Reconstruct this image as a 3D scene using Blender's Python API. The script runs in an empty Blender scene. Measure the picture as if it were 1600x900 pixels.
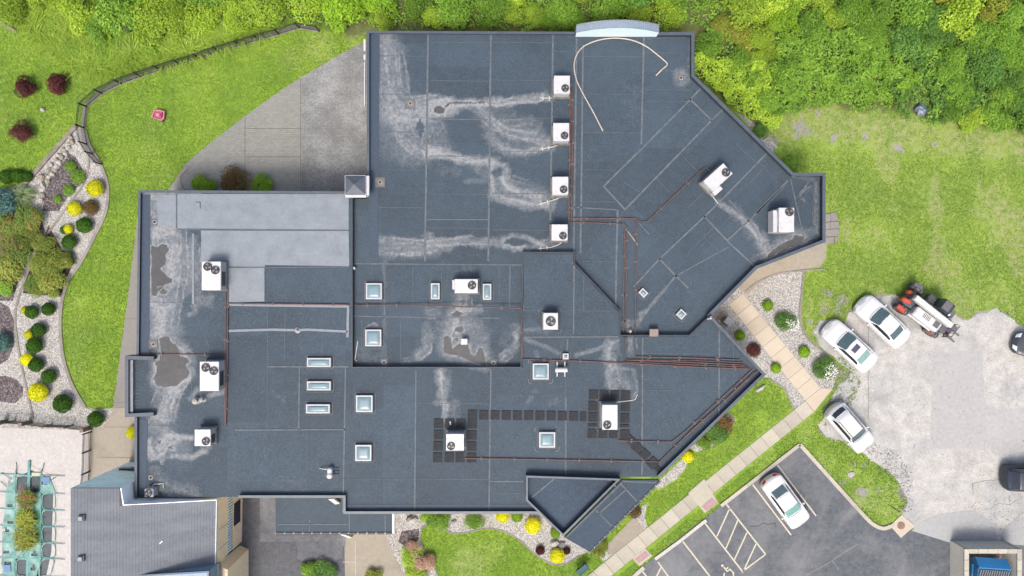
import bpy, bmesh, math, random
import numpy as np
from mathutils import Vector, Matrix, Euler

random.seed(7)
RNG = np.random.default_rng(11)
SC = bpy.context.scene
COL = SC.collection
H = 54.0            # drone height in metres
S = 20.0            # photo pixels per metre on the ground


def P(px, py, z=0.0):
    """survey point: plan position of something seen at photo pixel (px,py) that stands at height z"""
    k = (H - z) / H / S
    return Vector(((px - 800) * k, (450 - py) * k, z))


def L(n, z=0.0):
    return n * (H - z) / H / S


# ------------------------------------------------------------------ camera, sky, sun, exposure
cam_d = bpy.data.cameras.new("camera")
cam = bpy.data.objects.new("camera", cam_d)
COL.objects.link(cam)
cam.location = (0, 0, H)
cam.rotation_euler = (0, 0, 0)
cam_d.sensor_width = 36.0
cam_d.lens = 36.0 * H / 80.0
cam_d.clip_end = 2000
SC.camera = cam
SUN_EL = math.radians(60)
SUN_AZ = Vector((-0.26, -1.0, 0)).normalized()      # horizontal direction towards the sun (south, a little west)
world = bpy.data.worlds.new("World")
SC.world = world
world.use_nodes = True
wn = world.node_tree.nodes
wl = world.node_tree.links
sky = wn.new("ShaderNodeTexSky")
sky.sky_type = 'NISHITA'
sky.sun_disc = False
sky.sun_elevation = SUN_EL
sky.sun_rotation = math.radians(195)
sky.dust_density = 6.0
sky.air_density = 1.0
wl.new(sky.outputs[0], wn["Background"].inputs[0])
wn["Background"].inputs[1].default_value = 0.15
sun_d = bpy.data.lights.new("sun", 'SUN')
sun_d.energy = 1.25
sun_d.angle = math.radians(13.0)
sun_d.color = (1.0, 0.97, 0.915)
sun = bpy.data.objects.new("sun", sun_d)
COL.objects.link(sun)
sdir = Vector((SUN_AZ.x * math.cos(SUN_EL), SUN_AZ.y * math.cos(SUN_EL), math.sin(SUN_EL)))
sun.rotation_euler = (-sdir).to_track_quat('-Z', 'Y').to_euler()
sun.location = (0, -20, 80)
SC.render.engine = 'CYCLES'
SC.view_settings.view_transform = 'Standard'
SC.view_settings.look = 'None'
SC.view_settings.exposure = 1.12
SC.view_settings.gamma = 1.0
SC.view_settings.use_curve_mapping = False
SC.cycles.use_denoising = True
SC.cycles.max_bounces = 6
SC.cycles.transparent_max_bounces = 6


# ------------------------------------------------------------------ helpers: objects
def tag(o, label=None, cat=None, group=None, kind=None):
    if label: o["label"] = label
    if cat: o["category"] = cat
    if group: o["group"] = group
    if kind: o["kind"] = kind
    return o


def thing(name, label, cat, loc=(0, 0, 0), rz=0.0, group=None):
    o = bpy.data.objects.new(name, None)
    o.empty_display_size = 0.2
    COL.objects.link(o)
    o.location = loc
    o.rotation_euler = (0, 0, rz)
    return tag(o, label, cat, group)


def link_mesh(name, me, mat=None, parent=None, loc=None, rz=0.0):
    o = bpy.data.objects.new(name, me)
    COL.objects.link(o)
    if mat is not None and not me.materials:
        me.materials.append(mat)
    if parent: o.parent = parent
    if loc is not None: o.location = loc
    if rz: o.rotation_euler = (0, 0, rz)
    return o


def copy_tree(o, parent=None):
    c = o.copy()
    COL.objects.link(c)
    c.parent = parent
    for ch in list(o.children):
        copy_tree(ch, c)
    return c


def np_mesh(name, V, F, smooth=False):
    """V (n,3), F (m,k) all faces with k corners"""
    me = bpy.data.meshes.new(name)
    V = np.asarray(V, dtype=np.float32)
    F = np.asarray(F, dtype=np.int32)
    n, (m, k) = len(V), F.shape
    me.vertices.add(n)
    me.vertices.foreach_set("co", V.ravel())
    me.loops.add(m * k)
    me.loops.foreach_set("vertex_index", F.ravel())
    me.polygons.add(m)
    me.polygons.foreach_set("loop_start", np.arange(0, m * k, k, dtype=np.int32))
    if smooth:
        me.polygons.foreach_set("use_smooth", np.ones(m, dtype=bool))
    me.update(calc_edges=True)
    me.validate()
    return me


def attr(me, name, data, domain='POINT'):
    a = me.attributes.new(name, 'FLOAT', domain)
    a.data.foreach_set("value", np.asarray(data, dtype=np.float32))


class MB:
    """collects simple shapes into one mesh"""
    def __init__(s):
        s.v = []; s.f = []

    def add(s, vs, fs):
        o = len(s.v)
        s.v += [tuple(v) for v in vs]
        s.f += [tuple(i + o for i in f) for f in fs]
        return s

    def box(s, c, size, rz=0.0, rot=None, bev=0.0):
        hx, hy, hz = size[0] / 2, size[1] / 2, size[2] / 2
        R = rot if rot is not None else Matrix.Rotation(rz, 3, 'Z')
        c = Vector(c)
        if bev > 0:
            b = min(bev, hx * .9, hy * .9, hz * .9)
            rings = []
            for z, ins in ((-hz, 0), (hz - b, 0), (hz, b)):
                x, y = hx - ins, hy - ins
                cb = b if ins == 0 else b * .4
                rings.append([(x - cb, -y, z), (x, -y + cb, z), (x, y - cb, z), (x - cb, y, z), (-x + cb, y, z), (-x, y - cb, z), (-x, -y + cb, z), (-x + cb, -y, z)])
            vs = [c + R @ Vector(p) for r in rings for p in r]
            fs = []
            for k in range(2):
                for i in range(8):
                    j = (i + 1) % 8
                    fs.append((k * 8 + i, k * 8 + j, k * 8 + 8 + j, k * 8 + 8 + i))
            fs.append(tuple(range(16, 24)))
            fs.append(tuple(range(7, -1, -1)))
            return s.add(vs, fs)
        vs = [c + R @ Vector((x * hx, y * hy, z * hz)) for z in (-1, 1) for y in (-1, 1) for x in (-1, 1)]
        return s.add(vs, [(0, 2, 3, 1), (4, 5, 7, 6), (0, 1, 5, 4), (2, 6, 7, 3), (0, 4, 6, 2), (1, 3, 7, 5)])

    def prism(s, pts, z0, z1, cap=True):
        pts = [Vector((p[0], p[1], 0)) for p in pts]
        A = sum(pts[i].x * pts[(i + 1) % len(pts)].y - pts[(i + 1) % len(pts)].x * pts[i].y for i in range(len(pts)))
        if A < 0: pts = pts[::-1]
        n = len(pts)
        vs = [(p.x, p.y, z0) for p in pts] + [(p.x, p.y, z1) for p in pts]
        fs = [(i, (i + 1) % n, n + (i + 1) % n, n + i) for i in range(n)]
        if cap: fs += [tuple(range(n, 2 * n)), tuple(range(n - 1, -1, -1))]
        return s.add(vs, fs)

    def cyl(s, c, r, h, n=16, r2=None, axis='Z'):
        r2 = r if r2 is None else r2
        vs = []
        for k, rr in ((0, r), (1, r2)):
            for i in range(n):
                a = 2 * math.pi * i / n
                p = (rr * math.cos(a), rr * math.sin(a), h * k)
                if axis == 'X': p = (p[2], p[0], p[1])
                if axis == 'Y': p = (p[1], p[2], p[0])
                vs.append((c[0] + p[0], c[1] + p[1], c[2] + p[2]))
        fs = [(i, (i + 1) % n, n + (i + 1) % n, n + i) for i in range(n)]
        fs += [tuple(range(n, 2 * n)), tuple(range(n - 1, -1, -1))]
        return s.add(vs, fs)

    def lathe(s, c, prof, n=20):
        vs = []; m = len(prof)
        for (r, z) in prof:
            for i in range(n):
                a = 2 * math.pi * i / n
                vs.append((c[0] + r * math.cos(a), c[1] + r * math.sin(a), c[2] + z))
        fs = []
        for k in range(m - 1):
            for i in range(n):
                j = (i + 1) % n
                fs.append((k * n + i, k * n + j, k * n + n + j, k * n + n + i))
        fs.append(tuple(range((m - 1) * n, m * n)))
        return s.add(vs, fs)

    def tube(s, pts, r, n=6):
        pts = [Vector(p) for p in pts]
        m = len(pts)
        vs = []
        for k, p in enumerate(pts):
            t = (pts[min(k + 1, m - 1)] - pts[max(k - 1, 0)]).normalized()
            up = Vector((0, 0, 1)) if abs(t.z) < .9 else Vector((1, 0, 0))
            a = t.cross(up).normalized(); b = a.cross(t)
            rr = r[k] if isinstance(r, (list, tuple)) else r
            for i in range(n):
                an = 2 * math.pi * i / n
                vs.append(p + (a * math.cos(an) + b * math.sin(an)) * rr)
        fs = []
        for k in range(m - 1):
            for i in range(n):
                j = (i + 1) % n
                fs.append((k * n + i, k * n + j, k * n + n + j, k * n + n + i))
        fs += [tuple(range(n - 1, -1, -1)), tuple(range((m - 1) * n, m * n))]
        return s.add(vs, fs)

    def strip(s, pts, w, z0, z1, side=0, closed=False):
        """box-section band along a plan polyline; side 0 centred, +1 to the left of travel, -1 to the right"""
        pts = [Vector((p[0], p[1])) for p in pts]
        m = len(pts)
        a = w / 2 if side == 0 else (w if side > 0 else 0.0)
        b = -w / 2 if side == 0 else (0.0 if side > 0 else -w)
        rows = []
        for k in range(m):
            if closed:
                d0 = (pts[k] - pts[k - 1]).normalized(); d1 = (pts[(k + 1) % m] - pts[k]).normalized()
            else:
                d0 = (pts[k] - pts[k - 1]).normalized() if k > 0 else (pts[1] - pts[0]).normalized()
                d1 = (pts[k + 1] - pts[k]).normalized() if k < m - 1 else d0
            n0 = Vector((-d0.y, d0.x)); n1 = Vector((-d1.y, d1.x))
            mv = (n0 + n1)
            mv = mv / max(mv.length_squared, 0.25) * 2 if mv.length > 1e-6 else n0
            rows.append((pts[k] + mv * a, pts[k] + mv * b))
        vs = []
        for (l, r) in rows:
            vs += [(l.x, l.y, z0), (r.x, r.y, z0), (r.x, r.y, z1), (l.x, l.y, z1)]
        fs = []
        rng = range(m) if closed else range(m - 1)
        for k in rng:
            o = 4 * k; q = 4 * ((k + 1) % m)
            for i in range(4):
                j = (i + 1) % 4
                fs.append((o + i, q + i, q + j, o + j))
        if not closed:
            fs += [(0, 1, 2, 3), (4 * m - 1, 4 * m - 2, 4 * m - 3, 4 * m - 4)]
        return s.add(vs, fs)

    def sheet(s, pts, z):
        pts = [Vector((p[0], p[1], 0)) for p in pts]
        A = sum(pts[i].x * pts[(i + 1) % len(pts)].y - pts[(i + 1) % len(pts)].x * pts[i].y for i in range(len(pts)))
        if A < 0: pts = pts[::-1]
        return s.add([(p.x, p.y, z) for p in pts], [tuple(range(len(pts)))])

    def mesh(s, name, smooth=False):
        me = bpy.data.meshes.new(name)
        me.from_pydata(s.v, [], s.f)
        bm = bmesh.new(); bm.from_mesh(me)
        bmesh.ops.recalc_face_normals(bm, faces=bm.faces)
        if any(len(f.verts) > 12 for f in bm.faces):
            bmesh.ops.triangulate(bm, faces=[f for f in bm.faces if len(f.verts) > 12])
        bm.to_mesh(me); bm.free()
        if smooth:
            for p in me.polygons: p.use_smooth = True
        return me

    def build(s, name, mat, parent=None, loc=None, rz=0.0, smooth=False):
        return link_mesh(name, s.mesh(name, smooth), mat, parent, loc, rz)


def spline(pts, n=8, closed=False):
    """Catmull-Rom through 2-D points"""
    pts = [Vector(p) for p in pts]
    out = []
    m = len(pts)
    for i in range(m if closed else m - 1):
        if closed:
            p0, p1, p2, p3 = pts[i - 1], pts[i], pts[(i + 1) % m], pts[(i + 2) % m]
        else:
            p0 = pts[max(i - 1, 0)]; p1 = pts[i]; p2 = pts[i + 1]; p3 = pts[min(i + 2, m - 1)]
        for k in range(n):
            t = k / n
            out.append(0.5 * ((2 * p1) + (p2 - p0) * t + (2 * p0 - 5 * p1 + 4 * p2 - p3) * t * t + (3 * p1 - p0 - 3 * p2 + p3) * t ** 3))
    if not closed: out.append(pts[-1])
    return out


def PP(pts, z=0.0):
    return [P(p[0], p[1], z) for p in pts]


# ------------------------------------------------------------------ helpers: numpy noise and plan masks
def _hash(ix, iy, seed):
    h = (ix.astype(np.int64) * 374761393 + iy.astype(np.int64) * 668265263 + seed * 974634777) & 0x7fffffff
    h = ((h ^ (h >> 13)) * 1274126177) & 0x7fffffff
    return ((h ^ (h >> 16)) & 0xffff) / 65535.0


def vnoise(x, y, seed=0):
    ix = np.floor(x); iy = np.floor(y)
    fx = x - ix; fy = y - iy
    fx = fx * fx * (3 - 2 * fx); fy = fy * fy * (3 - 2 * fy)
    a = _hash(ix, iy, seed); b = _hash(ix + 1, iy, seed); c = _hash(ix, iy + 1, seed); d = _hash(ix + 1, iy + 1, seed)
    return a + (b - a) * fx + (c - a) * fy + (a - b - c + d) * fx * fy


def fbm(x, y, seed=0, oct=4):
    s = 0; a = .5; t = 0
    for i in range(oct):
        s = s + a * vnoise(x * 2 ** i, y * 2 ** i, seed + i * 17); t += a; a *= .5
    return s / t


def inpoly(poly, X, Y):
    ins = np.zeros(X.shape, dtype=bool)
    n = len(poly)
    for i in range(n):
        x0, y0 = poly[i][0], poly[i][1]; x1, y1 = poly[(i + 1) % n][0], poly[(i + 1) % n][1]
        if y0 == y1: continue
        c = ((y0 > Y) != (y1 > Y))
        ins ^= c & (X < (x1 - x0) * (Y - y0) / (y1 - y0) + x0)
    return ins


def dist_line(pts, X, Y):
    d = np.full(X.shape, 1e9)
    for i in range(len(pts) - 1):
        x0, y0 = pts[i]; x1, y1 = pts[i + 1]
        dx, dy = x1 - x0, y1 - y0
        t = np.clip(((X - x0) * dx + (Y - y0) * dy) / max(dx * dx + dy * dy, 1e-9), 0, 1)
        d = np.minimum(d, np.hypot(X - x0 - t * dx, Y - y0 - t * dy))
    return d


def poly_sd(poly, X, Y):
    d = dist_line(list(poly) + [poly[0]], X, Y)
    return np.where(inpoly(poly, X, Y), -d, d)


def sstep(a, b, x):
    t = np.clip((x - a) / (b - a), 0, 1)
    return t * t * (3 - 2 * t)


# ------------------------------------------------------------------ helpers: materials
MATS = {}


class NT:
    def __init__(s, name):
        s.m = bpy.data.materials.new(name)
        s.m.use_nodes = True
        s.n = s.m.node_tree.nodes; s.l = s.m.node_tree.links
        s.b = s.n["Principled BSDF"]
        s.out = s.n["Material Output"]
        s.tc = s.n.new("ShaderNodeTexCoord")

    def link(s, a, b): s.l.new(a, b)

    def noise(s, scale, detail=4, rough=.55, vec=None, dist=0.0):
        t = s.n.new("ShaderNodeTexNoise")
        t.inputs["Scale"].default_value = scale; t.inputs["Detail"].default_value = detail
        t.inputs["Roughness"].default_value = rough; t.inputs["Distortion"].default_value = dist
        s.link(vec or s.tc.outputs["Object"], t.inputs["Vector"])
        return t.outputs["Fac"]

    def voro(s, scale, feature='F1', vec=None):
        t = s.n.new("ShaderNodeTexVoronoi"); t.feature = feature
        t.inputs["Scale"].default_value = scale
        s.link(vec or s.tc.outputs["Object"], t.inputs["Vector"])
        return t

    def mapping(s, scale=(1, 1, 1), rot=(0, 0, 0)):
        m = s.n.new("ShaderNodeMapping")
        m.inputs["Scale"].default_value = scale; m.inputs["Rotation"].default_value = rot
        s.link(s.tc.outputs["Object"], m.inputs["Vector"])
        return m.outputs[0]

    def attr(s, name):
        a = s.n.new("ShaderNodeAttribute"); a.attribute_name = name
        return a.outputs["Fac"]

    def math(s, op, a, b=None, c=None, clamp=False):
        m = s.n.new("ShaderNodeMath"); m.operation = op; m.use_clamp = clamp
        for i, v in enumerate((a, b, c)):
            if v is None: continue
            if isinstance(v, (int, float)): m.inputs[i].default_value = v
            else: s.link(v, m.inputs[i])
        return m.outputs[0]

    def ramp(s, fac, stops):
        r = s.n.new("ShaderNodeValToRGB")
        e = r.color_ramp.elements
        while len(e) < len(stops): e.new(0.5)
        for i, (p, c) in enumerate(stops):
            e[i].position = p
            e[i].color = (c[0], c[1], c[2], 1) if not isinstance(c, (int, float)) else (c, c, c, 1)
        s.link(fac, r.inputs[0])
        return r.outputs[0]

    def mix(s, fac, a, b, mode='MIX'):
        m = s.n.new("ShaderNodeMix"); m.data_type = 'RGBA'; m.blend_type = mode
        for i, v in ((0, fac), (6, a), (7, b)):
            if isinstance(v, (int, float)): m.inputs[i].default_value = v
            elif isinstance(v, tuple): m.inputs[i].default_value = (v[0], v[1], v[2], 1)
            else: s.link(v, m.inputs[i])
        return m.outputs[2]

    def map(s, v, a, b, c=0.0, d=1.0):
        m = s.n.new("ShaderNodeMapRange")
        m.inputs[1].default_value = a; m.inputs[2].default_value = b; m.inputs[3].default_value = c; m.inputs[4].default_value = d
        s.link(v, m.inputs[0])
        return m.outputs[0]

    def bump(s, h, strength=.3, dist=.02):
        b = s.n.new("ShaderNodeBump")
        b.inputs["Strength"].default_value = strength; b.inputs["Distance"].default_value = dist
        s.link(h, b.inputs["Height"]); s.link(b.outputs[0], s.b.inputs["Normal"])

    def done(s, color=None, rough=.8, metal=0.0, spec=None):
        if color is not None:
            if isinstance(color, tuple): s.b.inputs["Base Color"].default_value = (color[0], color[1], color[2], 1)
            else: s.link(color, s.b.inputs["Base Color"])
        if isinstance(rough, (int, float)): s.b.inputs["Roughness"].default_value = rough
        else: s.link(rough, s.b.inputs["Roughness"])
        s.b.inputs["Metallic"].default_value = metal
        if spec is not None: s.b.inputs["Specular IOR Level"].default_value = spec
        MATS[s.m.name] = s.m
        return s.m


def simple(name, c, rough=.6, var=.18, scale=6.0, bump=0.0, bscale=40.0, metal=0.0, spec=None, dirt=None, dirt_scale=1.5):
    t = NT(name)
    n = t.noise(scale, 5)
    lo = tuple(x * (1 - var) for x in c); hi = tuple(min(1, x * (1 + var)) for x in c)
    col = t.ramp(n, [(.3, lo), (.7, hi)])
    if dirt:
        d = t.ramp(t.noise(dirt_scale, 6, .65), [(.52, 0.0), (.72, 1.0)])
        col = t.mix(t.math('MULTIPLY', d, .55), col, dirt)
    if bump: t.bump(t.noise(bscale, 4), bump, .01)
    return t.done(col, rough, metal, spec)


def leaf_mat(name, c, c2, c3=None, trans=.3, rough=.55):
    """foliage: colour varies per leaf (var) and per plant"""
    t = NT(name)
    v = t.attr("var")
    oi = t.n.new("ShaderNodeObjectInfo")
    stops = [(0.0, c), (.6, c2)] + ([(1.0, c3)] if c3 else [(1.0, tuple(min(1, x * 1.25) for x in c2))])
    col = t.ramp(v, stops)
    k = t.map(oi.outputs["Random"], 0, 1, .78, 1.18)
    hsv = t.n.new("ShaderNodeHueSaturation")
    t.link(k, hsv.inputs["Value"]); t.link(col, hsv.inputs["Color"])
    t.link(hsv.outputs[0], t.b.inputs["Base Color"])
    t.b.inputs["Roughness"].default_value = rough
    t.b.inputs["Specular IOR Level"].default_value = .25
    tr = t.n.new("ShaderNodeBsdfTranslucent")
    t.link(hsv.outputs[0], tr.inputs["Color"])
    mx = t.n.new("ShaderNodeMixShader"); mx.inputs[0].default_value = trans
    t.link(t.b.outputs[0], mx.inputs[1]); t.link(tr.outputs[0], mx.inputs[2])
    t.link(mx.outputs[0], t.out.inputs["Surface"])
    MATS[name] = t.m
    return t.m

# ------------------------------------------------------------------ surface materials
def m_ground():
    t = NT("lawn_ground")
    n1 = t.noise(.35, 5); n2 = t.noise(2.2, 5, .65); n3 = t.noise(13, 3, .7)
    mixn = t.math('ADD', t.math('MULTIPLY', n2, .55), t.math('MULTIPLY', n3, .45))
    g = t.ramp(mixn, [(.30, (.06, .11, .015)), (.5, (.11, .19, .022)), (.72, (.18, .27, .04))])
    g = t.mix(t.math('MULTIPLY', t.map(n1, .4, .62), .6), g, (.185, .27, .028))
    dryc = t.ramp(mixn, [(.32, (.12, .135, .05)), (.55, (.2, .2, .095)), (.75, (.29, .265, .16))])
    dry = t.math('MULTIPLY', t.attr("dry"), t.map(t.math('ADD', t.math('MULTIPLY', n2, .6), t.math('MULTIPLY', n3, .4)), .36, .62), clamp=True)
    col = t.mix(dry, g, dryc)
    soil = t.ramp(mixn, [(.35, (.045, .06, .018)), (.7, (.12, .13, .05))])
    col = t.mix(t.attr("soil"), col, soil)
    wh = t.map(t.math('ADD', t.attr("stone"), t.math('MULTIPLY', t.math('SUBTRACT', mixn, .5), 1.6)), .5, .62)
    whc = t.ramp(n3, [(.35, (.145, .14, .115)), (.7, (.24, .23, .205))])
    col = t.mix(wh, col, whc)
    t.bump(t.math('ADD', n3, n2), .5, .04)
    return t.done(col, .9, spec=.15)


def m_roof(name="roof_membrane", base=(.0262, .0395, .053)):
    t = NT(name)
    n1 = t.noise(.22, 4); n2 = t.noise(2.2, 6, .7); n3 = t.noise(8.5, 4, .85)
    sp = t.noise(1.3, 3, .5)
    b1 = tuple(x * .58 for x in base); b2 = tuple(x * 1.45 for x in base)
    mm = t.math('ADD', t.math('MULTIPLY', n2, .28), t.math('MULTIPLY', n3, .72))
    col = t.ramp(mm, [(.36, b1), (.64, b2)])
    col = t.mix(t.math('MULTIPLY', t.map(n1, .4, .62), .35), col, tuple(x * 1.4 for x in base))
    tn = t.n.new('ShaderNodeHueSaturation'); t.link(t.map(t.attr('tone'), -1, 1, .9, 1.1), tn.inputs['Value']); t.link(col, tn.inputs['Color']); col = tn.outputs[0]
    # pale grit specks
    spk = t.math('MULTIPLY', t.map(n3, .6, .72), t.map(sp, .45, .62), clamp=True)
    col = t.mix(t.math('MULTIPLY', spk, .55), col, (.12, .135, .15))
    st = t.attr("stain")
    br = t.math('ADD', st, t.math('MULTIPLY', t.math('SUBTRACT', mm, .5), .7))
    wisp = t.noise(1.7, 7, .72, dist=1.6)
    wr = t.math('MULTIPLY', t.map(t.math('ABSOLUTE', t.math('SUBTRACT', wisp, .5)), .0, .13, 1.15, .55), t.map(br, .1, 1.05))
    stm = t.math('MULTIPLY', wr, 1.0, clamp=True)
    col = t.mix(stm, col, (.185, .191, .195))
    pd = t.map(t.math('ADD', t.attr("pond"), t.math('MULTIPLY', t.math('SUBTRACT', n2, .5), .25)), .46, .54)
    pcol = t.ramp(n2, [(.35, (.038, .0385, .0395)), (.65, (.053, .053, .053))])
    col = t.mix(pd, col, pcol)
    rim = t.map(t.math('ADD', t.attr("rim"), t.math('MULTIPLY', t.math('SUBTRACT', n3, .5), .8)), .35, .8)
    col = t.mix(t.math('MULTIPLY', rim, .7), col, (.21, .208, .2))
    rough = t.map(pd, 0, 1, .72, .5)
    wav = t.noise(1.1, 3, .5)
    t.bump(t.math('ADD', t.math('MULTIPLY', n3, .35), wav), .22, .02)
    return t.done(col, rough, spec=.3)


def m_gravel(name, c, dark, light, scale=14.0):
    t = NT(name)
    v = t.voro(scale)
    n = t.noise(.8, 5)
    sep = t.n.new("ShaderNodeSeparateColor"); t.link(v.outputs["Color"], sep.inputs[0])
    col = t.ramp(sep.outputs[0], [(0.0, dark), (.45, c), (1.0, light)])
    edge = t.map(v.outputs["Distance"], .35, .8, 0, 1)
    col = t.mix(t.math('MULTIPLY', edge, .6), col, tuple(x * .35 for x in c))
    col = t.mix(t.math('MULTIPLY', t.map(n, .5, .75), .35), col, tuple(x * .8 for x in c))
    t.bump(t.math('SUBTRACT', 1.0, v.outputs["Distance"]), .8, .04)
    return t.done(col, .85, spec=.2)


def m_asphalt(name, base=.045, warm=1.0, speck=.5, patch=.35):
    t = NT(name)
    n1 = t.noise(.28, 6, .6, dist=.6); n2 = t.noise(2.6, 5, .65); n3 = t.noise(9, 4, .85)
    c = (base * .95 * warm, base * 1.0, base * 1.12)
    mm = t.math('ADD', t.math('MULTIPLY', n2, .45), t.math('MULTIPLY', n3, .55))
    col = t.ramp(mm, [(.36, tuple(x * .7 for x in c)), (.62, tuple(x * 1.45 for x in c))])
    col = t.mix(t.math('MULTIPLY', t.map(n1, .42, .7), patch), col, (base * 2.6, base * 2.6, base * 2.6))
    # scuffs: stretched noise
    sv = t.mapping((1.2, 9, 1), (0, 0, .9))
    sc = t.noise(2.0, 5, .7, vec=sv)
    col = t.mix(t.math('MULTIPLY', t.map(sc, .58, .75), .28), col, (.15, .15, .15))
    spk = t.map(n3, .63, .74)
    col = t.mix(t.math('MULTIPLY', spk, speck), col, (.28, .28, .27))
    t.bump(n3, .4, .01)
    return t.done(col, .85, spec=.25)


def m_concrete(name, c, var=.2, stain=(.2, .19, .17), amt=.35, bump=.2):
    t = NT(name)
    n1 = t.noise(.5, 6, .62); n2 = t.noise(3.5, 6, .7); n3 = t.noise(11, 4, .8)
    mm = t.math('ADD', t.math('MULTIPLY', n2, .55), t.math('MULTIPLY', n3, .45))
    col = t.ramp(mm, [(.34, tuple(x * (1 - var) for x in c)), (.66, tuple(min(1, x * (1 + var)) for x in c))])
    col = t.mix(t.math('MULTIPLY', t.map(n1, .48, .72), amt), col, stain)
    oi = t.n.new("ShaderNodeObjectInfo")
    hsv = t.n.new("ShaderNodeHueSaturation")
    t.link(t.map(oi.outputs["Random"], 0, 1, .9, 1.08), hsv.inputs["Value"]); t.link(col, hsv.inputs["Color"])
    t.bump(n3, bump, .01)
    return t.done(hsv.outputs[0], .85, spec=.25)


def m_lot():
    t = NT("worn_lot_concrete")
    n1 = t.noise(.16, 6, .6, dist=.8); n2 = t.noise(1.2, 6, .7); n3 = t.noise(8, 4, .85)
    nb = t.noise(.33, 5, .6)
    mm = t.math('ADD', t.math('MULTIPLY', n2, .45), t.math('MULTIPLY', n3, .55))
    grey = t.ramp(mm, [(.36, (.165, .168, .164)), (.5, (.24, .243, .237)), (.64, (.305, .308, .3))])
    beige = t.ramp(mm, [(.36, (.19, .181, .165)), (.5, (.285, .277, .259)), (.64, (.37, .363, .343))])
    col = t.mix(t.map(n1, .44, .56), grey, beige)
    col = t.mix(t.math('MULTIPLY', t.map(nb, .55, .75), .5), col, (.155, .146, .134))
    # pebbles
    v = t.voro(7.0)
    peb = t.math('MULTIPLY', t.map(v.outputs["Distance"], .13, .06), t.map(n2, .52, .66), clamp=True)
    col = t.mix(t.math('MULTIPLY', peb, .7), col, (.09, .085, .08))
    # hairline cracks
    ck = t.voro(.17, 'DISTANCE_TO_EDGE', vec=None)
    wv = t.n.new("ShaderNodeVectorMath"); wv.operation = 'ADD'
    nn = t.n.new("ShaderNodeTexNoise"); nn.inputs["Scale"].default_value = 1.3; nn.inputs["Detail"].default_value = 6
    t.link(t.tc.outputs["Object"], nn.inputs["Vector"])
    t.link(t.tc.outputs["Object"], wv.inputs[0]); t.link(nn.outputs["Color"], wv.inputs[1])
    t.link(wv.outputs[0], ck.inputs["Vector"])
    crk = t.math('MULTIPLY', t.map(ck.outputs["Distance"], .007, .002), t.map(n2, .42, .55), clamp=True)
    col = t.mix(t.math('MULTIPLY', crk, .28), col, (.08, .08, .075))
    t.bump(mm, .35, .015)
    return t.done(col, .9, spec=.2)


def m_paver(name, c, rot=0.0, sx=1.0, pale=(.3, .29, .27), amt=.4, brick=.15):
    t = NT(name)
    b = t.n.new("ShaderNodeTexBrick")
    b.inputs["Scale"].default_value = 1.0
    b.inputs["Brick Width"].default_value = brick * 2; b.inputs["Row Height"].default_value = brick
    b.inputs["Mortar Size"].default_value = .018; b.inputs["Mortar Smooth"].default_value = .3
    b.inputs["Color1"].default_value = (c[0] * .88, c[1] * .88, c[2] * .88, 1)
    b.inputs["Color2"].default_value = (c[0] * 1.1, c[1] * 1.1, c[2] * 1.1, 1)
    b.inputs["Mortar"].default_value = (c[0] * .76, c[1] * .76, c[2] * .76, 1)
    t.link(t.mapping((1, 1, 1), (0, 0, rot)), b.inputs["Vector"])
    n1 = t.noise(.45, 6, .65); n2 = t.noise(5, 6, .75); n3 = t.noise(9, 4, .85)
    mm = t.math('ADD', t.math('MULTIPLY', n1, .45), t.math('MULTIPLY', n3, .55))
    col = t.mix(t.math('MULTIPLY', t.map(mm, .46, .62), amt), b.outputs["Color"], pale)
    col = t.mix(t.math('MULTIPLY', t.map(n2, .5, .7), .3), col, tuple(x * .6 for x in c))
    t.bump(b.outputs["Fac"], -.35, .01)
    return t.done(col, .85, spec=.2)


M_GROUND = m_ground()
M_ROOF = m_roof()
M_ROOF2 = m_roof("canopy_membrane", (.021, .035, .053))
M_GRAV = m_gravel("white_gravel", (.285, .276, .255), (.15, .142, .128), (.43, .42, .395), 15)
M_LAVA = m_gravel("lava_rock_mulch", (.085, .07, .072), (.03, .023, .025), (.17, .145, .145), 11)
M_MULCH = m_gravel("dark_bark_mulch", (.05, .035, .028), (.02, .014, .012), (.1, .075, .06), 11)
M_ASPH = m_asphalt("parking_asphalt", .066, .96, .55, .6)
M_OLDASPH = m_asphalt("old_speckled_asphalt", .055, 1.0, .9, .18)
M_OLDASPH2 = m_asphalt("worn_pale_asphalt", .075, 1.02, .9, .5)
M_LOT = m_lot()
M_WALK = m_concrete("sidewalk_concrete", (.275, .256, .208), .12, (.205, .192, .158), .5)
M_WALKTAN = m_concrete("tan_walk_concrete", (.33, .284, .222), .07, (.3, .267, .213), .35)
M_PATCH = m_concrete("beige_entry_concrete", (.205, .182, .145), .14, (.125, .114, .095), .5)
M_GREYWALK = m_concrete("grey_walk_concrete", (.155, .147, .136), .12, (.115, .108, .1), .4)
M_EDGE = m_concrete("edging_concrete", (.17, .157, .138), .2, (.1, .092, .08), .5)
M_KERB = m_concrete("kerb_concrete", (.285, .268, .22), .14, (.15, .136, .115), .4)
M_PATIO = m_concrete("pool_patio_concrete", (.335, .318, .3), .2, (.265, .248, .236), .5)
M_PAVE1 = m_paver("patio_pavers", (.165, .166, .15), 0, 1, (.195, .195, .178), .4)
M_PAVE2 = m_paver("stained_pavers", (.125, .127, .125), 0, 1, (.265, .27, .265), .7)
M_WHITEPAINT = simple("worn_white_paint", (.34, .31, .235), .7, .16, 9, dirt=(.2, .185, .15), dirt_scale=5)
M_CURBPAINT = simple("kerb_stop_white", (.32, .3, .265), .7, .14, 6, dirt=(.2, .19, .17), dirt_scale=4)
M_PINK = simple("tactile_pink", (.235, .145, .145), .8, .15, 8, dirt=(.24, .2, .18), dirt_scale=4)

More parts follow.
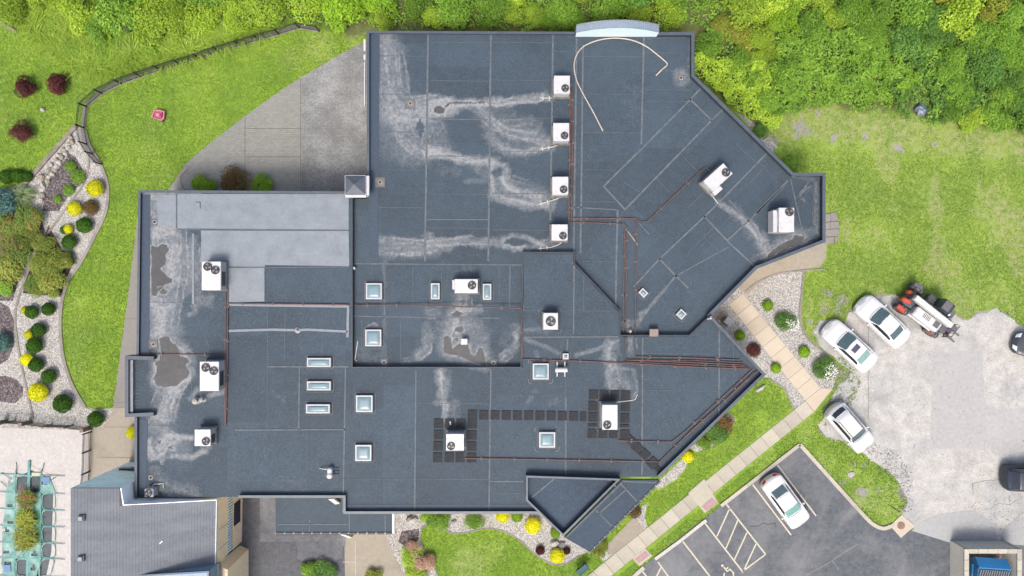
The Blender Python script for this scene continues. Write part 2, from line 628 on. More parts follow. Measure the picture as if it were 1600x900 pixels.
# ------------------------------------------------------------------ the ground sheet with its worn patches
LEFTBED = [(122, 197), (134, 205), (141, 228), (158, 258), (169, 292), (166, 330), (150, 366), (128, 408), (107, 440), (97, 475), (95, 515), (100, 560), (113, 600), (134, 637), (150, 639), (176, 638), (174, 651), (160, 670), (130, 674), (0, 668), (-120, 668), (-120, 292), (0, 298), (36, 287)]
EASTBED = [(1100, 492), (1185, 424), (1220, 420), (1256, 421), (1252, 460), (1250, 500), (1263, 530), (1288, 552), (1306, 578), (1303, 605), (1243, 640), (1234, 622), (1222, 603), (1203, 590), (1185, 590)]
SOUTHBED = [(600, 795), (836, 795), (882, 838), (925, 860), (905, 868), (886, 880), (866, 882), (848, 874), (832, 862), (814, 846), (796, 834), (776, 827), (756, 826), (730, 832), (708, 833), (690, 826), (672, 821), (660, 824), (656, 838), (662, 856), (676, 880), (686, 905), (688, 940), (640, 940), (632, 900), (612, 860), (606, 842), (600, 838)]
VEG = [(-140, -140), (-40, -10), (30, 20), (62, 52), (92, 80), (122, 100), (160, 112), (205, 110), (250, 98), (300, 84), (352, 66), (395, 44), (430, 38), (475, 30), (512, 44), (545, 58), (574, 52), (574, 70), (1080, 70), (1085, 122), (1140, 168), (1190, 200), (1205, 180), (1240, 172), (1300, 164), (1345, 176), (1400, 170), (1435, 184), (1500, 190), (1560, 195), (1740, 200), (1740, -140)]
LOT = [(1306, 655), (1298, 638), (1302, 612), (1318, 596), (1330, 580), (1312, 566), (1296, 552), (1280, 540), (1272, 520), (1280, 502), (1298, 498), (1318, 506), (1326, 488), (1344, 480), (1362, 462), (1392, 461), (1420, 470), (1452, 486), (1488, 492), (1512, 500), (1528, 488), (1556, 483), (1578, 496), (1600, 515), (1740, 540), (1740, 866), (1596, 852), (1482, 846), (1428, 829), (1412, 806), (1418, 782), (1406, 756), (1386, 735), (1366, 722), (1346, 706), (1318, 690), (1290, 684), (1278, 664), (1288, 652)]
PARK = [(960, 925), (1000, 888), (1249, 694), (1363, 820), (1378, 827), (1396, 822), (1408, 836), (1424, 828), (1482, 845), (1740, 860), (1740, 960), (930, 960)]
NPATIO = [(575, 63), (535, 83), (500, 104), (475, 118), (450, 134), (425, 151), (400, 169), (365, 195), (327, 225), (305, 243), (290, 256), (281, 270), (263, 297), (262, 330), (575, 330)]
WWALK = [(262, 296), (216, 330), (207, 410), (198, 480), (190, 540), (182, 600), (177, 636), (200, 636), (200, 560), (216, 556), (216, 470), (222, 380), (240, 310)]
COURT = [(350, 770), (440, 770), (440, 830), (538, 830), (540, 960), (350, 960)]
SWPAD = [(176, 636), (225, 636), (225, 790), (138, 790), (138, 672), (160, 668), (174, 650)]
ENTRY = [(534, 826), (600, 826), (606, 842), (612, 860), (632, 900), (640, 940), (534, 960)]
PATIO = [(-200, 668), (0, 668), (138, 672), (138, 800), (130, 960), (-200, 960)]


def m_build_ground():
    cell = 0.125
    xs = np.arange(-44, 44.001, cell); ys = np.arange(-26.5, 28.001, cell)
    X, Y = np.meshgrid(xs, ys)
    px = X * S + 800; py = 450 - Y * S
    wx = (fbm(px / 14, py / 14, 3) - .5) * 16; wy = (fbm(px / 14, py / 14, 9) - .5) * 16
    qx, qy = px + wx, py + wy
    east = sstep(1120, 1330, px) * sstep(140, 200, py)
    dry = east * (.42 + .8 * sstep(.45, .72, fbm(px / 34, py / 60, 21))) * (1 - sstep(480, 640, py) * .5)
    # north edge of the east lawn is thin and tan
    band = dist_line([(1215, 195), (1300, 190), (1400, 205), (1500, 215), (1640, 222)], qx, qy)
    dry = np.maximum(dry, (1 - sstep(14, 52, band)) * 1.0)
    for (bx, by, r, k) in ((1365, 370, 42, .8), (1500, 470, 50, .9), (1560, 460, 40, .7), (1345, 780, 30, .9), (1330, 740, 22, .6), (1370, 790, 25, .7), (1240, 745, 16, .4), (1300, 480, 40, .6),
                           (455, 92, 30, .55), (500, 75, 40, .6), (560, 62, 30, .7), (735, 880, 46, .75), (770, 862, 30, .5), (250, 80, 26, .5), (390, 40, 34, .8), (720, 40, 60, .7), (180, 620, 20, .2), (1290, 250, 40, .5)):
        dry = np.maximum(dry, k * (1 - sstep(r * .25, r, np.hypot(qx - bx, qy - by))))
    dry = np.maximum(dry, .28 * sstep(.5, .8, fbm(px / 40, py / 40, 44)))
    soil = 1 - sstep(-6, 6, poly_sd(VEG, qx, qy))
    soil *= 1 - .75 * (1 - sstep(300, 420, px)) * sstep(20, 60, py)
    stone = np.zeros(X.shape)
    for (bx, by, r, k) in ((1248, 200, 14, .9), (1245, 212, 8, 1), (1303, 215, 9, .9), (1354, 212, 9, .8), (1402, 232, 10, .9), (1278, 178, 7, .8), (1206, 218, 11, 1), (1455, 226, 7, .8), (1500, 226, 6, .8), (1552, 240, 6, .7), (1262, 205, 16, .6),
                           (1293, 457, 11, .9), (1316, 470, 13, 1), (1308, 488, 10, 1), (1287, 489, 8, .9), (1268, 502, 6, .8), (1282, 478, 6, .7), (1325, 470, 8, .7),
                           (1332, 724, 7, 1), (1350, 728, 8, 1), (1330, 742, 8, 1), (1345, 768, 12, .95), (1375, 765, 5, .9), (1316, 752, 8, .6), (1395, 730, 20, .8), (1412, 770, 12, .8), (1415, 795, 10, .8), (1365, 705, 20, .8),
                           (1300, 640, 18, 1), (1296, 662, 12, .9), (1318, 590, 20, .9), (1300, 575, 12, .7), (68, 172, 3, 0)):
        stone = np.maximum(stone, k * (1 - sstep(r * .4, r * 1.15, np.hypot(qx - bx, qy - by))))
    sd = poly_sd(LOT, qx, qy)
    stone = np.maximum(stone, .82 * (1 - sstep(-6, 11, sd)))
    m, n = X.shape
    Z = np.zeros_like(X)
    V = np.stack([X, Y, Z], -1).reshape(-1, 3)
    idx = np.arange(m * n).reshape(m, n)
    F = np.stack([idx[:-1, :-1], idx[:-1, 1:], idx[1:, 1:], idx[1:, :-1]], -1).reshape(-1, 4)
    # one sheet out to the horizon
    far = 400.0
    x0, x1, y0, y1 = xs[0], xs[-1], ys[0], ys[-1]
    o = len(V)
    ext = [(-far, -far, 0), (far, -far, 0), (far, far, 0), (-far, far, 0)]
    V = np.vstack([V, np.array(ext)])
    c = [idx[0, 0], idx[0, -1], idx[-1, -1], idx[-1, 0]]
    F = np.vstack([F, [[o, o + 1, c[1], c[0]], [o + 1, o + 2, c[2], c[1]], [o + 2, o + 3, c[3], c[2]], [o + 3, o, c[0], c[3]]]])
    me = np_mesh("ground", V, F)
    for nm, a in (("dry", dry), ("soil", soil), ("stone", stone)):
        attr(me, nm, np.concatenate([a.ravel(), np.zeros(4)]))
    g = link_mesh("ground", me, M_GROUND)
    tag(g, kind="structure")
    return g


GROUND = m_build_ground()


def rough_poly(pts, amp, n=10, seed=1):
    """irregular broken edge for worn slabs"""
    out = []
    m = len(pts)
    for i in range(m):
        a = Vector(pts[i]); b = Vector(pts[(i + 1) % m])
        d = b - a
        k = max(1, int(d.length / n))
        nrm = Vector((-d.y, d.x)).normalized() if d.length > 0 else Vector((0, 0))
        for j in range(k):
            p = a + d * j / k
            f = float(fbm(np.array([p.x / 9.0]), np.array([p.y / 9.0]), seed)[0]) - .5
            out.append(p + nrm * f * 2 * amp)
    return out


def struct_sheet(name, pts, z, mat, label=None):
    o = MB().prism([P(p[0], p[1], 0) for p in pts], -0.05, z).build(name, mat)
    tag(o, label, None, None, "structure")
    return o


struct_sheet("gravel_lot", rough_poly(LOT, 7, 7, 5), .016, M_LOT, "worn white concrete and gravel parking lot beside the lawn")
struct_sheet("lot_patch", rough_poly([(1455, 552), (1536, 546), (1541, 702), (1454, 700)], 4, 8, 25), .0205, m_concrete("faint_lot_patch", (.25, .247, .24), .18, (.285, .276, .262), .6), "faint grey repaired rectangle in the worn lot")
struct_sheet("lot_patch", rough_poly([(1540, 640), (1640, 636), (1640, 700), (1560, 712), (1541, 700)], 4, 8, 35), .0208, MATS["faint_lot_patch"], "second faint grey patch beside the repaired rectangle")
struct_sheet("parking_lot", PARK, .022, M_ASPH, "dark asphalt parking lot with painted stalls")
gp = [(1424, 829), (1440, 815), (1470, 803), (1500, 799), (1520, 797), (1535, 803), (1552, 822), (1558, 838), (1552, 850), (1482, 847)]
struct_sheet("asphalt_apron", gp, .026, m_concrete("pale_grey_apron", (.215, .218, .214), .14, (.15, .152, .15), .5), "pale grey rounded asphalt apron north of the bin enclosure")
struct_sheet("asphalt_patch", [(1562, 850), (1566, 828), (1580, 815), (1606, 808), (1740, 808), (1740, 848), (1610, 851)], .026, MATS["pale_grey_apron"], "pale asphalt patch beside the bin enclosure")
gb = struct_sheet("gravel_bed", LEFTBED, .012, M_GRAV, "white gravel garden bed west of the lawn")
struct_sheet("gravel_bed", EASTBED, .012, M_GRAV, "white gravel bed either side of the tan walk")
struct_sheet("gravel_bed", SOUTHBED, .012, M_GRAV, "white gravel bed along the south wall")
for i, (pts, lb) in enumerate((([(1022, 758), (1072, 712), (1078, 716), (1070, 733), (1058, 748), (1044, 756), (1030, 765)], "gravel strip under the south eave by the yellow shrub"),
             ([(984, 806), (1012, 784), (1007, 806), (1012, 824), (1003, 829), (994, 822)], "gravel pocket between eave and sidewalk"),
             ([(932, 866), (948, 852), (962, 862), (944, 878)], "small gravel pocket by the entry pad"),
             ([(1078, 700), (1140, 645), (1150, 655), (1135, 680), (1110, 700), (1088, 706)], "planting strip gravel beside the south-east wall"),
             ([(192, 640), (215, 640), (215, 700), (203, 690), (196, 665)], "gravel pocket below the west bay"),
             ([(1163, 180), (1175, 190), (1190, 205), (1215, 230), (1205, 240), (1150, 175)], "grey gravel at the foot of the north-east wall"),
             ([(1240, 392), (1180, 430), (1130, 460), (1110, 460), (1150, 400)], "gravel strip below the east wing wall"))):
    struct_sheet("gravel_bed", pts, .014, M_GRAV, lb)
for pts, mt, lb in (([(72, 300), (66, 330), (92, 330), (108, 305), (130, 285), (128, 262), (118, 245), (108, 240), (96, 258), (78, 278)], M_LAVA, "purple lava rock bed beside the white boulders"),
                ([(-60, 470), (0, 472), (14, 480), (22, 500), (22, 540), (12, 562), (0, 570), (-60, 580)], M_LAVA, "lava rock ring round the blue spruce shrub"),
                ([(-30, 592), (8, 587), (26, 593), (36, 605), (36, 618), (24, 630), (4, 628), (-30, 615)], M_LAVA, "round lava rock patch at the garden corner"),
                ([(30, 330), (62, 330), (70, 360), (62, 385), (40, 400), (20, 470), (-60, 470), (-60, 380), (0, 330)], M_LAVA, "lava rock under the rose shrubs"),
                ([(76, 352), (100, 395), (116, 408), (100, 445), (96, 464), (36, 458), (40, 430), (60, 400)], M_MULCH, "dark bark mulch under the clipped azalea"),
                ([(628, 830), (655, 826), (654, 844), (640, 858), (622, 846)], M_LAVA, "dark mulch beside the south bed boulder")):
    struct_sheet("mulch_bed", pts, .02, mt, lb)
struct_sheet("paver_patio", NPATIO, .02, M_PAVE1, "grey paver patio curving to the north lawn")
struct_sheet("paver_patio", [(472, 120), (500, 104), (535, 83), (575, 63), (575, 330), (472, 330)], .03, M_PAVE2, "stained darker paver field against the north wing")
mb = MB()
for a, b in (((383, 184), (383, 300)), ((470, 122), (470, 300)), ((383, 201), (470, 201)), ((383, 245), (470, 245))):
    mb.strip(PP([a, b]), .035, .018, .034)
mb.build("joint", simple("dark_joint", (.07, .065, .06), .9), bpy.data.objects["paver_patio"])
struct_sheet("west_walk", WWALK, .024, M_GREYWALK, "grey concrete walk along the west wall")
for y in ((300, 480), (240, 545), (260, 600)):
    pass
struct_sheet("courtyard_asphalt", COURT, .022, M_OLDASPH, "dark speckled asphalt court beside the shingled annex")
struct_sheet("asphalt_strip", [(406, 770), (432, 770), (432, 836), (540, 836), (540, 855), (520, 848), (500, 846), (470, 846), (406, 846)], .027, M_OLDASPH2, "paler asphalt strip wrapping the low canopy")
struct_sheet("asphalt_patch", rough_poly([(465, 846), (535, 846), (535, 870), (520, 884), (490, 886), (466, 872)], 5, 6, 8), .03, m_asphalt("grey_speckled_asphalt", .068, 1.0, .9, .4), "grey speckled worn asphalt patch in the court")
struct_sheet("service_walk", SWPAD, .02, M_PATCH, "beige concrete service walk beside the pool fence")
struct_sheet("pool_patio", PATIO, .028, M_PATIO, "pale pinkish concrete pool patio")
struct_sheet("side_door_pad", ENTRY, .02, M_PATCH, "beige concrete pad at the south door")
struct_sheet("entry_pad", [(942, 858), (992, 806), (1006, 828), (1003, 832), (962, 870)], .02, M_PATCH, "beige concrete pad under the entrance eave")
struct_sheet("east_flare", [(1150, 448), (1178, 420), (1215, 400), (1252, 386), (1292, 378), (1290, 402), (1283, 416), (1252, 421), (1225, 424), (1200, 434), (1180, 448), (1168, 460)], .03, M_PATCH, "pale curved concrete flare at the east corner")
# joints in the beige pads
mb = MB()
for a, b in (((163, 667), (210, 667)), ((150, 714), (210, 715)), ((178, 637), (205, 637))):
    mb.strip(PP([a, b]), .03, .018, .026)
mb.build("joint", MATS["dark_joint"], bpy.data.objects["service_walk"])
mb = MB()
for a, b in (((192, 498), (215, 498)), ((179, 629), (195, 629))):
    mb.strip(PP([a, b]), .03, .02, .03)
mb.build("joint", MATS["dark_joint"], bpy.data.objects["west_walk"])
mb = MB()
for a, b in (((555, 845), (556, 925)), ((536, 878), (555, 878))):
    mb.strip(PP([a, b]), .05, .015, .028)
mb.build("joint", MATS["kerb_concrete"], bpy.data.objects["side_door_pad"])


# ------------------------------------------------------------------ sidewalk slabs, each its own piece
def slab_quads(name, label, left, right, mat, z=.045, gap=.018):
    root = thing(name, label, None)
    del root["label"]
    tag(root, label, None, None, "structure")
    for i in range(len(left) - 1):
        q = [P(*left[i]), P(*left[i + 1]), P(*right[i + 1]), P(*right[i])]
        c = sum(q, Vector()) / 4
        pts = []
        for p in q:
            d = (c - p)
            pts.append(p + d.normalized() * gap)
        m = mat[i % len(mat)] if isinstance(mat, list) else mat
        dz = random.uniform(-.004, .004)
        MB().prism([p - c for p in pts], -.08, z + dz).build("slab", m, root, c)
    return root


def lerp2(a, b, t): return (a[0] + (b[0] - a[0]) * t, a[1] + (b[1] - a[1]) * t)


nS = 21
A0, A1, B0, B1 = (893, 919), (1258, 622), (930, 920), (1297, 606)
left = [lerp2((892, 920), (1258, 626), i / nS) for i in range(nS + 1)]
right = [(p[0] + .63 * (24 - 2 * i / nS), p[1] + .777 * (24 - 2 * i / nS)) for i, p in enumerate(left)]
slab_quads("sidewalk", "pale concrete slab sidewalk running diagonally past the parking lot", left, right, M_WALK)
mb = MB().sheet(PP([(890, 922), (1258, 626), (1272, 643), (907, 939)]), .024)
mb.build("joint_bed", MATS["dark_joint"], bpy.data.objects["sidewalk"])
nT = 9
l2 = [lerp2((1138, 476), (1258, 626), i / nT) for i in range(nT + 1)]
r2 = [lerp2((1160, 458), (1282, 606), i / nT) for i in range(nT + 1)]
slab_quads("garden_walk", "tan concrete slab walk from the east corner through white gravel", l2, r2, M_WALKTAN)
MB().sheet(PP([(1138, 476), (1258, 626), (1282, 606), (1160, 458)]), .024).build("joint_bed", MATS["dark_joint"], bpy.data.objects["garden_walk"])
slab_quads("garden_walk", "corner slab joining the tan walk and the sidewalk", [(1258, 626), (1272, 643)], [(1282, 606), (1301, 607)], M_WALKTAN)

# kerb ramps with pink tactile mats
for (q, pk, lb) in (([(1075, 770), (1100, 748), (1122, 786), (1101, 801)], [(1096, 791), (1112, 777), (1121, 786), (1104, 799)], "upper kerb ramp with pink tactile mat by the hatched bay"),
                ([(988, 872), (1008, 856), (1019, 868), (999, 884)], [(991, 873), (1008, 860), (1015, 867), (998, 880)], "lower kerb ramp with pink tactile mat by the sidewalk")):
    r = thing("kerb_ramp", None, None); tag(r, lb, None, None, "structure")
    MB().prism(PP(q), -.05, .056).build("ramp_slab", M_WALK, r)
    MB().prism(PP(pk), 0, .066).build("tactile_mat", M_PINK, r)

# kerbs
def kerb(name, label, pts, w, h, mat, seg=2.4, gap=.012):
    root = thing(name, None, None); tag(root, label, None, None, "structure")
    pts = [Vector((p.x, p.y)) for p in pts]
    acc = [0.0]
    for i in range(1, len(pts)): acc.append(acc[-1] + (pts[i] - pts[i - 1]).length)
    tot = acc[-1]; n = max(1, round(tot / seg))
    def at(d):
        for i in range(1, len(pts)):
            if d <= acc[i] + 1e-9:
                t = (d - acc[i - 1]) / max(acc[i] - acc[i - 1], 1e-9)
                return pts[i - 1].lerp(pts[i], t)
        return pts[-1]
    for k in range(n):
        a, b = tot * k / n + gap / 2, tot * (k + 1) / n - gap / 2
        line = [at(a)] + [pts[i] for i in range(len(pts)) if a + .02 < acc[i] < b - .02] + [at(b)]
        MB().strip(line, w, -.05, h).build("kerb_stone", mat, root)
    return root


kerb("kerb", "pale kerb round the north-east edge of the parking lot", PP([(1249, 694)] + [tuple(p) for p in spline([(1268, 715), (1310, 762), (1350, 806), (1364, 819), (1379, 825), (1395, 820)], 5)]), .28, .13, M_KERB)
kerb("kerb", "pale kerb between parking stalls and grass up to the corner", PP([(1126, 790), (1185, 744), (1249, 694)]), .26, .13, M_KERB)
kerb("kerb", "white kerb beside the grass strip between the two ramps", PP([(1023, 873), (1060, 846), (1103, 812)]), .24, .13, M_CURBPAINT)
kerb("kerb", "low kerb at the bottom end of the sidewalk", PP([(985, 905), (998, 893), (1006, 886)]), .3, .1, M_KERB)
MB().prism(PP([(1390, 821), (1408, 804), (1429, 821), (1407, 840)]), -.05, .07).build("drain_pad", M_WALKTAN)
tag(bpy.data.objects["drain_pad"], "square tan concrete drain pad at the lot corner", None, None, "structure")
mh = thing("manhole_cover", "round rusty manhole cover on square concrete pad", "manhole", P(1408, 821, .07))
MB().cyl((0, 0, 0), .3, .018, 24).build("frame", simple("rust_iron", (.12, .07, .055), .8, .3, 12), mh)
MB().cyl((0, 0, .018), .25, .008, 24).build("lid", simple("rust_iron_dark", (.16, .095, .075), .8, .3, 14), mh)
mb = MB()
for i in range(-2, 3): mb.box((i * .08, 0, .029), (.03, .34 - abs(i) * .08, .006))
mb.build("grip_rib", MATS["rust_iron"], mh)

# garden edging
E = lambda pts, n=6: PP([tuple(p) for p in spline(pts, n)])
kerb("garden_edging", "concrete edging between gravel garden and west lawn", E([(134, 205), (141, 228), (158, 258), (169, 292), (166, 330), (150, 366), (128, 408), (107, 440), (97, 475), (95, 515), (100, 560), (113, 600), (134, 637)]), .24, .09, M_EDGE, 1.2)
kerb("garden_edging", "inner concrete edging crossing the gravel garden", E([(139, 240), (138, 265), (128, 292), (100, 330), (80, 358), (68, 375), (55, 400), (40, 435), (28, 470), (24, 500), (30, 550), (38, 590), (46, 625), (52, 655)]), .16, .06, M_EDGE, 1.2)
kerb("garden_edging", "timber edging between upper lawn and boulder garden", PP([(121, 196), (95, 225), (68, 256), (40, 288), (20, 322), (0, 350)]), .3, .16, simple("weathered_timber", (.135, .118, .096), .85, .3, 3, .3, 30), 2.6)
kerb("garden_edging", "thin stone edging between east gravel bed and lawn", E([(1256, 421), (1252, 460), (1250, 500), (1263, 530), (1288, 552), (1305, 576), (1304, 592)]), .15, .08, M_EDGE, .3, .03)
kerb("garden_edging", "edging between the south gravel bed and lawn", E([(690, 915), (676, 880), (662, 856), (656, 838), (660, 824), (672, 821), (690, 826), (708, 833), (730, 832), (756, 826), (776, 827), (796, 834), (814, 846), (832, 862), (848, 874), (866, 882), (886, 880), (905, 868)]), .1, .05, M_EDGE, .8)
kerb("garden_edging", "thin edging round the small east lawn", E([(1200, 592), (1222, 604), (1233, 622), (1240, 640)]), .12, .06, M_EDGE, .8)
kerb("garden_edging", "curved edging at the paver patio end", E([(292, 265), (282, 276), (284, 290), (292, 300)]), .1, .07, M_EDGE, .6)
kerb("garden_edging", "low concrete edging along the flare by the gravel bed", E([(1164, 456), (1185, 440), (1215, 428), (1252, 423), (1290, 421)]), .12, .07, M_EDGE, .8)

# ------------------------------------------------------------------ painted stall markings
def mark(name, label, pts, w=.11):
    r = thing(name, None, None); tag(r, label, None, None, "structure")
    for a, b in pts:
        MB().strip(PP([a, b]), w, .022, .027).build("stripe", M_WHITEPAINT, r)
    return r


mark("stall_marking", "cream stall lines of the angled parking bays", [((1215, 727), (1275, 806)), ((1176, 757), (1236, 836)), ((1135, 788), (1196, 866)), ((1067, 846), (1111, 903)), ((1101, 817), (1161, 894)), ((1004, 893), (1016, 908))])
mark("hatched_marking", "cream hatched access aisle between stalls", [((1196, 866), (1161, 892)), ((1140, 794), (1120, 838)), ((1153, 812), (1134, 857)), ((1167, 832), (1147, 875)), ((1181, 850), (1161, 893))], .1)
mark("hatched_marking", "cream stripes at the lower edge of the lot", [((1028, 878), (1048, 906)), ((1033, 886), (1024, 904))], .1)
# wheelchair symbol, upper half inside the picture
wc = thing("wheelchair_marking", None, None); tag(wc, "cream painted wheelchair symbol in the stall", None, None, "structure")
c0 = P(1137, 897); ax = Vector((.61, -.79, 0)); ay = Vector((.79, .61, 0))
def wpt(u, v): q = c0 + ax * u + ay * v; return (q.x, q.y)
ring = [wpt(.12 + .38 * math.cos(a), .38 * math.sin(a)) for a in [math.radians(d) for d in range(-160, 100, 20)]]
mb = MB().strip(ring, .1, .022, .027)
mb.strip([wpt(-.62, .1), wpt(-.2, .1), wpt(-.2, .38), wpt(.25, .42)], .1, .0225, .0275)
mb.strip([wpt(-.4, .1), wpt(-.4, .35)], .09, .0222, .0272)
mb.build("symbol", M_WHITEPAINT, wc)
cc = wpt(-.78, .08)
MB().cyl((cc[0], cc[1], .022), .1, .005, 14).build("symbol_head", M_WHITEPAINT, wc)
# a crack in the asphalt
mb = MB().strip(PP([(1172, 822), (1184, 822), (1192, 817), (1200, 819), (1211, 817), (1212, 822)]), .06, .022, .0262)
mb.build("tar_seal", simple("black_tar", (.012, .012, .013), .6), bpy.data.objects["parking_lot"])
mb = MB()
for line in ([(1260, 898), (1285, 885), (1300, 876), (1320, 862), (1340, 850)], [(1300, 876), (1305, 882), (1310, 890)]):
    mb.strip(PP(line), .05, .022, .0255)
mb.build("sealed_crack", simple("pale_crack_fill", (.14, .135, .12), .9), bpy.data.objects["parking_lot"])
mb = MB()
mb.strip(PP([(p.x, p.y) for p in rough_poly([(1357, 505), (1357, 700)], 1.5, 6, 3)][:26]), .05, .014, .0195)
mb.strip(PP([(p.x, p.y) for p in rough_poly([(1520, 773), (1519, 756), (1545, 750), (1567, 749)], 3, 5, 9)][:14]), .05, .014, .0197)
mb.strip(PP([(p.x, p.y) for p in rough_poly([(1540, 797), (1560, 786), (1580, 787), (1600, 776)], 3, 5, 19)][:14]), .04, .014, .0199)
mb.build("crack", simple("weedy_crack", (.13, .125, .09), .9, .4, 4), bpy.data.objects["gravel_lot"])

# ------------------------------------------------------------------ the main building
ZL, ZH = 4.35, 4.8
M_WALL = simple("tan_stucco", (.58, .47, .34), .9, .1, 3, .2, 60, dirt=(.47, .38, .28))
M_BLUEWALL = simple("pale_blue_cladding", (.6, .77, .86), .55, .1, 2, dirt=(.42, .57, .67))
M_COPING = simple("grey_metal_coping", (.042, .055, .072), .5, .16, 2.5, metal=.1, dirt=(.032, .042, .055))
M_COPINGL = simple("pale_metal_coping", (.15, .16, .17), .5, .15, 2.5, metal=.1, dirt=(.1, .108, .115))
M_COPINGM = simple("mid_metal_coping", (.055, .068, .08), .5, .15, 2.5, metal=.1)
M_SEAM = simple("lap_seam", (.062, .073, .083), .75, .3, 3, dirt=(.035, .049, .063), dirt_scale=4)
M_SEAMD = simple("faint_lap_seam", (.05, .063, .076), .75, .3, 3, dirt=(.027, .041, .057), dirt_scale=2)
M_FLASH = simple("black_flashing", (.02, .026, .035), .6, .3, 4)
M_SILVER = NT("silver_coated_sheet")
_n = M_SILVER.noise(1.0, 6, .6); _n3 = M_SILVER.noise(9, 4, .85); _w = M_SILVER.noise(1.6, 4, .6, vec=M_SILVER.mapping((.5, 3, 1)))
_mm = M_SILVER.math('ADD', M_SILVER.math('MULTIPLY', _n, .5), M_SILVER.math('MULTIPLY', _n3, .5))
_c = M_SILVER.ramp(_mm, [(.35, (.092, .108, .123)), (.65, (.145, .166, .186))])
M_SILVER.bump(M_SILVER.math('ADD', _w, M_SILVER.math('MULTIPLY', _n3, .3)), .35, .03)
M_SILVER = M_SILVER.done(_c, .6)

BLD = thing("flat_roof_building", "large flat-roofed building with dark membrane roof and angled east wing", "building")
LOWP = [(573, 48), (1085, 50), (1085, 116), (1240, 270), (1291, 270), (1291, 378), (1183, 420), (1112, 494)]
LOW_IN = [(1095, 525), (1070, 540), (955, 540), (955, 495), (890, 428), (890, 410), (832, 410), (832, 585), (536, 585), (536, 310), (573, 310)]
HIGHP = [(216, 297), (549, 299), (549, 575), (815, 575), (818, 395), (897, 395), (897, 412), (968, 487), (968, 525), (1078, 525), (1111, 493), (1197, 585), (1030, 747), (824, 745), (823, 781), (842, 803), (536, 803), (536, 778), (209, 778), (210, 652), (194, 652), (195, 556), (213, 555)]
PH = .38     # parapet height


def wpoly(pts, z): return [(p.x, p.y) for p in PP(pts, z)]


low_xy = wpoly(LOWP, ZL + PH) + wpoly(LOW_IN, ZL)
high_xy = wpoly(HIGHP, ZH + .1)


def shrink(poly, d):
    n = len(poly)
    A = sum(poly[i][0] * poly[(i + 1) % n][1] - poly[(i + 1) % n][0] * poly[i][1] for i in range(n))
    s = 1 if A > 0 else -1
    out = []
    for i in range(n):
        p0, p1, p2 = Vector(poly[i - 1]), Vector(poly[i]), Vector(poly[(i + 1) % n])
        d0 = (p1 - p0).normalized(); d1 = (p2 - p1).normalized()
        n0 = Vector((-d0.y, d0.x)) * s; n1 = Vector((-d1.y, d1.x)) * s
        mv = n0 + n1
        mv = mv * (2 / max(mv.length_squared, .3))
        out.append(tuple(p1 + mv * d))
    return out


MB().prism(shrink(low_xy, .06), -.1, ZL - .03).build("wall", M_WALL, BLD)
MB().prism(shrink(high_xy, .06), -.1, ZH - .03).build("wall", M_WALL, BLD)

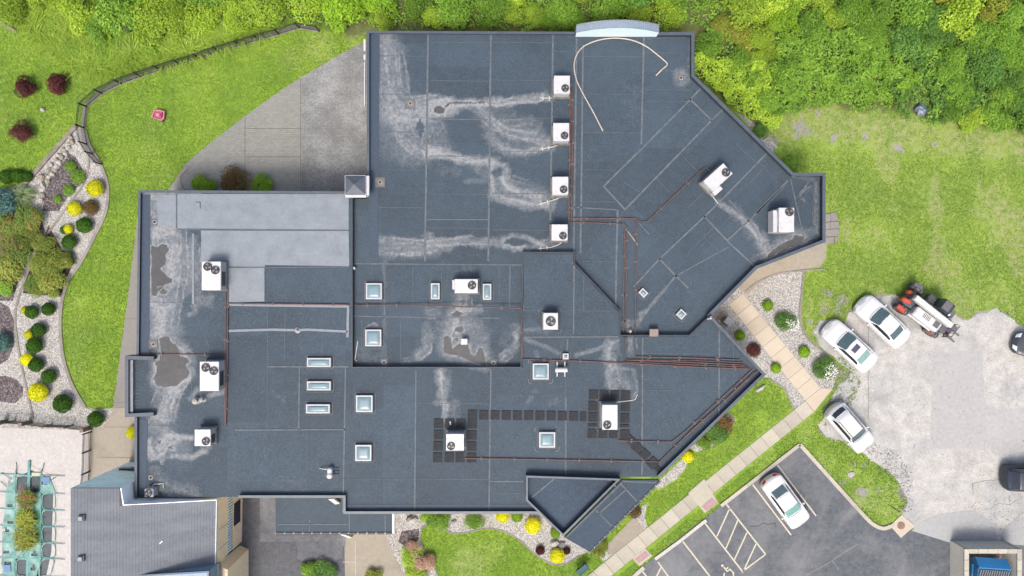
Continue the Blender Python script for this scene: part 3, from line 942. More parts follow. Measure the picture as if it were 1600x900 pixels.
# ---- stains: strokes are drawn in plan as surveyed on the roof
STROKES = [  # pts, half width, strength, softness
    ([(252, 310), (262, 360), (266, 420), (256, 480), (250, 520)], 20, .34, 18), ([(262, 520), (275, 560), (262, 620), (250, 660)], 16, .3, 18), ([(250, 690), (280, 700)], 16, .25, 14),
    ([(606, 80), (615, 150), (636, 190), (640, 236)], 20, .32, 20), ([(672, 196), (690, 230)], 14, .25, 16), ([(780, 178), (830, 200)], 14, .22, 14), ([(790, 290), (840, 305)], 14, .26, 12), ([(600, 388), (680, 386)], 13, .26, 10), ([(700, 520), (745, 530)], 22, .3, 14),
    ([(603, 60), (606, 100), (612, 140), (632, 168)], 13, .42, 9), ([(612, 70), (612, 130)], 18, .2, 10),
    ([(612, 172), (640, 178), (668, 172)], 22, .5, 16), ([(672, 170), (690, 171), (708, 166)], 13, .8, 6),
    ([(690, 162), (730, 160), (775, 160), (815, 155), (858, 152)], 4, .62, 7), ([(640, 168), (660, 160), (690, 158)], 8, .4, 8),
    ([(740, 165), (765, 190), (795, 210), (832, 214), (862, 222)], 7, .42, 12), ([(765, 170), (785, 195), (830, 190), (838, 200)], 5, .28, 12),
    ([(764, 212), (785, 232), (820, 238), (858, 228)], 5, .42, 8), ([(742, 163), (762, 186), (788, 209), (816, 216), (857, 220)], .8, .7, 1.2),
    ([(625, 190), (630, 215), (650, 232), (670, 240)], 13, .4, 12), ([(680, 190), (684, 225)], 14, .26, 14), ([(600, 200), (605, 240)], 9, .18, 12),
    ([(666, 237), (690, 240), (712, 247), (740, 252), (766, 253)], 4.5, .65, 7), ([(668, 236), (690, 238)], 8, .6, 6),
    ([(768, 250), (788, 258), (790, 285), (812, 300), (840, 308)], 3.5, .55, 6), ([(767, 250), (769, 300)], 2.5, .65, 4), ([(772, 275), (790, 300), (830, 312)], 9, .32, 10),
    ([(766, 306), (790, 312), (820, 320), (862, 322), (868, 300)], 3, .5, 7), ([(745, 260), (755, 272)], 6, .25, 8), ([(690, 265), (715, 270)], 6, .2, 8), ([(728, 284), (758, 282)], 2, .3, 5),
    ([(596, 375), (625, 380), (668, 384), (720, 378), (765, 379), (785, 377)], 5, .45, 8), ([(597, 392), (640, 397), (675, 392), (695, 384)], 6, .38, 9), ([(668, 372), (680, 378)], 6, .45, 6),
    ([(785, 376), (800, 368), (820, 370), (838, 378), (846, 382)], 2.2, .6, 4), ([(785, 380), (800, 388), (825, 388), (845, 384)], 3, .55, 5),
    ([(843, 230), (862, 226)], 8, .3, 8), ([(843, 312), (862, 308)], 8, .35, 8), ([(845, 384), (862, 380)], 6, .3, 7), ([(845, 153), (862, 152)], 5, .4, 5),
    # sunken middle roof
    ([(722, 462), (722, 488)], 13, .45, 6), ([(730, 424), (722, 430)], 7, .25, 9), ([(712, 482), (735, 484), (748, 482)], 4, .5, 6), ([(708, 495), (706, 515), (702, 535)], 8, .5, 8), ([(725, 500), (728, 520)], 8, .4, 10), ([(740, 500), (745, 530), (750, 540)], 7, .28, 10),
    ([(665, 510), (668, 522)], 5, .28, 6), ([(652, 555), (666, 545), (668, 530)], 8, .42, 6), ([(560, 552), (580, 560), (600, 565)], 10, .2, 9), ([(600, 410), (600, 520), (600, 560)], 2.5, .2, 5), ([(574, 515), (584, 508), (594, 514)], 4, .3, 5),
    ([(806, 512), (806, 540)], 4, .4, 5), ([(785, 562), (796, 552), (802, 545)], 6, .45, 7), ([(790, 530), (800, 522)], 10, .2, 10), ([(668, 492), (684, 488)], 6, .25, 6), ([(672, 480), (680, 490)], 8, .15, 6), ([(630, 562), (650, 560)], 3, .25, 5),
    # east wing
    ([(1122, 316), (1140, 328), (1158, 340), (1172, 350)], 2.5, .55, 5), ([(1165, 345), (1180, 360), (1190, 378), (1200, 388)], 5, .5, 7), ([(1195, 384), (1212, 386)], 7, .45, 8), ([(1150, 330), (1165, 352), (1185, 380)], 8, .22, 10), ([(1190, 366), (1196, 374)], 5, .35, 6), ([(1200, 392), (1180, 402)], 5, .3, 6), ([(1260, 368), (1272, 360)], 5, .25, 5),
    ([(1058, 122), (1066, 118)], 8, .25, 6), ([(1000, 500), (1015, 480), (1040, 450)], 1.2, .45, 3), ([(1000, 490), (1008, 486)], 2, .5, 3), ([(978, 505), (995, 505)], 6, .3, 6), ([(985, 140), (990, 180)], 15, .1, 14),
    # middle high roof
    ([(820, 530), (850, 540), (872, 552)], 1.6, .4, 4), ([(900, 555), (935, 545), (965, 532)], 1.6, .45, 4), ([(838, 550), (840, 562)], 2, .25, 5), ([(853, 520), (862, 516)], 5, .25, 5), ([(818, 516), (842, 515)], 2, .35, 4),
    # south roof
    ([(687, 580), (688, 605), (692, 622)], 5, .5, 7), ([(694, 585), (694, 620)], 5, .35, 8), ([(680, 630), (700, 631)], 2, .5, 4), ([(697, 632), (697, 652)], 4, .55, 5), ([(710, 632), (712, 650)], 5, .25, 7),
    ([(952, 538), (950, 560), (956, 580), (958, 606)], 6, .45, 8), ([(948, 548), (952, 600)], 2, .45, 4), ([(985, 530), (988, 550)], 5, .3, 6), ([(960, 575), (990, 578), (996, 610), (988, 624)], 1.4, .42, 3), ([(975, 590), (988, 612)], 6, .25, 8), ([(970, 580), (985, 590)], 6, .2, 8), ([(965, 545), (968, 600)], 5, .22, 7),
    ([(826, 625), (836, 612)], 3, .2, 4), ([(860, 630), (870, 622)], 3, .2, 4), ([(425, 610), (440, 625)], 3, .15, 6), ([(445, 755), (465, 760)], 14, .12, 10), ([(500, 720), (520, 760)], 16, .1, 12),
    # west wing
    ([(232, 303), (260, 302), (300, 308)], 12, .45, 8), ([(252, 320), (262, 345)], 14, .4, 8), ([(242, 362), (268, 362)], 12, .55, 5), ([(275, 385), (285, 400)], 14, .32, 10), ([(300, 378), (305, 430)], 8, .3, 8), ([(275, 420), (300, 448)], 12, .3, 12), ([(268, 388), (272, 440)], 9, .5, 6),
    ([(240, 470), (262, 478)], 9, .4, 8), ([(248, 480), (252, 505), (246, 528)], 11, .55, 8), ([(262, 478), (275, 475)], 6, .35, 8), ([(302, 478), (305, 488), (296, 492)], 2, .4, 4), ([(325, 470), (312, 468)], 8, .3, 8), ([(240, 600), (245, 560)], 3, .5, 5), ([(285, 540), (300, 562)], 3, .4, 6),
    ([(296, 580), (285, 598), (270, 612)], 5, .5, 7), ([(264, 610), (258, 635), (255, 652)], 8, .5, 8), ([(240, 655), (262, 658)], 8, .4, 7), ([(234, 690), (236, 712), (250, 716)], 4, .55, 5), ([(250, 705), (262, 690), (275, 685)], 8, .5, 5), ([(256, 678), (275, 682), (300, 684)], 2.5, .6, 4), ([(270, 712), (300, 715), (318, 705)], 2.2, .5, 5), ([(318, 705), (325, 698)], 7, .3, 5), ([(300, 620), (308, 608)], 4, .4, 5), ([(305, 628), (330, 618), (348, 612)], 2.5, .4, 4),
    ([(250, 752), (270, 765), (300, 772)], 9, .25, 10), ([(240, 735), (245, 745)], 8, .2, 8),
    # dirty cant strips inside the parapets
    ([(1080, 60), (1080, 112)], 1.2, .3, 3), ([(1078, 62), (1075, 112), (1095, 135), (1160, 200), (1230, 268)], 1.0, .35, 2), ([(1240, 275), (1270, 280)], 2, .3, 4), ([(1274, 285), (1273, 350)], .9, .4, 2), ([(1278, 285), (1277, 365)], .7, .35, 2), ([(1262, 285), (1250, 305), (1258, 315)], .8, .4, 2), ([(1268, 290), (1255, 300)], .8, .35, 2), ([(1238, 330), (1256, 372)], .7, .15, 2),
]
PONDS = [  # dark dried-up puddles with pale rims
    [(679, 170), (684, 165), (690, 166), (695, 169), (693, 175), (686, 178), (678, 175)],
    [(694, 528), (699, 525), (704, 528), (706, 546), (713, 541), (721, 537), (731, 539), (734, 551), (741, 557), (745, 552), (748, 545), (752, 543), (757, 550), (759, 560), (757, 571), (748, 568), (734, 563), (716, 556), (698, 552), (693, 545)],
    [(706, 492), (714, 484), (723, 491), (718, 495), (708, 495)], [(711, 513), (720, 511), (724, 516), (719, 520), (710, 518)], [(710, 530), (717, 528), (715, 534)],
    [(1200, 398), (1222, 380), (1236, 376), (1242, 368), (1252, 368), (1256, 374), (1252, 380), (1236, 386), (1215, 395), (1200, 404)],
    [(237, 385), (246, 387), (254, 382), (261, 383), (263, 392), (258, 401), (257, 414), (250, 420), (258, 428), (262, 433), (270, 435), (268, 441), (258, 444), (250, 452), (243, 462), (237, 460)],
    [(248, 450), (254, 448), (262, 455), (258, 460), (250, 458)],
    [(248, 529), (256, 526), (263, 528), (265, 534), (273, 538), (279, 546), (282, 558), (293, 559), (297, 564), (288, 570), (296, 582), (290, 590), (276, 603), (262, 605), (245, 603), (241, 588), (246, 574), (243, 568), (250, 562), (251, 548), (250, 540)],
    [(1061, 118), (1066, 117), (1068, 122), (1063, 125)], [(246, 690), (252, 688), (250, 694)], [(262, 700), (268, 696), (270, 702)],
]
CUTS = [((800, 378), 14, 5), ((297, 545), 0, 0), ((657, 200), 5, 18), ((778, 270), 9, 8), ((968, 560), 4, 8)]   # clean islands inside stains
CRACKS = [[(695, 167), (704, 161), (712, 160), (730, 161), (745, 160), (764, 160)]]


def filaments():
    rr = random.Random(31); out = []
    for pts, hw, s, soft in STROKES:
        if hw < 2.6 or s < .24: continue
        P_ = []
        for a, b in zip(pts[:-1], pts[1:]):
            n = max(1, int(math.hypot(b[0] - a[0], b[1] - a[1]) / 5))
            P_ += [(a[0] + (b[0] - a[0]) * i / n, a[1] + (b[1] - a[1]) * i / n) for i in range(n)]
        P_.append(pts[-1])
        if len(P_) < 4: continue
        for k in range(2 + int(hw / 4)):
            off = rr.uniform(-1, 1) * (hw + soft * .45); w = 0; line = []
            i0 = rr.randrange(0, max(1, len(P_) // 3)); i1 = rr.randrange(2 * len(P_) // 3, len(P_))
            for i in range(i0, i1):
                a, b = P_[max(i - 1, 0)], P_[min(i + 1, len(P_) - 1)]
                d = math.hypot(b[0] - a[0], b[1] - a[1]) or 1
                w = w * .85 + rr.uniform(-1.4, 1.4)
                line.append((P_[i][0] - (b[1] - a[1]) / d * (off + w), P_[i][1] + (b[0] - a[0]) / d * (off + w)))
            if len(line) > 1: out.append((line, .35, min(1, s * 1.5), 1.5))
    return out


FILS = filaments()


def sheet_tone(px, py):
    """slight tone of each roofing sheet"""
    t = np.zeros(px.shape)
    colx = np.digitize(px, [595, 667, 765, 861, 897, 909, 1004]); rowy = np.floor((py - 30) / 59 + colx * .37)
    nb = py < 412
    t = np.where(nb, _hash(colx, rowy, 3), t)
    u = (px + py) / 1.414; v = (px - py) / 1.414
    ew = (px - 1000 > (300 - py) * .9) & (py < 525)
    t = np.where(ew, _hash(np.floor(u / 62), np.floor(v / 118), 9), t)
    sc = np.digitize(px, [300, 356, 418, 467, 540, 600, 649, 766, 884, 1004, 1123])
    t = np.where(py >= 525, _hash(sc, np.floor(py / 92 + sc * .41), 15), np.where(nb | ew, t, _hash(sc, np.floor(py / 80), 21)))
    return t * 2 - 1


def roof_fields(X, Y, z):
    k = H * S / (H - z)
    px = X * k + 800; py = 450 - Y * k
    wx = (fbm(px / 11, py / 11, 5, 5) - .5) * 13; wy = (fbm(px / 11, py / 11, 8, 5) - .5) * 13
    fx = (fbm(px / 3, py / 3, 31, 3) - .5) * 4; fy = (fbm(px / 3, py / 3, 37, 3) - .5) * 4
    qx, qy = px + wx + fx, py + wy + fy
    stain = np.zeros(X.shape)
    streak = fbm(px / 4, py / 4, 55, 4)
    for pts, hw, s, soft in STROKES + FILS:
        xs = [p[0] for p in pts]; ys = [p[1] for p in pts]; r = hw + soft + 14
        sel = (px > min(xs) - r) & (px < max(xs) + r) & (py > min(ys) - r) & (py < max(ys) + r)
        if not sel.any(): continue
        small = hw < 2.6
        ax, ay = (px[sel] + fx[sel] * .5, py[sel] + fy[sel] * .5) if small else (qx[sel], qy[sel])
        d = dist_line(pts, ax, ay)
        s = min(1, s * (1.3 if min(xs) < 330 else 1.0))
        v = s * .92 * (1 - sstep(hw * .5, hw + soft * 1.25, d)) * (.45 + 1.1 * streak[sel])
        # drying lines near the edge of the stroke
        wob = fbm(px[sel] / 9, py[sel] / 9, 23, 4)
        inside = 1 - sstep(hw * .6, hw + soft * 1.1, d)
        v = v + .30 * s * inside * np.exp(-((np.sin(d / 2.6 + wob * 16)) / .2) ** 2) * (streak[sel] > .42)
        stain[sel] = np.maximum(stain[sel], v) + .25 * np.minimum(stain[sel], v)
    for (cx, cy), rx, ry in CUTS:
        if rx: stain *= 1 - .85 * (1 - sstep(.6, 1.0, np.hypot((qx - cx) / rx, (qy - cy) / ry)))
    pond = np.zeros(X.shape); rim = np.zeros(X.shape)
    for pl in PONDS:
        xs = [p[0] for p in pl]; ys = [p[1] for p in pl]; r = 22
        sel = (px > min(xs) - r) & (px < max(xs) + r) & (py > min(ys) - r) & (py < max(ys) + r)
        if not sel.any(): continue
        d = poly_sd(pl, px[sel] + wx[sel] * .35 + fx[sel] * .4, py[sel] + wy[sel] * .35 + fy[sel] * .4)
        pond[sel] = np.maximum(pond[sel], 1 - sstep(-1.2, 1.2, d))
        rim[sel] = np.maximum(rim[sel], np.exp(-((d - 1.8) / 1.2) ** 2) * (.4 + .7 * streak[sel]))
        stain[sel] = np.maximum(stain[sel], .55 * (1 - sstep(0, 19, d)) * (.45 + 1.1 * streak[sel]))
    for c in CRACKS:
        d = dist_line(c, px + fx * .8, py + fy * .8)
        pond = np.maximum(pond, (1 - sstep(.6, 1.6, d)))
    # general faint weathering
    stain = stain + .05 * sstep(.52, .75, fbm(px / 60, py / 60, 71))
    return np.clip(stain, 0, 1), pond, np.clip(rim, 0, 1)


def roof_grid(name, xy, z, mat, parent, cell=.08, fall=None):
    a = np.array(xy)
    xs = np.arange(a[:, 0].min(), a[:, 0].max() + cell, cell); ys = np.arange(a[:, 1].min(), a[:, 1].max() + cell, cell)
    X, Y = np.meshgrid(xs, ys)
    m, n = X.shape
    idx = np.arange(m * n).reshape(m, n)
    F = np.stack([idx[:-1, :-1], idx[:-1, 1:], idx[1:, 1:], idx[1:, :-1]], -1).reshape(-1, 4)
    cx = (X[:-1, :-1] + cell / 2).ravel(); cy = (Y[:-1, :-1] + cell / 2).ravel()
    F = F[inpoly(shrink(xy, -.02), cx, cy)]
    used = np.unique(F); re = np.full(m * n, -1); re[used] = np.arange(len(used)); F = re[F]
    X = X.ravel()[used]; Y = Y.ravel()[used]
    st, po, ri = roof_fields(X, Y, z)
    Z = z + (fbm(X / 2.2, Y / 2.2, 91, 3) - .5) * .02
    me = np_mesh(name, np.stack([X, Y, Z], -1), F, True)
    kk = H * S / (H - z); attr(me, "tone", sheet_tone(X * kk + 800, 450 - Y * kk)); attr(me, "stain", st); attr(me, "pond", po); attr(me, "rim", ri)
    return link_mesh(name, me, mat, parent)


ROOF_L = roof_grid("roof", shrink(low_xy, .05), ZL, M_ROOF, BLD); ROOF_L["label"] = "lower north and east membrane roof with pale drying stains"
ROOF_H = roof_grid("roof", shrink(high_xy, .05), ZH, M_ROOF, BLD); ROOF_H["label"] = "higher south and west membrane roof"


def seams(lines, z, parent, w, mat, name="seam", t=.012):
    for ln in lines:
        MB().strip([(p.x, p.y) for p in PP(ln, z)], w, z - .02, z + .012 + t).build(name, mat, parent)


# broad lap seams of the north block and east wing
seams([[(669, 52), (664, 408)], [(767, 52), (763, 408)], [(864, 54), (860, 344)], [(901, 60), (896, 410)], [(911, 70), (907, 395)], [(1006, 58), (1002, 225)],
       [(942, 292), (1007, 228), (1078, 156), (1095, 138)], [(944, 292), (977, 328)], [(1078, 155), (1112, 188), (1130, 170)], [(1112, 188), (977, 327)],
       [(1205, 232), (1122, 318), (1030, 405), (990, 448)], [(1231, 282), (1175, 340), (1137, 375)], [(1224, 292), (1182, 334)], [(1030, 404), (1057, 432), (1075, 450)],
       [(1057, 430), (1038, 452), (1020, 470)], [(1100, 338), (1140, 380)], [(965, 328), (963, 400), (962, 480)], [(1140, 380), (1178, 415)]],
      ZL, ROOF_L, .13, M_SEAM)
seams([[(665, 343), (762, 343)], [(672, 186), (763, 187)], [(897, 324), (966, 328)], [(552, 412), (816, 414)], [(600, 414), (601, 470), (600, 520)], [(797, 416), (796, 480)], [(553, 494), (690, 496), (780, 497)], [(1138, 312), (1178, 354)], [(1058, 430), (1138, 386)], [(1235, 280), (1256, 372)]],
      ZL, ROOF_L, .08, M_SEAM)
thin = []
for (x0, x1, yy) in ((576, 667, (87, 147, 206, 265, 324)), (671, 764, (66, 126, 244, 303)), (769, 861, (66, 125, 184, 236, 302, 359)), (866, 892, (80, 124, 183)), (912, 1004, (88, 147, 207)), (1008, 1080, (82, 140, 158)), (576, 664, (383,)), (669, 762, (356,)), (910, 962, (265, 315, 408)), (555, 815, (470,))):
    for y in yy: thin.append([(x0, y), (x1, y + .8)])
for a, b in (((1063, 240), (1092, 270)), ((1183, 250), (1215, 285)), ((1145, 335), (1095, 385)), ((1110, 290), (1075, 325)), ((1020, 272), (1045, 300)), ((1015, 420), (1045, 452)), ((1125, 395), (1100, 370)), ((1200, 255), (1165, 292)), ((1075, 395), (1120, 350)), ((1000, 300), (975, 285)), ((1150, 225), (1180, 252))):
    thin.append([a, b])
for x in (582, 645, 690, 742, 780): thin.append([(x, 418), (x, 470)])
for x in (565, 626, 686, 750): thin.append([(x, 500), (x, 565)])
seams(thin, ZL, ROOF_L, .035, M_SEAMD, t=.004)
# south / west / middle roof
seams([[(540, 574), (536, 800)], [(650, 578), (648, 798)], [(767, 578), (764, 798)], [(884, 620), (884, 742)], [(1004, 528), (1003, 742)], [(1124, 500), (1123, 655)], [(468, 574), (467, 672)], [(367, 672), (540, 671)], [(418, 573), (545, 573)], [(819, 527), (966, 526)], [(897, 414), (896, 522)], [(887, 530), (886, 548)], [(765, 752), (818, 752)]],
      ZH, ROOF_H, .1, M_SEAM)
thin = [[(218, 472), (352, 473)], [(225, 664), (352, 667)], [(300, 575), (299, 664)], [(418, 480), (418, 670)], [(445, 480), (445, 570)], [(503, 482), (503, 560)], [(540, 748), (764, 749)], [(652, 630), (766, 631)], [(770, 640), (820, 640)], [(1004, 610), (1122, 611)], [(770, 770), (820, 771)], [(884, 555), (883, 618)], [(650, 748), (764, 748)], [(1005, 552), (1110, 553)], [(1146, 530), (1146, 600)], [(818, 485), (960, 486)], [(327, 620), (327, 664)], [(480, 680), (480, 770)], [(300, 476), (326, 540)], [(600, 690), (600, 798)], [(912, 430), (912, 485)], [(940, 610), (1000, 611)]]
seams(thin, ZH, ROOF_H, .035, M_SEAMD, t=.004)


# rings of sealant round old penetrations
def ring(name, px, py, z, r, parent, mat):
    c = P(px, py, z)
    MB().strip([(c.x + r * math.cos(a), c.y + r * math.sin(a)) for a in np.linspace(0, 2 * math.pi, 14)[:-1]], .04, z - .01, z + .03, closed=True).build(name, mat, parent)


for x, y, r in ((957, 193, .17), (1041, 110, .07), (912, 340, .06)): ring("sealant_ring", x, y, ZL, r, ROOF_L, M_SEAMD)
for x, y, r in ((1071, 601, .17), (1130, 591, .12), (1027, 700, .1), (804, 683, .14)): ring("sealant_ring", x, y, ZH, r, ROOF_H, M_SEAMD)

# silver coated sheets of the west wing
for i, (q, lb) in enumerate((([(277, 303), (545, 303), (545, 360), (276, 357)], "upper silver coated sheet"), ([(314, 360), (545, 361), (546, 416), (414, 414), (414, 417), (318, 416)], "middle silver coated sheet"), ([(357, 419), (413, 418), (413, 471), (357, 473)], "lower silver coated sheet"), ([(245, 304), (276, 304), (276, 355), (247, 352)], "stained silver sheet at the corner"))):
    o = MB().prism([(p.x, p.y) for p in PP(q, ZH)], ZH - .02, ZH + .03 + .002 * i).build("coated_sheet", M_SILVER, ROOF_H)
    o["label"] = lb
seams([[(276, 303), (276, 357)], [(277, 358), (545, 360)], [(355, 418), (545, 417)], [(414, 418), (414, 472)], [(306, 316), (313, 316), (313, 326)]], ZH + .02, ROOF_H, .08, M_SEAMD, t=.02)
seams([[(356, 476), (544, 479), (543, 527)], [(357, 517), (425, 515), (463, 516), (480, 515), (543, 518)]], ZH, ROOF_H, .17, simple("pale_repair_tape", (.12, .135, .155), .6, .12, 4), "repair_tape", .02)
seams([[(302, 365), (302, 475)], [(316, 378), (316, 408)]], ZH, ROOF_H, .16, M_SILVER, "repair_tape", .018)
# dark strips: clean membrane along the west parapets, painted parapet shadow along the south
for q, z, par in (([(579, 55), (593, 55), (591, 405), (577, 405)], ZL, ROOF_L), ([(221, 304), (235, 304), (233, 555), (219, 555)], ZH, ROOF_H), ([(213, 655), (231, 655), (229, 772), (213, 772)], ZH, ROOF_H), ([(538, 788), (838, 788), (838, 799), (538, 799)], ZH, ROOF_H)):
    MB().prism([(p.x, p.y) for p in PP(q, z)], z - .02, z + .022).build("edge_and_shade_sheet", simple("clean_and_shaded_membrane_%d" % len(MATS), (.018, .032, .052), .7, .18, 5, .15, 60), par)


# wrinkled flashing skirts inside the east wing parapet
rw_ = random.Random(77)
for a_, b_ in (((1078, 58), (1077, 116)), ((1082, 122), (1150, 190)), ((1150, 190), (1228, 268)), ((1245, 278), (1280, 279)), ((1279, 282), (1278, 365)), ((1270, 285), (1268, 352)), ((1268, 292), (1246, 316)), ((1262, 284), (1244, 308)), ((1272, 370), (1215, 396)), ((1010, 60), (1072, 60))):
    n_ = 14; ln_ = []
    for i_ in range(n_ + 1):
        t_ = i_ / n_
        ln_.append((a_[0] + (b_[0] - a_[0]) * t_ + rw_.uniform(-1.6, 1.6), a_[1] + (b_[1] - a_[1]) * t_ + rw_.uniform(-1.6, 1.6)))
    MB().strip([(p.x, p.y) for p in PP(ln_, ZL)], .05, ZL - .02, ZL + .05).build("wrinkle", M_SEAMD, ROOF_L)

# ---- parapets
def parapet(name, pts, z, h, w, side, mat=None, closed=False):
    xy = [(p.x, p.y) for p in PP(pts, z + h)]
    MB().strip(xy, w, z - .6, z + h - .03, side, closed).build("parapet", M_FLASH, BLD)
    MB().strip(xy, w + .05, z + h - .03, z + h, side, closed).build("coping", mat or M_COPING, BLD)


parapet("p", [(573, 300), (573, 48), (898, 49.5)], ZL, .3, .13, -1)
parapet("p", [(1028, 50), (1085, 50), (1085, 117), (1240, 270), (1290, 270), (1290, 378), (1183, 420), (1108, 496)], ZL, .55, .17, -1)
parapet("p", [(213, 556), (216, 297), (549, 299)], ZH, .22, .12, -1)
parapet("p", [(1111, 493), (1197, 585), (1030, 747)], ZH, .42, .15, -1)
parapet("p", [(842, 803), (536, 803), (536, 778), (372, 778)], ZH, .35, .13, -1, M_COPINGM)
parapet("p", [(210, 778), (210, 652)], ZH, .25, .14, -1)
parapet("p", [(240, 650), (195, 652), (195, 556), (240, 557)], ZH, .45, .2, -1)
# inner pale cant of the west bay
MB().strip([(p.x, p.y) for p in PP([(207, 562), (207, 644)], ZH)], .32, ZH, ZH + .25, 0).build("bay_cant", M_COPINGL, BLD)
mb = MB()
for k in range(14):
    y = 566 + k * 5.4
    mb.box(P(214, y, ZH + .03), (.16 + .25 * (k in (9, 11, 12)), .04, .03))
mb.build("sealant_tabs", M_SEAM, BLD)["kind"] = "stuff"
# low steps between the roof levels (metal edge)
for ln in ([(549, 299), (549, 575), (815, 575), (818, 395), (897, 395), (897, 412), (968, 487), (968, 525), (1078, 525), (1111, 493)],):
    MB().strip([(p.x, p.y) for p in PP(ln, ZH + .1)], .07, ZH - .55, ZH + .045, 1).build("roof_edge", M_FLASH, BLD)

# triangular entrance roof
TRI = [(822, 743), (970, 748), (880, 838), (822, 782)]
ZT = ZH + .1
tri_xy = [(p.x, p.y) for p in PP(TRI, ZT + .5)]
MB().prism(shrink(tri_xy, .05), 0, ZT - .03).build("wall", M_WALL, BLD)
RT = roof_grid("roof", shrink(tri_xy, .05), ZT, M_ROOF2, BLD, .12); RT["label"] = "triangular entrance roof inside its own parapet"
MB().strip(tri_xy, .1, ZT - .6, ZT + .5, -1, True).build("parapet", M_FLASH, BLD)
MB().strip(tri_xy, .13, ZT + .5, ZT + .53, -1, True).build("coping", M_COPING, BLD)
seams([[(866, 748), (830, 778)], [(950, 748), (962, 760)]], ZT, RT, .1, M_SEAM)
# low eave canopy along the diagonal
ZC = 3.3
CAN = [(972, 750), (1030, 750), (921, 862), (882, 840)]
can_xy = [(p.x, p.y) for p in PP(CAN, ZC)]
MB().prism(can_xy, ZC - .35, ZC).build("canopy", M_ROOF2, BLD)["label"] = "low dark membrane eave canopy over the entrance walk"
seams([[(971, 757), (995, 783)], [(931, 797), (956, 822)], [(972, 754), (886, 838)], [(978, 765), (935, 803)], [(973, 752), (1026, 754)]], ZC, BLD, .1, M_SEAM)
def dashed(a, b, z, n, parent):
    A = P(a[0], a[1], z); B = P(b[0], b[1], z); d = (B - A); t = d.normalized()
    rz = math.atan2(t.y, t.x)
    MB().box((A + B) / 2 - Vector((0, 0, .08)), (d.length, .1, .12), rz).build("gutter", M_COPINGL, parent)
    for k in range(n):
        c = A + d * (k + .5) / n
        MB().box(c, (d.length / n * .82, .13, .06), rz).build("gutter_guard", M_FLASH, parent)
dashed((921, 863.5), (1032, 751), ZC + .02, 14, BLD)
# low canopy at the south-west court
C2 = [(430, 776), (616, 776), (616, 833), (430, 833)]
MB().prism([(p.x, p.y) for p in PP(C2, ZC)], ZC - .4, ZC).build("canopy", M_ROOF, BLD)["label"] = "low flat canopy roof beside the speckled court"
seams([[(433, 819), (545, 819)], [(546, 800), (546, 830)], [(484, 812), (484, 831)], [(430, 781), (430, 832)], [(602, 806), (602, 830)]], ZC, BLD, .08, M_SEAM)
MB().strip([(p.x, p.y) for p in PP([(614.5, 800), (614.5, 834)], ZC + .1)], .16, ZC - .35, ZC + .1).build("fascia", simple("white_fascia", (.36, .36, .36), .5, .08), BLD)
dashed((430, 833.5), (616, 833.5), ZC + .04, 13, BLD)
MB().prism([(p.x, p.y) for p in PP([(440, 776), (540, 776), (540, 825), (440, 825)], ZC)], 0, ZC - .4).build("wall", M_WALL, BLD)
mb = MB(); q = PP([(513, 780), (522, 780), (531, 787), (524, 788)], ZC + .3)
mb.prism([(p.x, p.y) for p in q], ZC + .02, ZC + .32).build("downspout_elbow", MATS["white_fascia"], BLD)
MB().prism([(p.x, p.y) for p in PP([(530, 835), (538, 835.5), (550, 840), (546, 841)], .6)], 0, .6).build("downspout_elbow", MATS["white_fascia"], BLD)

# barrel-arched feature on the north wall: glazed white gable and ribbed vault
ARC = thing("arched_canopy", "pale ribbed barrel-arched canopy with white gable on the north parapet", "canopy")
x0 = P(899, 57, ZL).x; x1 = P(1026, 57, ZL).x; ys_ = P(900, 57.5, ZL).y
rise = 1.25; n = 18; zb = ZL + .5
arc = []
for i in range(n + 1):
    t = i / n
    arc.append((x0 + (x1 - x0) * t, zb + .3 + rise * .72 * (1 - (2 * t - 1) ** 2)))
front = [(x, ys_, z) for x, z in arc]; dep = .52
mb = MB(); vs = [(x0, ys_, ZL)] + front + [(x1, ys_, ZL)]
mb.add(vs + [(v[0], v[1] + .12, v[2]) for v in vs], [tuple(range(len(vs))), tuple(range(2 * len(vs) - 1, len(vs) - 1, -1))])
mb.build("gable_panel", simple("white_translucent_panel", (.5, .6, .61), .35, .04, 2), ARC)
m_rib = simple("ribbed_pale_metal", (.17, .215, .26), .45, .08, 3, metal=.2)
mb = MB()
vs = []
for x, z in arc: vs += [(x, ys_ + .02, z + .02), (x, ys_ + dep, z + .02), (x, ys_ + dep, z - .1), (x, ys_ + .02, z - .1)]
fs = []
for i in range(n):
    for k in range(4): fs.append((4 * i + k, 4 * i + 4 + k, 4 * i + 4 + (k + 1) % 4, 4 * i + (k + 1) % 4))
mb.add(vs, fs + [(0, 1, 2, 3), (4 * n + 3, 4 * n + 2, 4 * n + 1, 4 * n)]).build("vault", m_rib, ARC)
mr = simple("rib_metal_light", (.2, .25, .3), .4, .08, 3, metal=.2)
for i in range(1, 2 * n):
    t = i / (2 * n); x = x0 + (x1 - x0) * t; z = zb + .3 + rise * .72 * (1 - (2 * t - 1) ** 2)
    MB().box((x, ys_ + dep / 2, z + .04), (.03, dep, .05)).build("rib", mr, ARC)
mb = MB()
for i in range(n): pass
mb.tube([(x, ys_ + dep, z + .03) for x, z in arc], .05, 6).build("rim", M_COPINGL, ARC)
mb = MB().box(((x0 + x1) / 2, ys_ + .3, ZL - .3), (x1 - x0, .4, 1.3)).build("support", M_COPINGL, ARC)

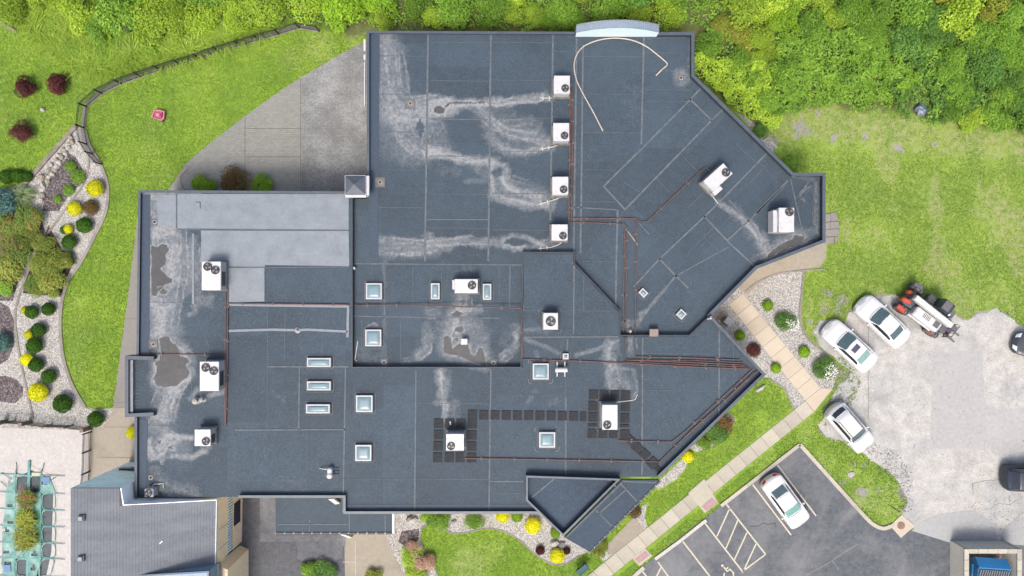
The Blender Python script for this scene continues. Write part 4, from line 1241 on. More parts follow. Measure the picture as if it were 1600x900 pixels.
# ------------------------------------------------------------------ shingled annex at the south-west
ANX = thing("shingled_annex", "blue clad annex with grey shingle shed roof at the south-west", "building")
def za(px): return 7.2 + (px - 110) / (337 - 110) * (4.75 - 7.2)
W0 = P(110, 763, za(110)); W1 = P(188, 763, za(188)); W2 = P(192, 790, za(192)); W3 = P(338, 782, za(338)); W4 = P(336, 884, za(336)); W5 = P(110, 930, za(110))
W6 = P(280, 890, za(280)); W7 = P(225, 930, za(225))
pl = [W0, W1, W2, W3, W4, W6, W7, W5]
def zpl(x):   # plane height at world x
    t = (x - W0.x) / (W3.x - W0.x)
    return W0.z + (W3.z - W0.z) * t
mb = MB(); base = [(p.x, p.y) for p in pl]
nb = len(base)
mb.add([(x, y, 0) for x, y in base] + [(x, y, zpl(x) - .16) for x, y in base], [(i, (i + 1) % nb, nb + (i + 1) % nb, nb + i) for i in range(nb)])
mb.build("wall", M_BLUEWALL, ANX)
# shingle courses: stepped slats running north-south, each course lapping the next
m_sh = NT("grey_shingle")
_b = m_sh.n.new("ShaderNodeTexBrick"); _b.inputs["Scale"].default_value = 1; _b.inputs["Brick Width"].default_value = .3; _b.inputs["Row Height"].default_value = .19
_b.inputs["Color1"].default_value = (.083, .092, .107, 1); _b.inputs["Color2"].default_value = (.098, .107, .122, 1); _b.inputs["Mortar"].default_value = (.073, .081, .094, 1); _b.inputs["Mortar Size"].default_value = .008
m_sh.link(m_sh.mapping((1, 1, 1), (0, 0, math.pi / 2)), _b.inputs["Vector"])
_nn = m_sh.noise(.6, 6, .65, vec=m_sh.mapping((.35, 1.5, 1), (0, 0, .25))); _n3 = m_sh.noise(10, 4, .85)
_cc = m_sh.mix(m_sh.math('MULTIPLY', m_sh.map(_nn, .42, .66), .75), _b.outputs["Color"], (.128, .136, .148))
_cc = m_sh.mix(m_sh.math('MULTIPLY', m_sh.map(_n3, .5, .75), .4), _cc, (.155, .162, .174))
m_sh = m_sh.done(_cc, .85)
mb = MB()
step = .19
xx = W0.x
xmax = W3.x
def edge_y(x):
    """north and south roof limits at world x"""
    def crossing(seq):
        for a, b in zip(seq[:-1], seq[1:]):
            if min(a.x, b.x) - 1e-6 <= x <= max(a.x, b.x) + 1e-6 and abs(a.x - b.x) > 1e-6:
                t = (x - a.x) / (b.x - a.x); return a.y + (b.y - a.y) * t
        return None
    n_ = crossing([W0, W1]) if x < W1.x else crossing([W2, W3])
    if n_ is None: n_ = W2.y if x < W2.x + .5 else W3.y
    s_ = crossing([W5, W7, W6, W4])
    return n_, (s_ if s_ is not None else W4.y)
while xx < xmax - .02:
    xe = min(xx + step, xmax)
    n_, s_ = edge_y((xx + xe) / 2)
    za0, za1 = zpl(xx), zpl(xe)
    v = [(xx, s_, za0 - .03), (xx, n_, za0 - .03), (xe + .02, n_, za1 - .021), (xe + .02, s_, za1 - .021), (xe + .02, s_, za1 - .03), (xe + .02, n_, za1 - .03)]
    mb.add(v, [(0, 3, 2, 1), (3, 4, 5, 2)])
    xx = xe
o = mb.build("shingle_course", m_sh, ANX); o["kind"] = "stuff"
# underside board
MB().add([(x, y, zpl(x) - .05) for x, y in base], [tuple(range(nb))]).build("roof_deck", M_FLASH, ANX)
# pale flashed faces towards the main roof
def quad_wall(name, a, b, z0, mat, parent, th=.05, off=.03):
    d = (b - a); d.z = 0; nrm = Vector((-d.y, d.x, 0)).normalized() * off
    v = [Vector((a.x, a.y, z0)) + nrm, Vector((b.x, b.y, z0)) + nrm, Vector((b.x, b.y, b.z)) + nrm, Vector((a.x, a.y, a.z)) + nrm]
    return MB().add(v + [p - nrm * .9 for p in v], [(0, 1, 2, 3), (7, 6, 5, 4), (0, 3, 7, 4), (1, 5, 6, 2), (3, 2, 6, 7), (0, 4, 5, 1)]).build(name, mat, parent)
m_fl = simple("pale_flashing", (.72, .73, .73), .5, .08, 2)
quad_wall("flashing", W2, W1, ZH - .3, m_fl, ANX, off=-.06)
quad_wall("flashing", W3, W2, ZH - .3, m_fl, ANX, off=-.05)
# east wall: tan upper, blue band, tan lower with a dark window
def east(z0, z1, mat, name, off):
    return MB().prism([(W3.x - .3, W3.y), (W3.x + off, W3.y), (W4.x + off, W4.y), (W4.x - .3, W4.y)], z0, z1).build(name, mat, ANX)
east(2.75, 4.55, M_WALL, "wall_panel", .05)
east(1.95, 2.75, M_BLUEWALL, "siding_band", .02)
east(0, 1.95, M_WALL, "wall_panel", .06)
mbs = MB()
for k in range(22):
    yy = W3.y + (W4.y - W3.y) * (k + .5) / 22
    MB().box((W3.x + .03, yy, 2.35), (.05, .02, .78)).build("siding_batten", M_SEAMD, ANX)
MB().box((W3.x + .03, (W3.y + W4.y) / 2 + .3, 1.15), (.12, 1.7, 1.1)).build("window", simple("dark_window", (.012, .015, .03), .15), ANX)
MB().box((W3.x + .09, W3.y - 2.2, 3.65), (.012, .02, 1.75)).build("joint", M_SEAMD, ANX)
MB().box((W3.x + .09, W3.y - 3.6, 3.65), (.012, .02, 1.75)).build("joint", M_SEAMD, ANX)
MB().strip([(W3.x + .02, W3.y + .03), (W4.x + .02, W4.y)], .07, W3.z - .14, W3.z + .03).build("gutter", MATS["white_fascia"], ANX)
# north window slot
MB().box((P(205, 733, 2.2).x, W0.y + .02, 2.1), (1.7, .12, .5)).build("window", MATS["dark_window"], ANX)
# southern blue dormer rising at the bottom
D = [P(205, 900, 6.0), P(326, 893, 6.0), P(326, 940, 6.0), P(190, 940, 6.0)]
MB().prism([(p.x, p.y) for p in D], 4.5, 6.0).build("dormer", simple("pale_blue_metal_roof", (.12, .2, .27), .45, .08, 2), ANX)
MB().strip([(p.x, p.y) for p in (D[0], D[1], D[2])], .12, 5.9, 6.05).build("dormer_trim", simple("navy_trim", (.02, .03, .07), .4), ANX)
MB().prism([(p.x, p.y) for p in PP([(326, 888), (342, 880), (342, 940), (326, 940)], 4.7)], 4.3, 4.75).build("coping", M_COPINGL, ANX)
MB().prism([(p.x, p.y) for p in PP([(336, 886), (362, 864), (376, 870), (376, 960), (336, 960)], 1.6)], 0, 4.0).build("wall_panel", M_WALL, ANX)
for (x, y) in ((128.5, 809), (128, 872)):
    z = za(x)
    v = thing("roof_vent", "small square %s vent on the shingle roof" % ("upper" if y < 840 else "lower"), "vent", P(x, y, z), 0)
    MB().box((0, 0, .04), (.42, .4, .14)).build("flange", M_SEAMD, v)
    MB().box((-.03, 0, .16), (.3, .3, .12), bev=.03).build("cap", simple("vent_grey", (.17, .18, .19), .5), v)
mb = MB(); c = P(252, 847, za(252))
sv = thing("roof_scrap", "small pale scrap lying on the shingle roof", "debris", c, .8)
MB().box((0, 0, .03), (.34, .1, .05), bev=.02).build("flake", MATS["white_fascia"], sv)

# ------------------------------------------------------------------ rooftop plant
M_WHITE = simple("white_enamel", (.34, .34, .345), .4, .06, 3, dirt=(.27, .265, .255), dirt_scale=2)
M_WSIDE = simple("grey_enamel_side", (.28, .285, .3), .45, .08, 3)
M_GRILLE = simple("dark_coil_grille", (.03, .032, .035), .5, .3, 20)
M_BLADE = simple("fan_blade_grey", (.24, .245, .25), .35, .1, 5, metal=.3)
M_CURB = simple("dirty_roof_curb", (.09, .085, .078), .85, .4, 5)
M_COPPER = simple("rusty_red_pipe", (.075, .038, .032), .65, .35, 4)
M_PVC = simple("white_pvc", (.33, .32, .3), .45, .08, 6)
M_GLASS = NT("skylight_dome")
_n = M_GLASS.noise(.9, 3)
_c = M_GLASS.ramp(_n, [(.35, (.105, .16, .185)), (.65, (.13, .19, .21))])
M_GLASS = M_GLASS.done(_c, .25, spec=.35)
M_SKYFRAME = simple("skylight_frame", (.27, .282, .295), .45, .05, 4, dirt=(.22, .226, .232), dirt_scale=6)
M_RUBBER = simple("black_rubber_pad", (.007, .0085, .0115), .85, .3, 5, .4, 50, dirt=(.017, .019, .022), dirt_scale=3)


def fan(parent, x, y, z, r):
    f = MB().cyl((x, y, z), r, .02, 24).build("fan_well", M_GRILLE, parent)
    mb = MB()
    for k in range(3):
        a = k * 2.094 + .5 + x * 7
        pts = []
        for q in range(6):
            t = q / 5
            pts.append((x + r * .86 * t * math.cos(a + t * .5), y + r * .86 * t * math.sin(a + t * .5)))
        for q in range(5, -1, -1):
            t = q / 5
            pts.append((x + r * .86 * t * math.cos(a + .75 + t * .55), y + r * .86 * t * math.sin(a + .75 + t * .55)))
        mb.prism(pts[:5] + pts[5:], z + .022, z + .034)
    mb.build("fan_blade", M_BLADE, f)
    MB().cyl((x, y, z + .03), r * .2, .03, 12).build("hub", M_GRILLE, f)
    g = MB()
    for rr in (.55, .8, 1.0):
        ring_ = [(x + r * rr * math.cos(t), y + r * rr * math.sin(t), z + .07) for t in np.linspace(0, 2 * math.pi, 21)]
        g.tube(ring_, .008 if rr < 1 else .02, 4)
    for k in range(4):
        a = k * math.pi / 4
        g.tube([(x - r * math.cos(a), y - r * math.sin(a), z + .065), (x + r * math.cos(a), y + r * math.sin(a), z + .065)], .007, 4)
    g.build("fan_guard", M_GRILLE, f)


def hvac(label, px, py, wpx, dpx, zr, h=1.0, rot=0.0, fans=(), extra=None, hood=None, curb=.12, group=None, tape=False):
    """px,py and sizes are of the cabinet top"""
    zt = zr + .18 + h
    c = P(px, py, zt); w, d = L(wpx, zt), L(dpx, zt)
    r = thing("rooftop_unit", label, "air conditioner", (c.x, c.y, zr), rot, group)
    MB().box((0, 0, .1), (w + curb, d + curb, .2)).build("curb", M_CURB, r)
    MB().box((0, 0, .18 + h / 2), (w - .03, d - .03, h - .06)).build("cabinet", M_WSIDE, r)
    MB().box((0, 0, .18 + h - .03), (w, d, .07), bev=.02).build("top_panel", M_WHITE, r)
    MB().box((w / 2 - .012, -d * .1, .18 + h * .5), (.03, d * .5, h * .6)).build("coil_grille", M_GRILLE, r)
    MB().box((-w / 2 + .012, d * .05, .18 + h * .5), (.03, d * .6, h * .6)).build("service_panel", M_WHITE, r)
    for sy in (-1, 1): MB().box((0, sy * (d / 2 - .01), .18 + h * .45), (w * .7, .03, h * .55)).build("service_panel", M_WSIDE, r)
    sm = MB()
    if max(w, d) > 1.3:
        for q_ in ((-.12, .3) if h > .97 else (.1,)):
            sm.box((q_ * w, 0, .18 + h + .006), (.012, d * .97, .006)) if w > d else sm.box((0, q_ * d, .18 + h + .006), (w * .97, .012, .006))
    else: sm.box((0, d * .12, .18 + h + .006), (w * .97, .01, .006))
    sm.box((-w * .3, -d * .34, .18 + h + .006), (.12, .07, .004))
    sm.build('panel_seam', M_WSIDE, r)
    for fx, fy, fr in fans:
        fan(r, fx * w, fy * d, .18 + h + .004, fr)
    if hood:   # side hood: (x0,x1,y0,y1) relative fractions, height fraction
        hx0, hx1, hy0, hy1, hh = hood
        MB().box(((hx0 + hx1) / 2 * w, (hy0 + hy1) / 2 * d, .18 + h * hh / 2), (abs(hx1 - hx0) * w, abs(hy1 - hy0) * d, h * hh), bev=.03).build("intake_hood", M_WHITE, r)
    if tape:
        mb = MB()
        for sx in (-1, 1):
            for sy in (-1, 1):
                a = math.atan2(sy, sx)
                mb.strip([(sx * (w / 2 + .05), sy * (d / 2 + .3)), (sx * (w / 2 + .18), sy * (d / 2 + .3)), (sx * (w / 2 + .32), sy * (d / 2 + .12)), (sx * (w / 2 + .26), sy * (d / 2 + .02))], .05, 0, .04)
        mb.build("curb_sealant", M_SEAM, r)
    return r


for i, (x, y, w, d) in enumerate(((878, 132, 25, 28), (877, 206, 25, 28), (875.5, 290, 25, 28), (874.5, 363, 25, 25))):
    nm = ("northernmost", "second", "third", "southernmost")[i]
    hvac("white rooftop unit, %s of the four beside the long rusty pipe" % nm, x, y, w, d, ZL, 1.0, 0, [(.2, -.22, .25)], curb=.2, group="units in a row on the north block")
    dp = thing("drain_pipe", "white condensate pipe running west from the %s unit of the row" % nm, "pipe", P(x, y, ZL), 0, "condensate pipes of the four units")
    o0 = P(x, y, ZL)
    e = [((x + 2, y + 17), (x - 4, y + 20), (x - 12, y + 21 + 2 * (i > 0)), (x - 34, y + 21 + (4, 6, 8, 5)[i] * (i > 0)))][0]
    pts = [P(q[0], q[1], ZL + .07) - o0 + Vector((0, 0, ZL - ZL)) for q in e]
    pts = [Vector((p.x, p.y, .07)) for p in pts]
    MB().tube([Vector((pts[0].x, pts[0].y, .3))] + pts, .035, 6).build("pipe", M_PVC, dp)
    for t in (.35, .8):
        q = pts[2].lerp(pts[3], t)
        MB().box((q.x, q.y, .03), (.07, .26, .06), math.atan2(pts[3].y - pts[2].y, pts[3].x - pts[2].x)).build("pipe_block", M_PVC, dp)
hvac("long white rooftop unit set diagonally on the east wing", 1122, 277, 42, 22, ZL, 1.05, math.radians(42), [(.33, -.12, .28)], hood=(-.5, -.12, -.86, -.5, .85), curb=.14)
dp = thing("drain_pipe", "white condensate pipe below the diagonal east unit", "pipe", P(1112, 306, ZL))
a0 = P(1104, 294, ZL + .06) - P(1112, 306, ZL); a1 = P(1122, 318, ZL + .06) - P(1112, 306, ZL)
MB().tube([a0, a1], .035, 6).build("pipe", M_PVC, dp)
MB().tube([a0 + Vector((-.1, .3, .0)), a0 + Vector((.12, .12, .02)), a0], .03, 6).build("elbow", M_PVC, dp)
hvac("white rooftop unit nearest the east corner by the dark puddle", 1229, 343.5, 24, 38, ZL, 1.25, 0, [(.17, .32, .28)], hood=(-.78, -.5, -.5, .42, .8), curb=.1)
hvac("tall two-fan unit on the west wing by the silver sheets", 330, 431, 30, 45, ZH, 1.0, 0, [(-.17, .32, .28), (.23, .2, .28)])
hvac("two-fan unit beside the large brown puddle on the west wing", 327, 588, 30, 46, ZH, 1.0, 0, [(-.17, .3, .28), (.25, .19, .28)])
hvac("small single-fan unit at the south of the west wing", 316.5, 684, 25, 26, ZH, .9, 0, [(.22, -.2, .26)])
hvac("wide unit between two narrow skylights on the sunken roof", 728.5, 447, 36, 22, ZL, .95, 0, [(.25, .06, .28)], hood=(-.62, -.5, -.25, .45, .8), curb=.2)
hvac("square fan unit alone on the middle roof", 860.5, 502, 23, 26, ZH, .8, 0, [(0, 0, .33)], curb=.12, tape=True)
hvac("unit ringed by black walkway pads at the west end", 711, 691, 28, 26, ZH, .95, 0, [(-.22, -.22, .26)], curb=.16)
hvac("unit ringed by black walkway pads at the east end", 953, 652, 24, 39, ZH, 1.0, 0, [(-.18, -.3, .27)], curb=.14, tape=True)
dp = thing("drain_pipe", "white condensate pipe north of the east pad-ringed unit", "pipe", P(952, 630, ZH))
o0 = P(952, 630, ZH)
MB().tube([Vector((p.x, p.y, .06)) for p in [P(q[0], q[1], ZH) - o0 for q in ((952, 631), (965, 628), (982, 626), (992, 624), (996, 616))]], .03, 6).build("pipe", M_PVC, dp)

# small condenser on feet at the south-west corner
r = thing("condenser", "small grey condenser with round fan grille at the south-west roof corner", "air conditioner", P(240, 766, ZH))
MB().box((0, 0, .38), (.62, .6, .6), bev=.06).build("cabinet", M_WSIDE, r)
MB().box((0, 0, .04), (.75, .7, .08)).build("base", M_CURB, r)
fan(r, 0, 0, .69, .25)
MB().tube([(.1, .3, .35), (.1, .48, .2), (.6, .5, .12), (.72, .55, .1), (.74, .2, .08)], .03, 6).build("hose", M_PVC, r)


def skylight(label, px, py, wpx, dpx, zr, rot=0.0, corners=False, group="flat skylights"):
    zt = zr + .32
    c = P(px, py, zt); w, d = L(wpx, zt), L(dpx, zt)
    r = thing("skylight", label, "skylight", (c.x, c.y, zr), rot, group)
    MB().box((0, 0, .1), (w + .07, d + .07, .2)).build("curb", M_CURB, r)
    fr = MB()
    fr.strip([(-w / 2, -d / 2), (w / 2, -d / 2), (w / 2, d / 2), (-w / 2, d / 2)], .1, .2, .3, 1, True)
    fr.build("frame", M_SKYFRAME, r)
    # shallow dome
    n = 10; V = []; F = []
    hw, hd = w / 2 - .1, d / 2 - .1
    for j in range(n + 1):
        for i in range(n + 1):
            u, v = 2 * i / n - 1, 2 * j / n - 1
            V.append((u * hw, v * hd, .27 + .1 * ((1 - u ** 4) * (1 - v ** 4)) ** .6))
    for j in range(n):
        for i in range(n): F.append((j * (n + 1) + i, j * (n + 1) + i + 1, (j + 1) * (n + 1) + i + 1, (j + 1) * (n + 1) + i))
    link_mesh("pane", np_mesh("pane", V, F, True), M_GLASS, r)
    mb = MB()
    if corners:
        for sx in (-1, 1):
            for sy in (-1, 1):
                mb.strip([(sx * (w / 2 + .02), sy * (d / 2 + .36)), (sx * (w / 2 + .26), sy * (d / 2 + .26)), (sx * (w / 2 + .32), sy * (d / 2 - .02))], .07, 0, .035)
        mb.strip([(-w / 2 - .12, -d / 2 - .12), (w / 2 + .12, -d / 2 - .12), (w / 2 + .12, d / 2 + .12), (-w / 2 - .12, d / 2 + .12)], .05, 0, .05, 0, True)
    else:
        mb.strip([(-w / 2 - .14, -d / 2 - .06), (-w / 2 - .05, -d / 2 - .15), (w / 2 + .05, -d / 2 - .15), (w / 2 + .14, -d / 2 - .06), (w / 2 + .14, d / 2 + .06), (w / 2 + .05, d / 2 + .15), (-w / 2 - .05, d / 2 + .15), (-w / 2 - .14, d / 2 + .06)], .05, 0, .03, 0, True)
    mb.build("sealant", M_SEAM, r)
    return r


skylight("large square skylight at the north-west of the sunken roof", 584, 455, 25, 25, ZL)
skylight("narrow skylight west of the wide roof unit", 680, 455, 13.5, 25, ZL)
skylight("narrow skylight east of the wide roof unit", 761, 456, 13, 25, ZL)
skylight("large square skylight at the south-west of the sunken roof", 583, 528, 25, 26, ZL)
skylight("top of three long skylights on the south-west roof", 498, 566.5, 37, 14, ZH)
skylight("middle of three long skylights on the south-west roof", 498, 603, 37, 14, ZH)
skylight("bottom of three long skylights on the south-west roof", 496.5, 639, 37, 14, ZH)
skylight("square skylight just south of the sunken roof", 569, 631, 26, 26, ZH)
skylight("square skylight near the south parapet", 567.5, 708, 25, 25, ZH)
skylight("square skylight below the rusty pipe in the middle", 845, 580.5, 25, 25, ZH, 0, True)
skylight("square skylight below the row of walkway pads", 855, 687.5, 25, 24, ZH, 0, True)
skylight("small tilted skylight beside the vertical rusty pipes", 1005.5, 457.5, 12, 10, ZL, math.radians(-45))
skylight("small tilted skylight near the east corner of the lower roof", 1065, 491, 12, 12, ZL, math.radians(-42))
skylight("tiny square skylight hatch north of the white vent stack", 884, 557, 9, 9, ZH)

# small vents
r = thing("exhaust_vent", "white square exhaust cap standing in the brown puddle", "vent", P(726, 533, ZL))
MB().box((0, 0, .2), (.34, .3, .4)).build("stack", M_WSIDE, r); MB().box((0, 0, .45), (.48, .44, .12), bev=.04).build("cap", M_WHITE, r)
r = thing("vent_stack", "white H-shaped vent pipe rack on the middle roof", "vent", P(876.5, 577, ZH))
MB().tube([(-.42, 0, .35), (.42, 0, .35)], .17, 12).build("drum", M_WHITE, r)
for s in (-.28, .26):
    MB().tube([(s, -.5, .14), (s, .55, .14)], .05, 6).build("rail", M_WHITE, r)
    MB().box((s, 0, .12), (.1, .2, .24)).build("foot", M_WSIDE, r)
MB().tube([(.3, .05, .35), (.42, .3, .45), (.42, .9, .2)], .03, 6).build("conduit", M_FLASH, r)
r = thing("gooseneck_vent", "white gooseneck vent on the south-west roof", "vent", P(517, 738, ZH))
MB().lathe((0, -.15, 0), [(.2, 0), (.22, .3), (.2, .45), (.1, .5)], 14).build("hood", M_WHITE, r, smooth=True)
MB().lathe((.02, .25, 0), [(.18, 0), (.2, .35), (.16, .5), (.08, .53)], 14).build("hood", M_WHITE, r, smooth=True)
MB().box((0, .05, .25), (.34, .5, .36), bev=.08).build("body", M_WHITE, r)
MB().tube([(-.1, .3, .3), (-.45, .3, .25), (-.75, .3, .1), (-.75, .3, 0)], .035, 6).build("pipe", M_PVC, r)
mb = MB()
for s in (.12, .33, -.1): mb.tube([(.1, s, .05), (.6, s, .05)], .02, 5)
mb.build("rail", M_FLASH, r)
for x, y, q, zz in ((308, 626, 1, ZH), (318, 624, .8, ZH)):
    r = thing("turbine_vent", "%s stubby pipe vent with taped base below the two-fan unit" % ("larger" if q == 1 else "smaller"), "vent", P(x, y, zz))
    MB().lathe((0, 0, 0), [(.26 * q, 0), (.2 * q, .06), (.12 * q, .1), (.12 * q, .3), (.19 * q, .34), (.19 * q, .42), (.05, .47)], 14).build("stack", simple("weathered_vent_metal", (.19, .18, .168), .5, .25, 8) if "weathered_vent_metal" not in MATS else MATS["weathered_vent_metal"], r)
    MB().strip([(.3 * q * math.cos(a), .26 * q * math.sin(a)) for a in np.linspace(0, 6.28, 12)[:-1]], .07, 0, .035, 0, True).build("sealant", M_SEAM, r)
r = thing("box_vent", "rust brown box vent at the step of the east roof", "vent", P(1019.5, 519, ZL))
MB().box((0, 0, .25), (.55, .45, .5)).build("body", simple("brown_enamel", (.17, .115, .095), .6, .15, 5), r); MB().box((0, 0, .54), (.64, .55, .1), bev=.04).build("cap", simple("brown_enamel_pale", (.15, .115, .1), .6, .12, 5), r)
r = thing("pipe_boot", "grey round pipe boot where the rusty pipes climb the step", "vent", P(983.5, 517, ZL))
MB().lathe((0, 0, 0), [(.2, 0), (.15, .08), (.1, .12), (.1, .45), (.04, .47)], 14).build("boot", MATS["weathered_vent_metal"], r)
r = thing("plumbing_vent", "small plumbing vent on the long repair tape", "vent", P(465, 516, ZH))
MB().lathe((0, 0, 0), [(.22, 0), (.1, .05), (.08, .3), (.05, .31)], 12).build("stack", MATS["weathered_vent_metal"], r)
r = thing("white_stick", "thin white pipe lying at the west edge of the sunken roof", "pipe", P(557, 548, ZL))
MB().tube([(.1, .7, .05), (-.1, -.65, .05), (.02, -.72, .05)], .035, 6).build("pipe", M_PVC, r)
r = thing("wall_light", "small white wall fixture at the corner of the sunken roof", "lamp", P(555, 419, ZL))
MB().box((0, 0, .3), (.12, .2, .12), .5, bev=.03).build("housing", M_WHITE, r); MB().box((-.1, 0, .3), (.12, .06, .06)).build("bracket", M_FLASH, r)
r = thing("white_bracket", "small white bracket at the east roof junction", "bracket", P(1108, 498, ZH + .45))
MB().box((0, 0, .05), (.3, .06, .08), .2).build("arm", M_WHITE, r); MB().box((.1, .05, .05), (.06, .2, .06)).build("clip", M_WHITE, r)
r = thing("scrap", "white scrap lying on a walkway pad", "debris", P(703.5, 660, ZH + .06))
MB().box((0, 0, .02), (.1, .16, .04), .4, bev=.02).build("flake", M_WHITE, r)
MB().box((.02, -.12, .02), (.1, .1, .04), .1, bev=.02).build("flake", M_WHITE, r)

# roof drains
def drain(label, px, py, z, sump=.68):
    r = thing("roof_drain", label, "drain", P(px, py, z), 0, "roof drains")
    MB().strip([(-sump / 2, -sump / 2), (sump / 2, -sump / 2), (sump / 2, sump / 2), (-sump / 2, sump / 2)], .05, 0, .03, 0, True).build("sump_frame", M_SEAMD, r)
    MB().box((0, 0, .018), (sump * .95, sump * .95, .02)).build("sump", simple("silty_sump", (.1, .095, .085), .9, .3, 6) if "silty_sump" not in MATS else MATS["silty_sump"], r)
    MB().lathe((0, 0, .025), [(.16, 0), (.15, .03), (.09, .03), (.08, 0)], 16).build("clamp_ring", MATS["weathered_vent_metal"], r)
    MB().lathe((0, 0, .025), [(.085, 0), (.08, .08), (.03, .12)], 10).build("strainer", M_FLASH, r)


drain("square roof drain beside the bright stain on the north block", 641, 162, ZL)
drain("roof drain beside the pyramid cap on the north block", 594, 285, ZL)
drain("roof drain at the stained corner of the silver sheets", 242, 347, ZH, .4)
drain("roof drain above the west bay puddle", 240, 538, ZH, .6)
drain("roof drain below the square skylight of the sunken roof", 600, 566, ZL, .5)
drain("roof drain at the south-east of the sunken roof", 771, 567, ZL, .5)
drain("roof drain near the small condenser", 236, 746, ZH, .35)
drain("silted roof drain inside the north-east parapet", 1064, 122, ZL, .4)

# chimney-like capped shaft at the reentrant corner
r = thing("pyramid_cap", "grey pyramid-capped shaft with white trim at the patio corner", "roof cap", P(556, 290, 5.4))
c = r.location.copy()
w, d = L(33, 5.4), L(31, 5.4)
MB().box((0, 0, -2.6), (w * .92, d * .92, 5.4)).build("shaft", M_WALL, r)
MB().box((0, 0, .06), (w, d, .14)).build("trim", M_WHITE, r)
hw, hd = w / 2 - .02, d / 2 - .02
MB().add([(-hw, -hd, .13), (hw, -hd, .13), (hw, hd, .13), (-hw, hd, .13), (0, 0, .62)], [(0, 1, 4), (1, 2, 4), (2, 3, 4), (3, 0, 4), (3, 2, 1, 0)]).build("pyramid", simple("cap_grey_metal", (.055, .064, .08), .5, .12, 3), r)
MB().box((hw + .1, 0, -.12), (.22, d * .98, .3)).build("trim", M_WHITE, r)
MB().box((0, -hd - .07, -.12), (w * .98, .16, .3)).build("trim", M_WHITE, r)

# ------------------------------------------------------------------ conduits
def conduit(label, pts, z, r=.035, blocks=1.9, z2=None, group="rusty conduits on the roof"):
    o0 = P(pts[0][0], pts[0][1], z)
    t = thing("conduit", label, "pipe", o0, 0, group)
    q = [P(p[0], p[1], p[2] if len(p) > 2 else z) - o0 for p in pts]
    q = [Vector((p.x, p.y, p.z + .1)) for p in q]
    MB().tube(q, r, 6).build("pipe", M_COPPER, t)
    for a, b in zip(q[:-1], q[1:]):
        d = (b - a).length
        for k in range(int(d / blocks)):
            c = a.lerp(b, (k + .5) / max(1, int(d / blocks)))
            MB().box((c.x, c.y, c.z - .06), (.12, .24, .09), math.atan2((b - a).y, (b - a).x)).build("sleeper", M_CURB, t)
    return t


conduit("rusty conduit running past all four north units, west one of the pair", [(890.5, 118), (890.5, 210), (888.5, 345)], ZL, .06, 1.2)
conduit("rusty conduit running past all four north units, east one of the pair", [(893.5, 140), (894, 240), (892.5, 342)], ZL, .045, 1.2)
conduit("rusty conduit crossing east from the north units, upper", [(891, 341), (993.5, 341.5), (1001, 347), (1011, 346), (1095, 266), (1102, 261), (1108, 268)], ZL, .04)
conduit("rusty conduit turning south on the lower east roof, outermost", [(993.5, 345), (993, 430), (992, 523), (992, 527, ZH), (992, 557, ZH), (1085, 559, ZH), (1155, 562, ZH)], ZL, .04)
conduit("rusty conduit crossing east from the north units, lower", [(891, 347), (974, 350), (980, 355), (978, 440), (977.5, 523), (977.5, 527, ZH), (977, 562, ZH), (1080, 566, ZH), (1163, 570, ZH)], ZL, .04)
conduit("rusty conduit beside the outermost pair turning south", [(975.5, 360), (974, 440), (974, 523), (974, 527, ZH), (974.5, 565, ZH), (1080, 569.5, ZH), (1168, 573, ZH)], ZL, .035)
conduit("long rusty conduit crossing the middle roof to the east corner", [(816, 561), (884, 563), (975, 567), (1080, 573), (1171, 576)], ZH, .04)
conduit("inner rusty conduit in the bundle to the east corner", [(988, 562), (1085, 563), (1160, 566)], ZH, .03)
conduit("rusty conduit framing the sunken roof", [(356, 474, ZH), (545, 476, ZH), (551, 476.5, ZL), (690, 478.5), (815, 481.5), (816.5, 559)], ZH, .045)
for w in range(1):
    conduit("rusty conduit along the west wing units, east one", [(356.5, 452), (356, 560), (353.5, 664)], ZH, .05, 2.2)
    conduit("rusty conduit along the west wing units, west one", [(353.5, 455), (353, 556), (352, 660)], ZH, .035, 2.2)
conduit("thin rusty conduit crossing the west wing to the parapet", [(216, 553), (290, 553.5), (352, 554.5)], ZH, .03)
conduit("rusty conduit from the east pad-ringed unit to the diagonal parapet", [(965, 675), (965.5, 688), (1049, 690), (1066, 677), (1175, 577)], ZH, .035)
conduit("rusty conduit from the west pad-ringed unit to the diagonal parapet", [(725.5, 706), (726, 715.5), (830, 717), (1030, 721), (1080, 672), (1183, 579)], ZH, .04)
conduit("third rusty conduit inside the diagonal parapet", [(1073, 680), (1120, 636), (1179, 580)], ZH, .03)
r = thing("stone_slab", "narrow pale scrap board beside the conduit bend", "debris", P(1006, 357, ZL)); MB().box((0, 0, .04), (.08, 1.15, .05), math.radians(42)).build("board", M_SEAM, r)
r = thing("stone_slab", "second pale scrap board lying below the conduit bend", "debris", P(987, 370, ZL)); MB().box((0, 0, .04), (.09, 1.4, .05), math.radians(36)).build("board", simple("pale_wood", (.16, .135, .11), .8, .2), r)

# the loose hose
hz = thing("roof_hose", "cream hose lying in a wide loop on the north-east roof", "hose", P(942, 205, ZL))
hp = spline([(942, 205), (926, 174), (911, 147), (901, 126), (897, 106), (900, 88), (912, 73), (934, 63.5), (960, 60), (986, 63), (1008, 72), (1027, 86), (1040, 97)], 6) + [Vector(p) for p in ((1042.5, 100.5), (1041, 103.5), (1034, 109), (1024.5, 118.5))]
o0 = P(942, 205, ZL)
MB().tube([Vector((p.x, p.y, .06)) for p in [P(q[0], q[1], ZL) - o0 for q in hp]], .05, 6).build("hose", simple("cream_hose", (.3, .265, .23), .5, .08), hz, smooth=True)
bpy.data.objects["hose"].name = "hose_run"

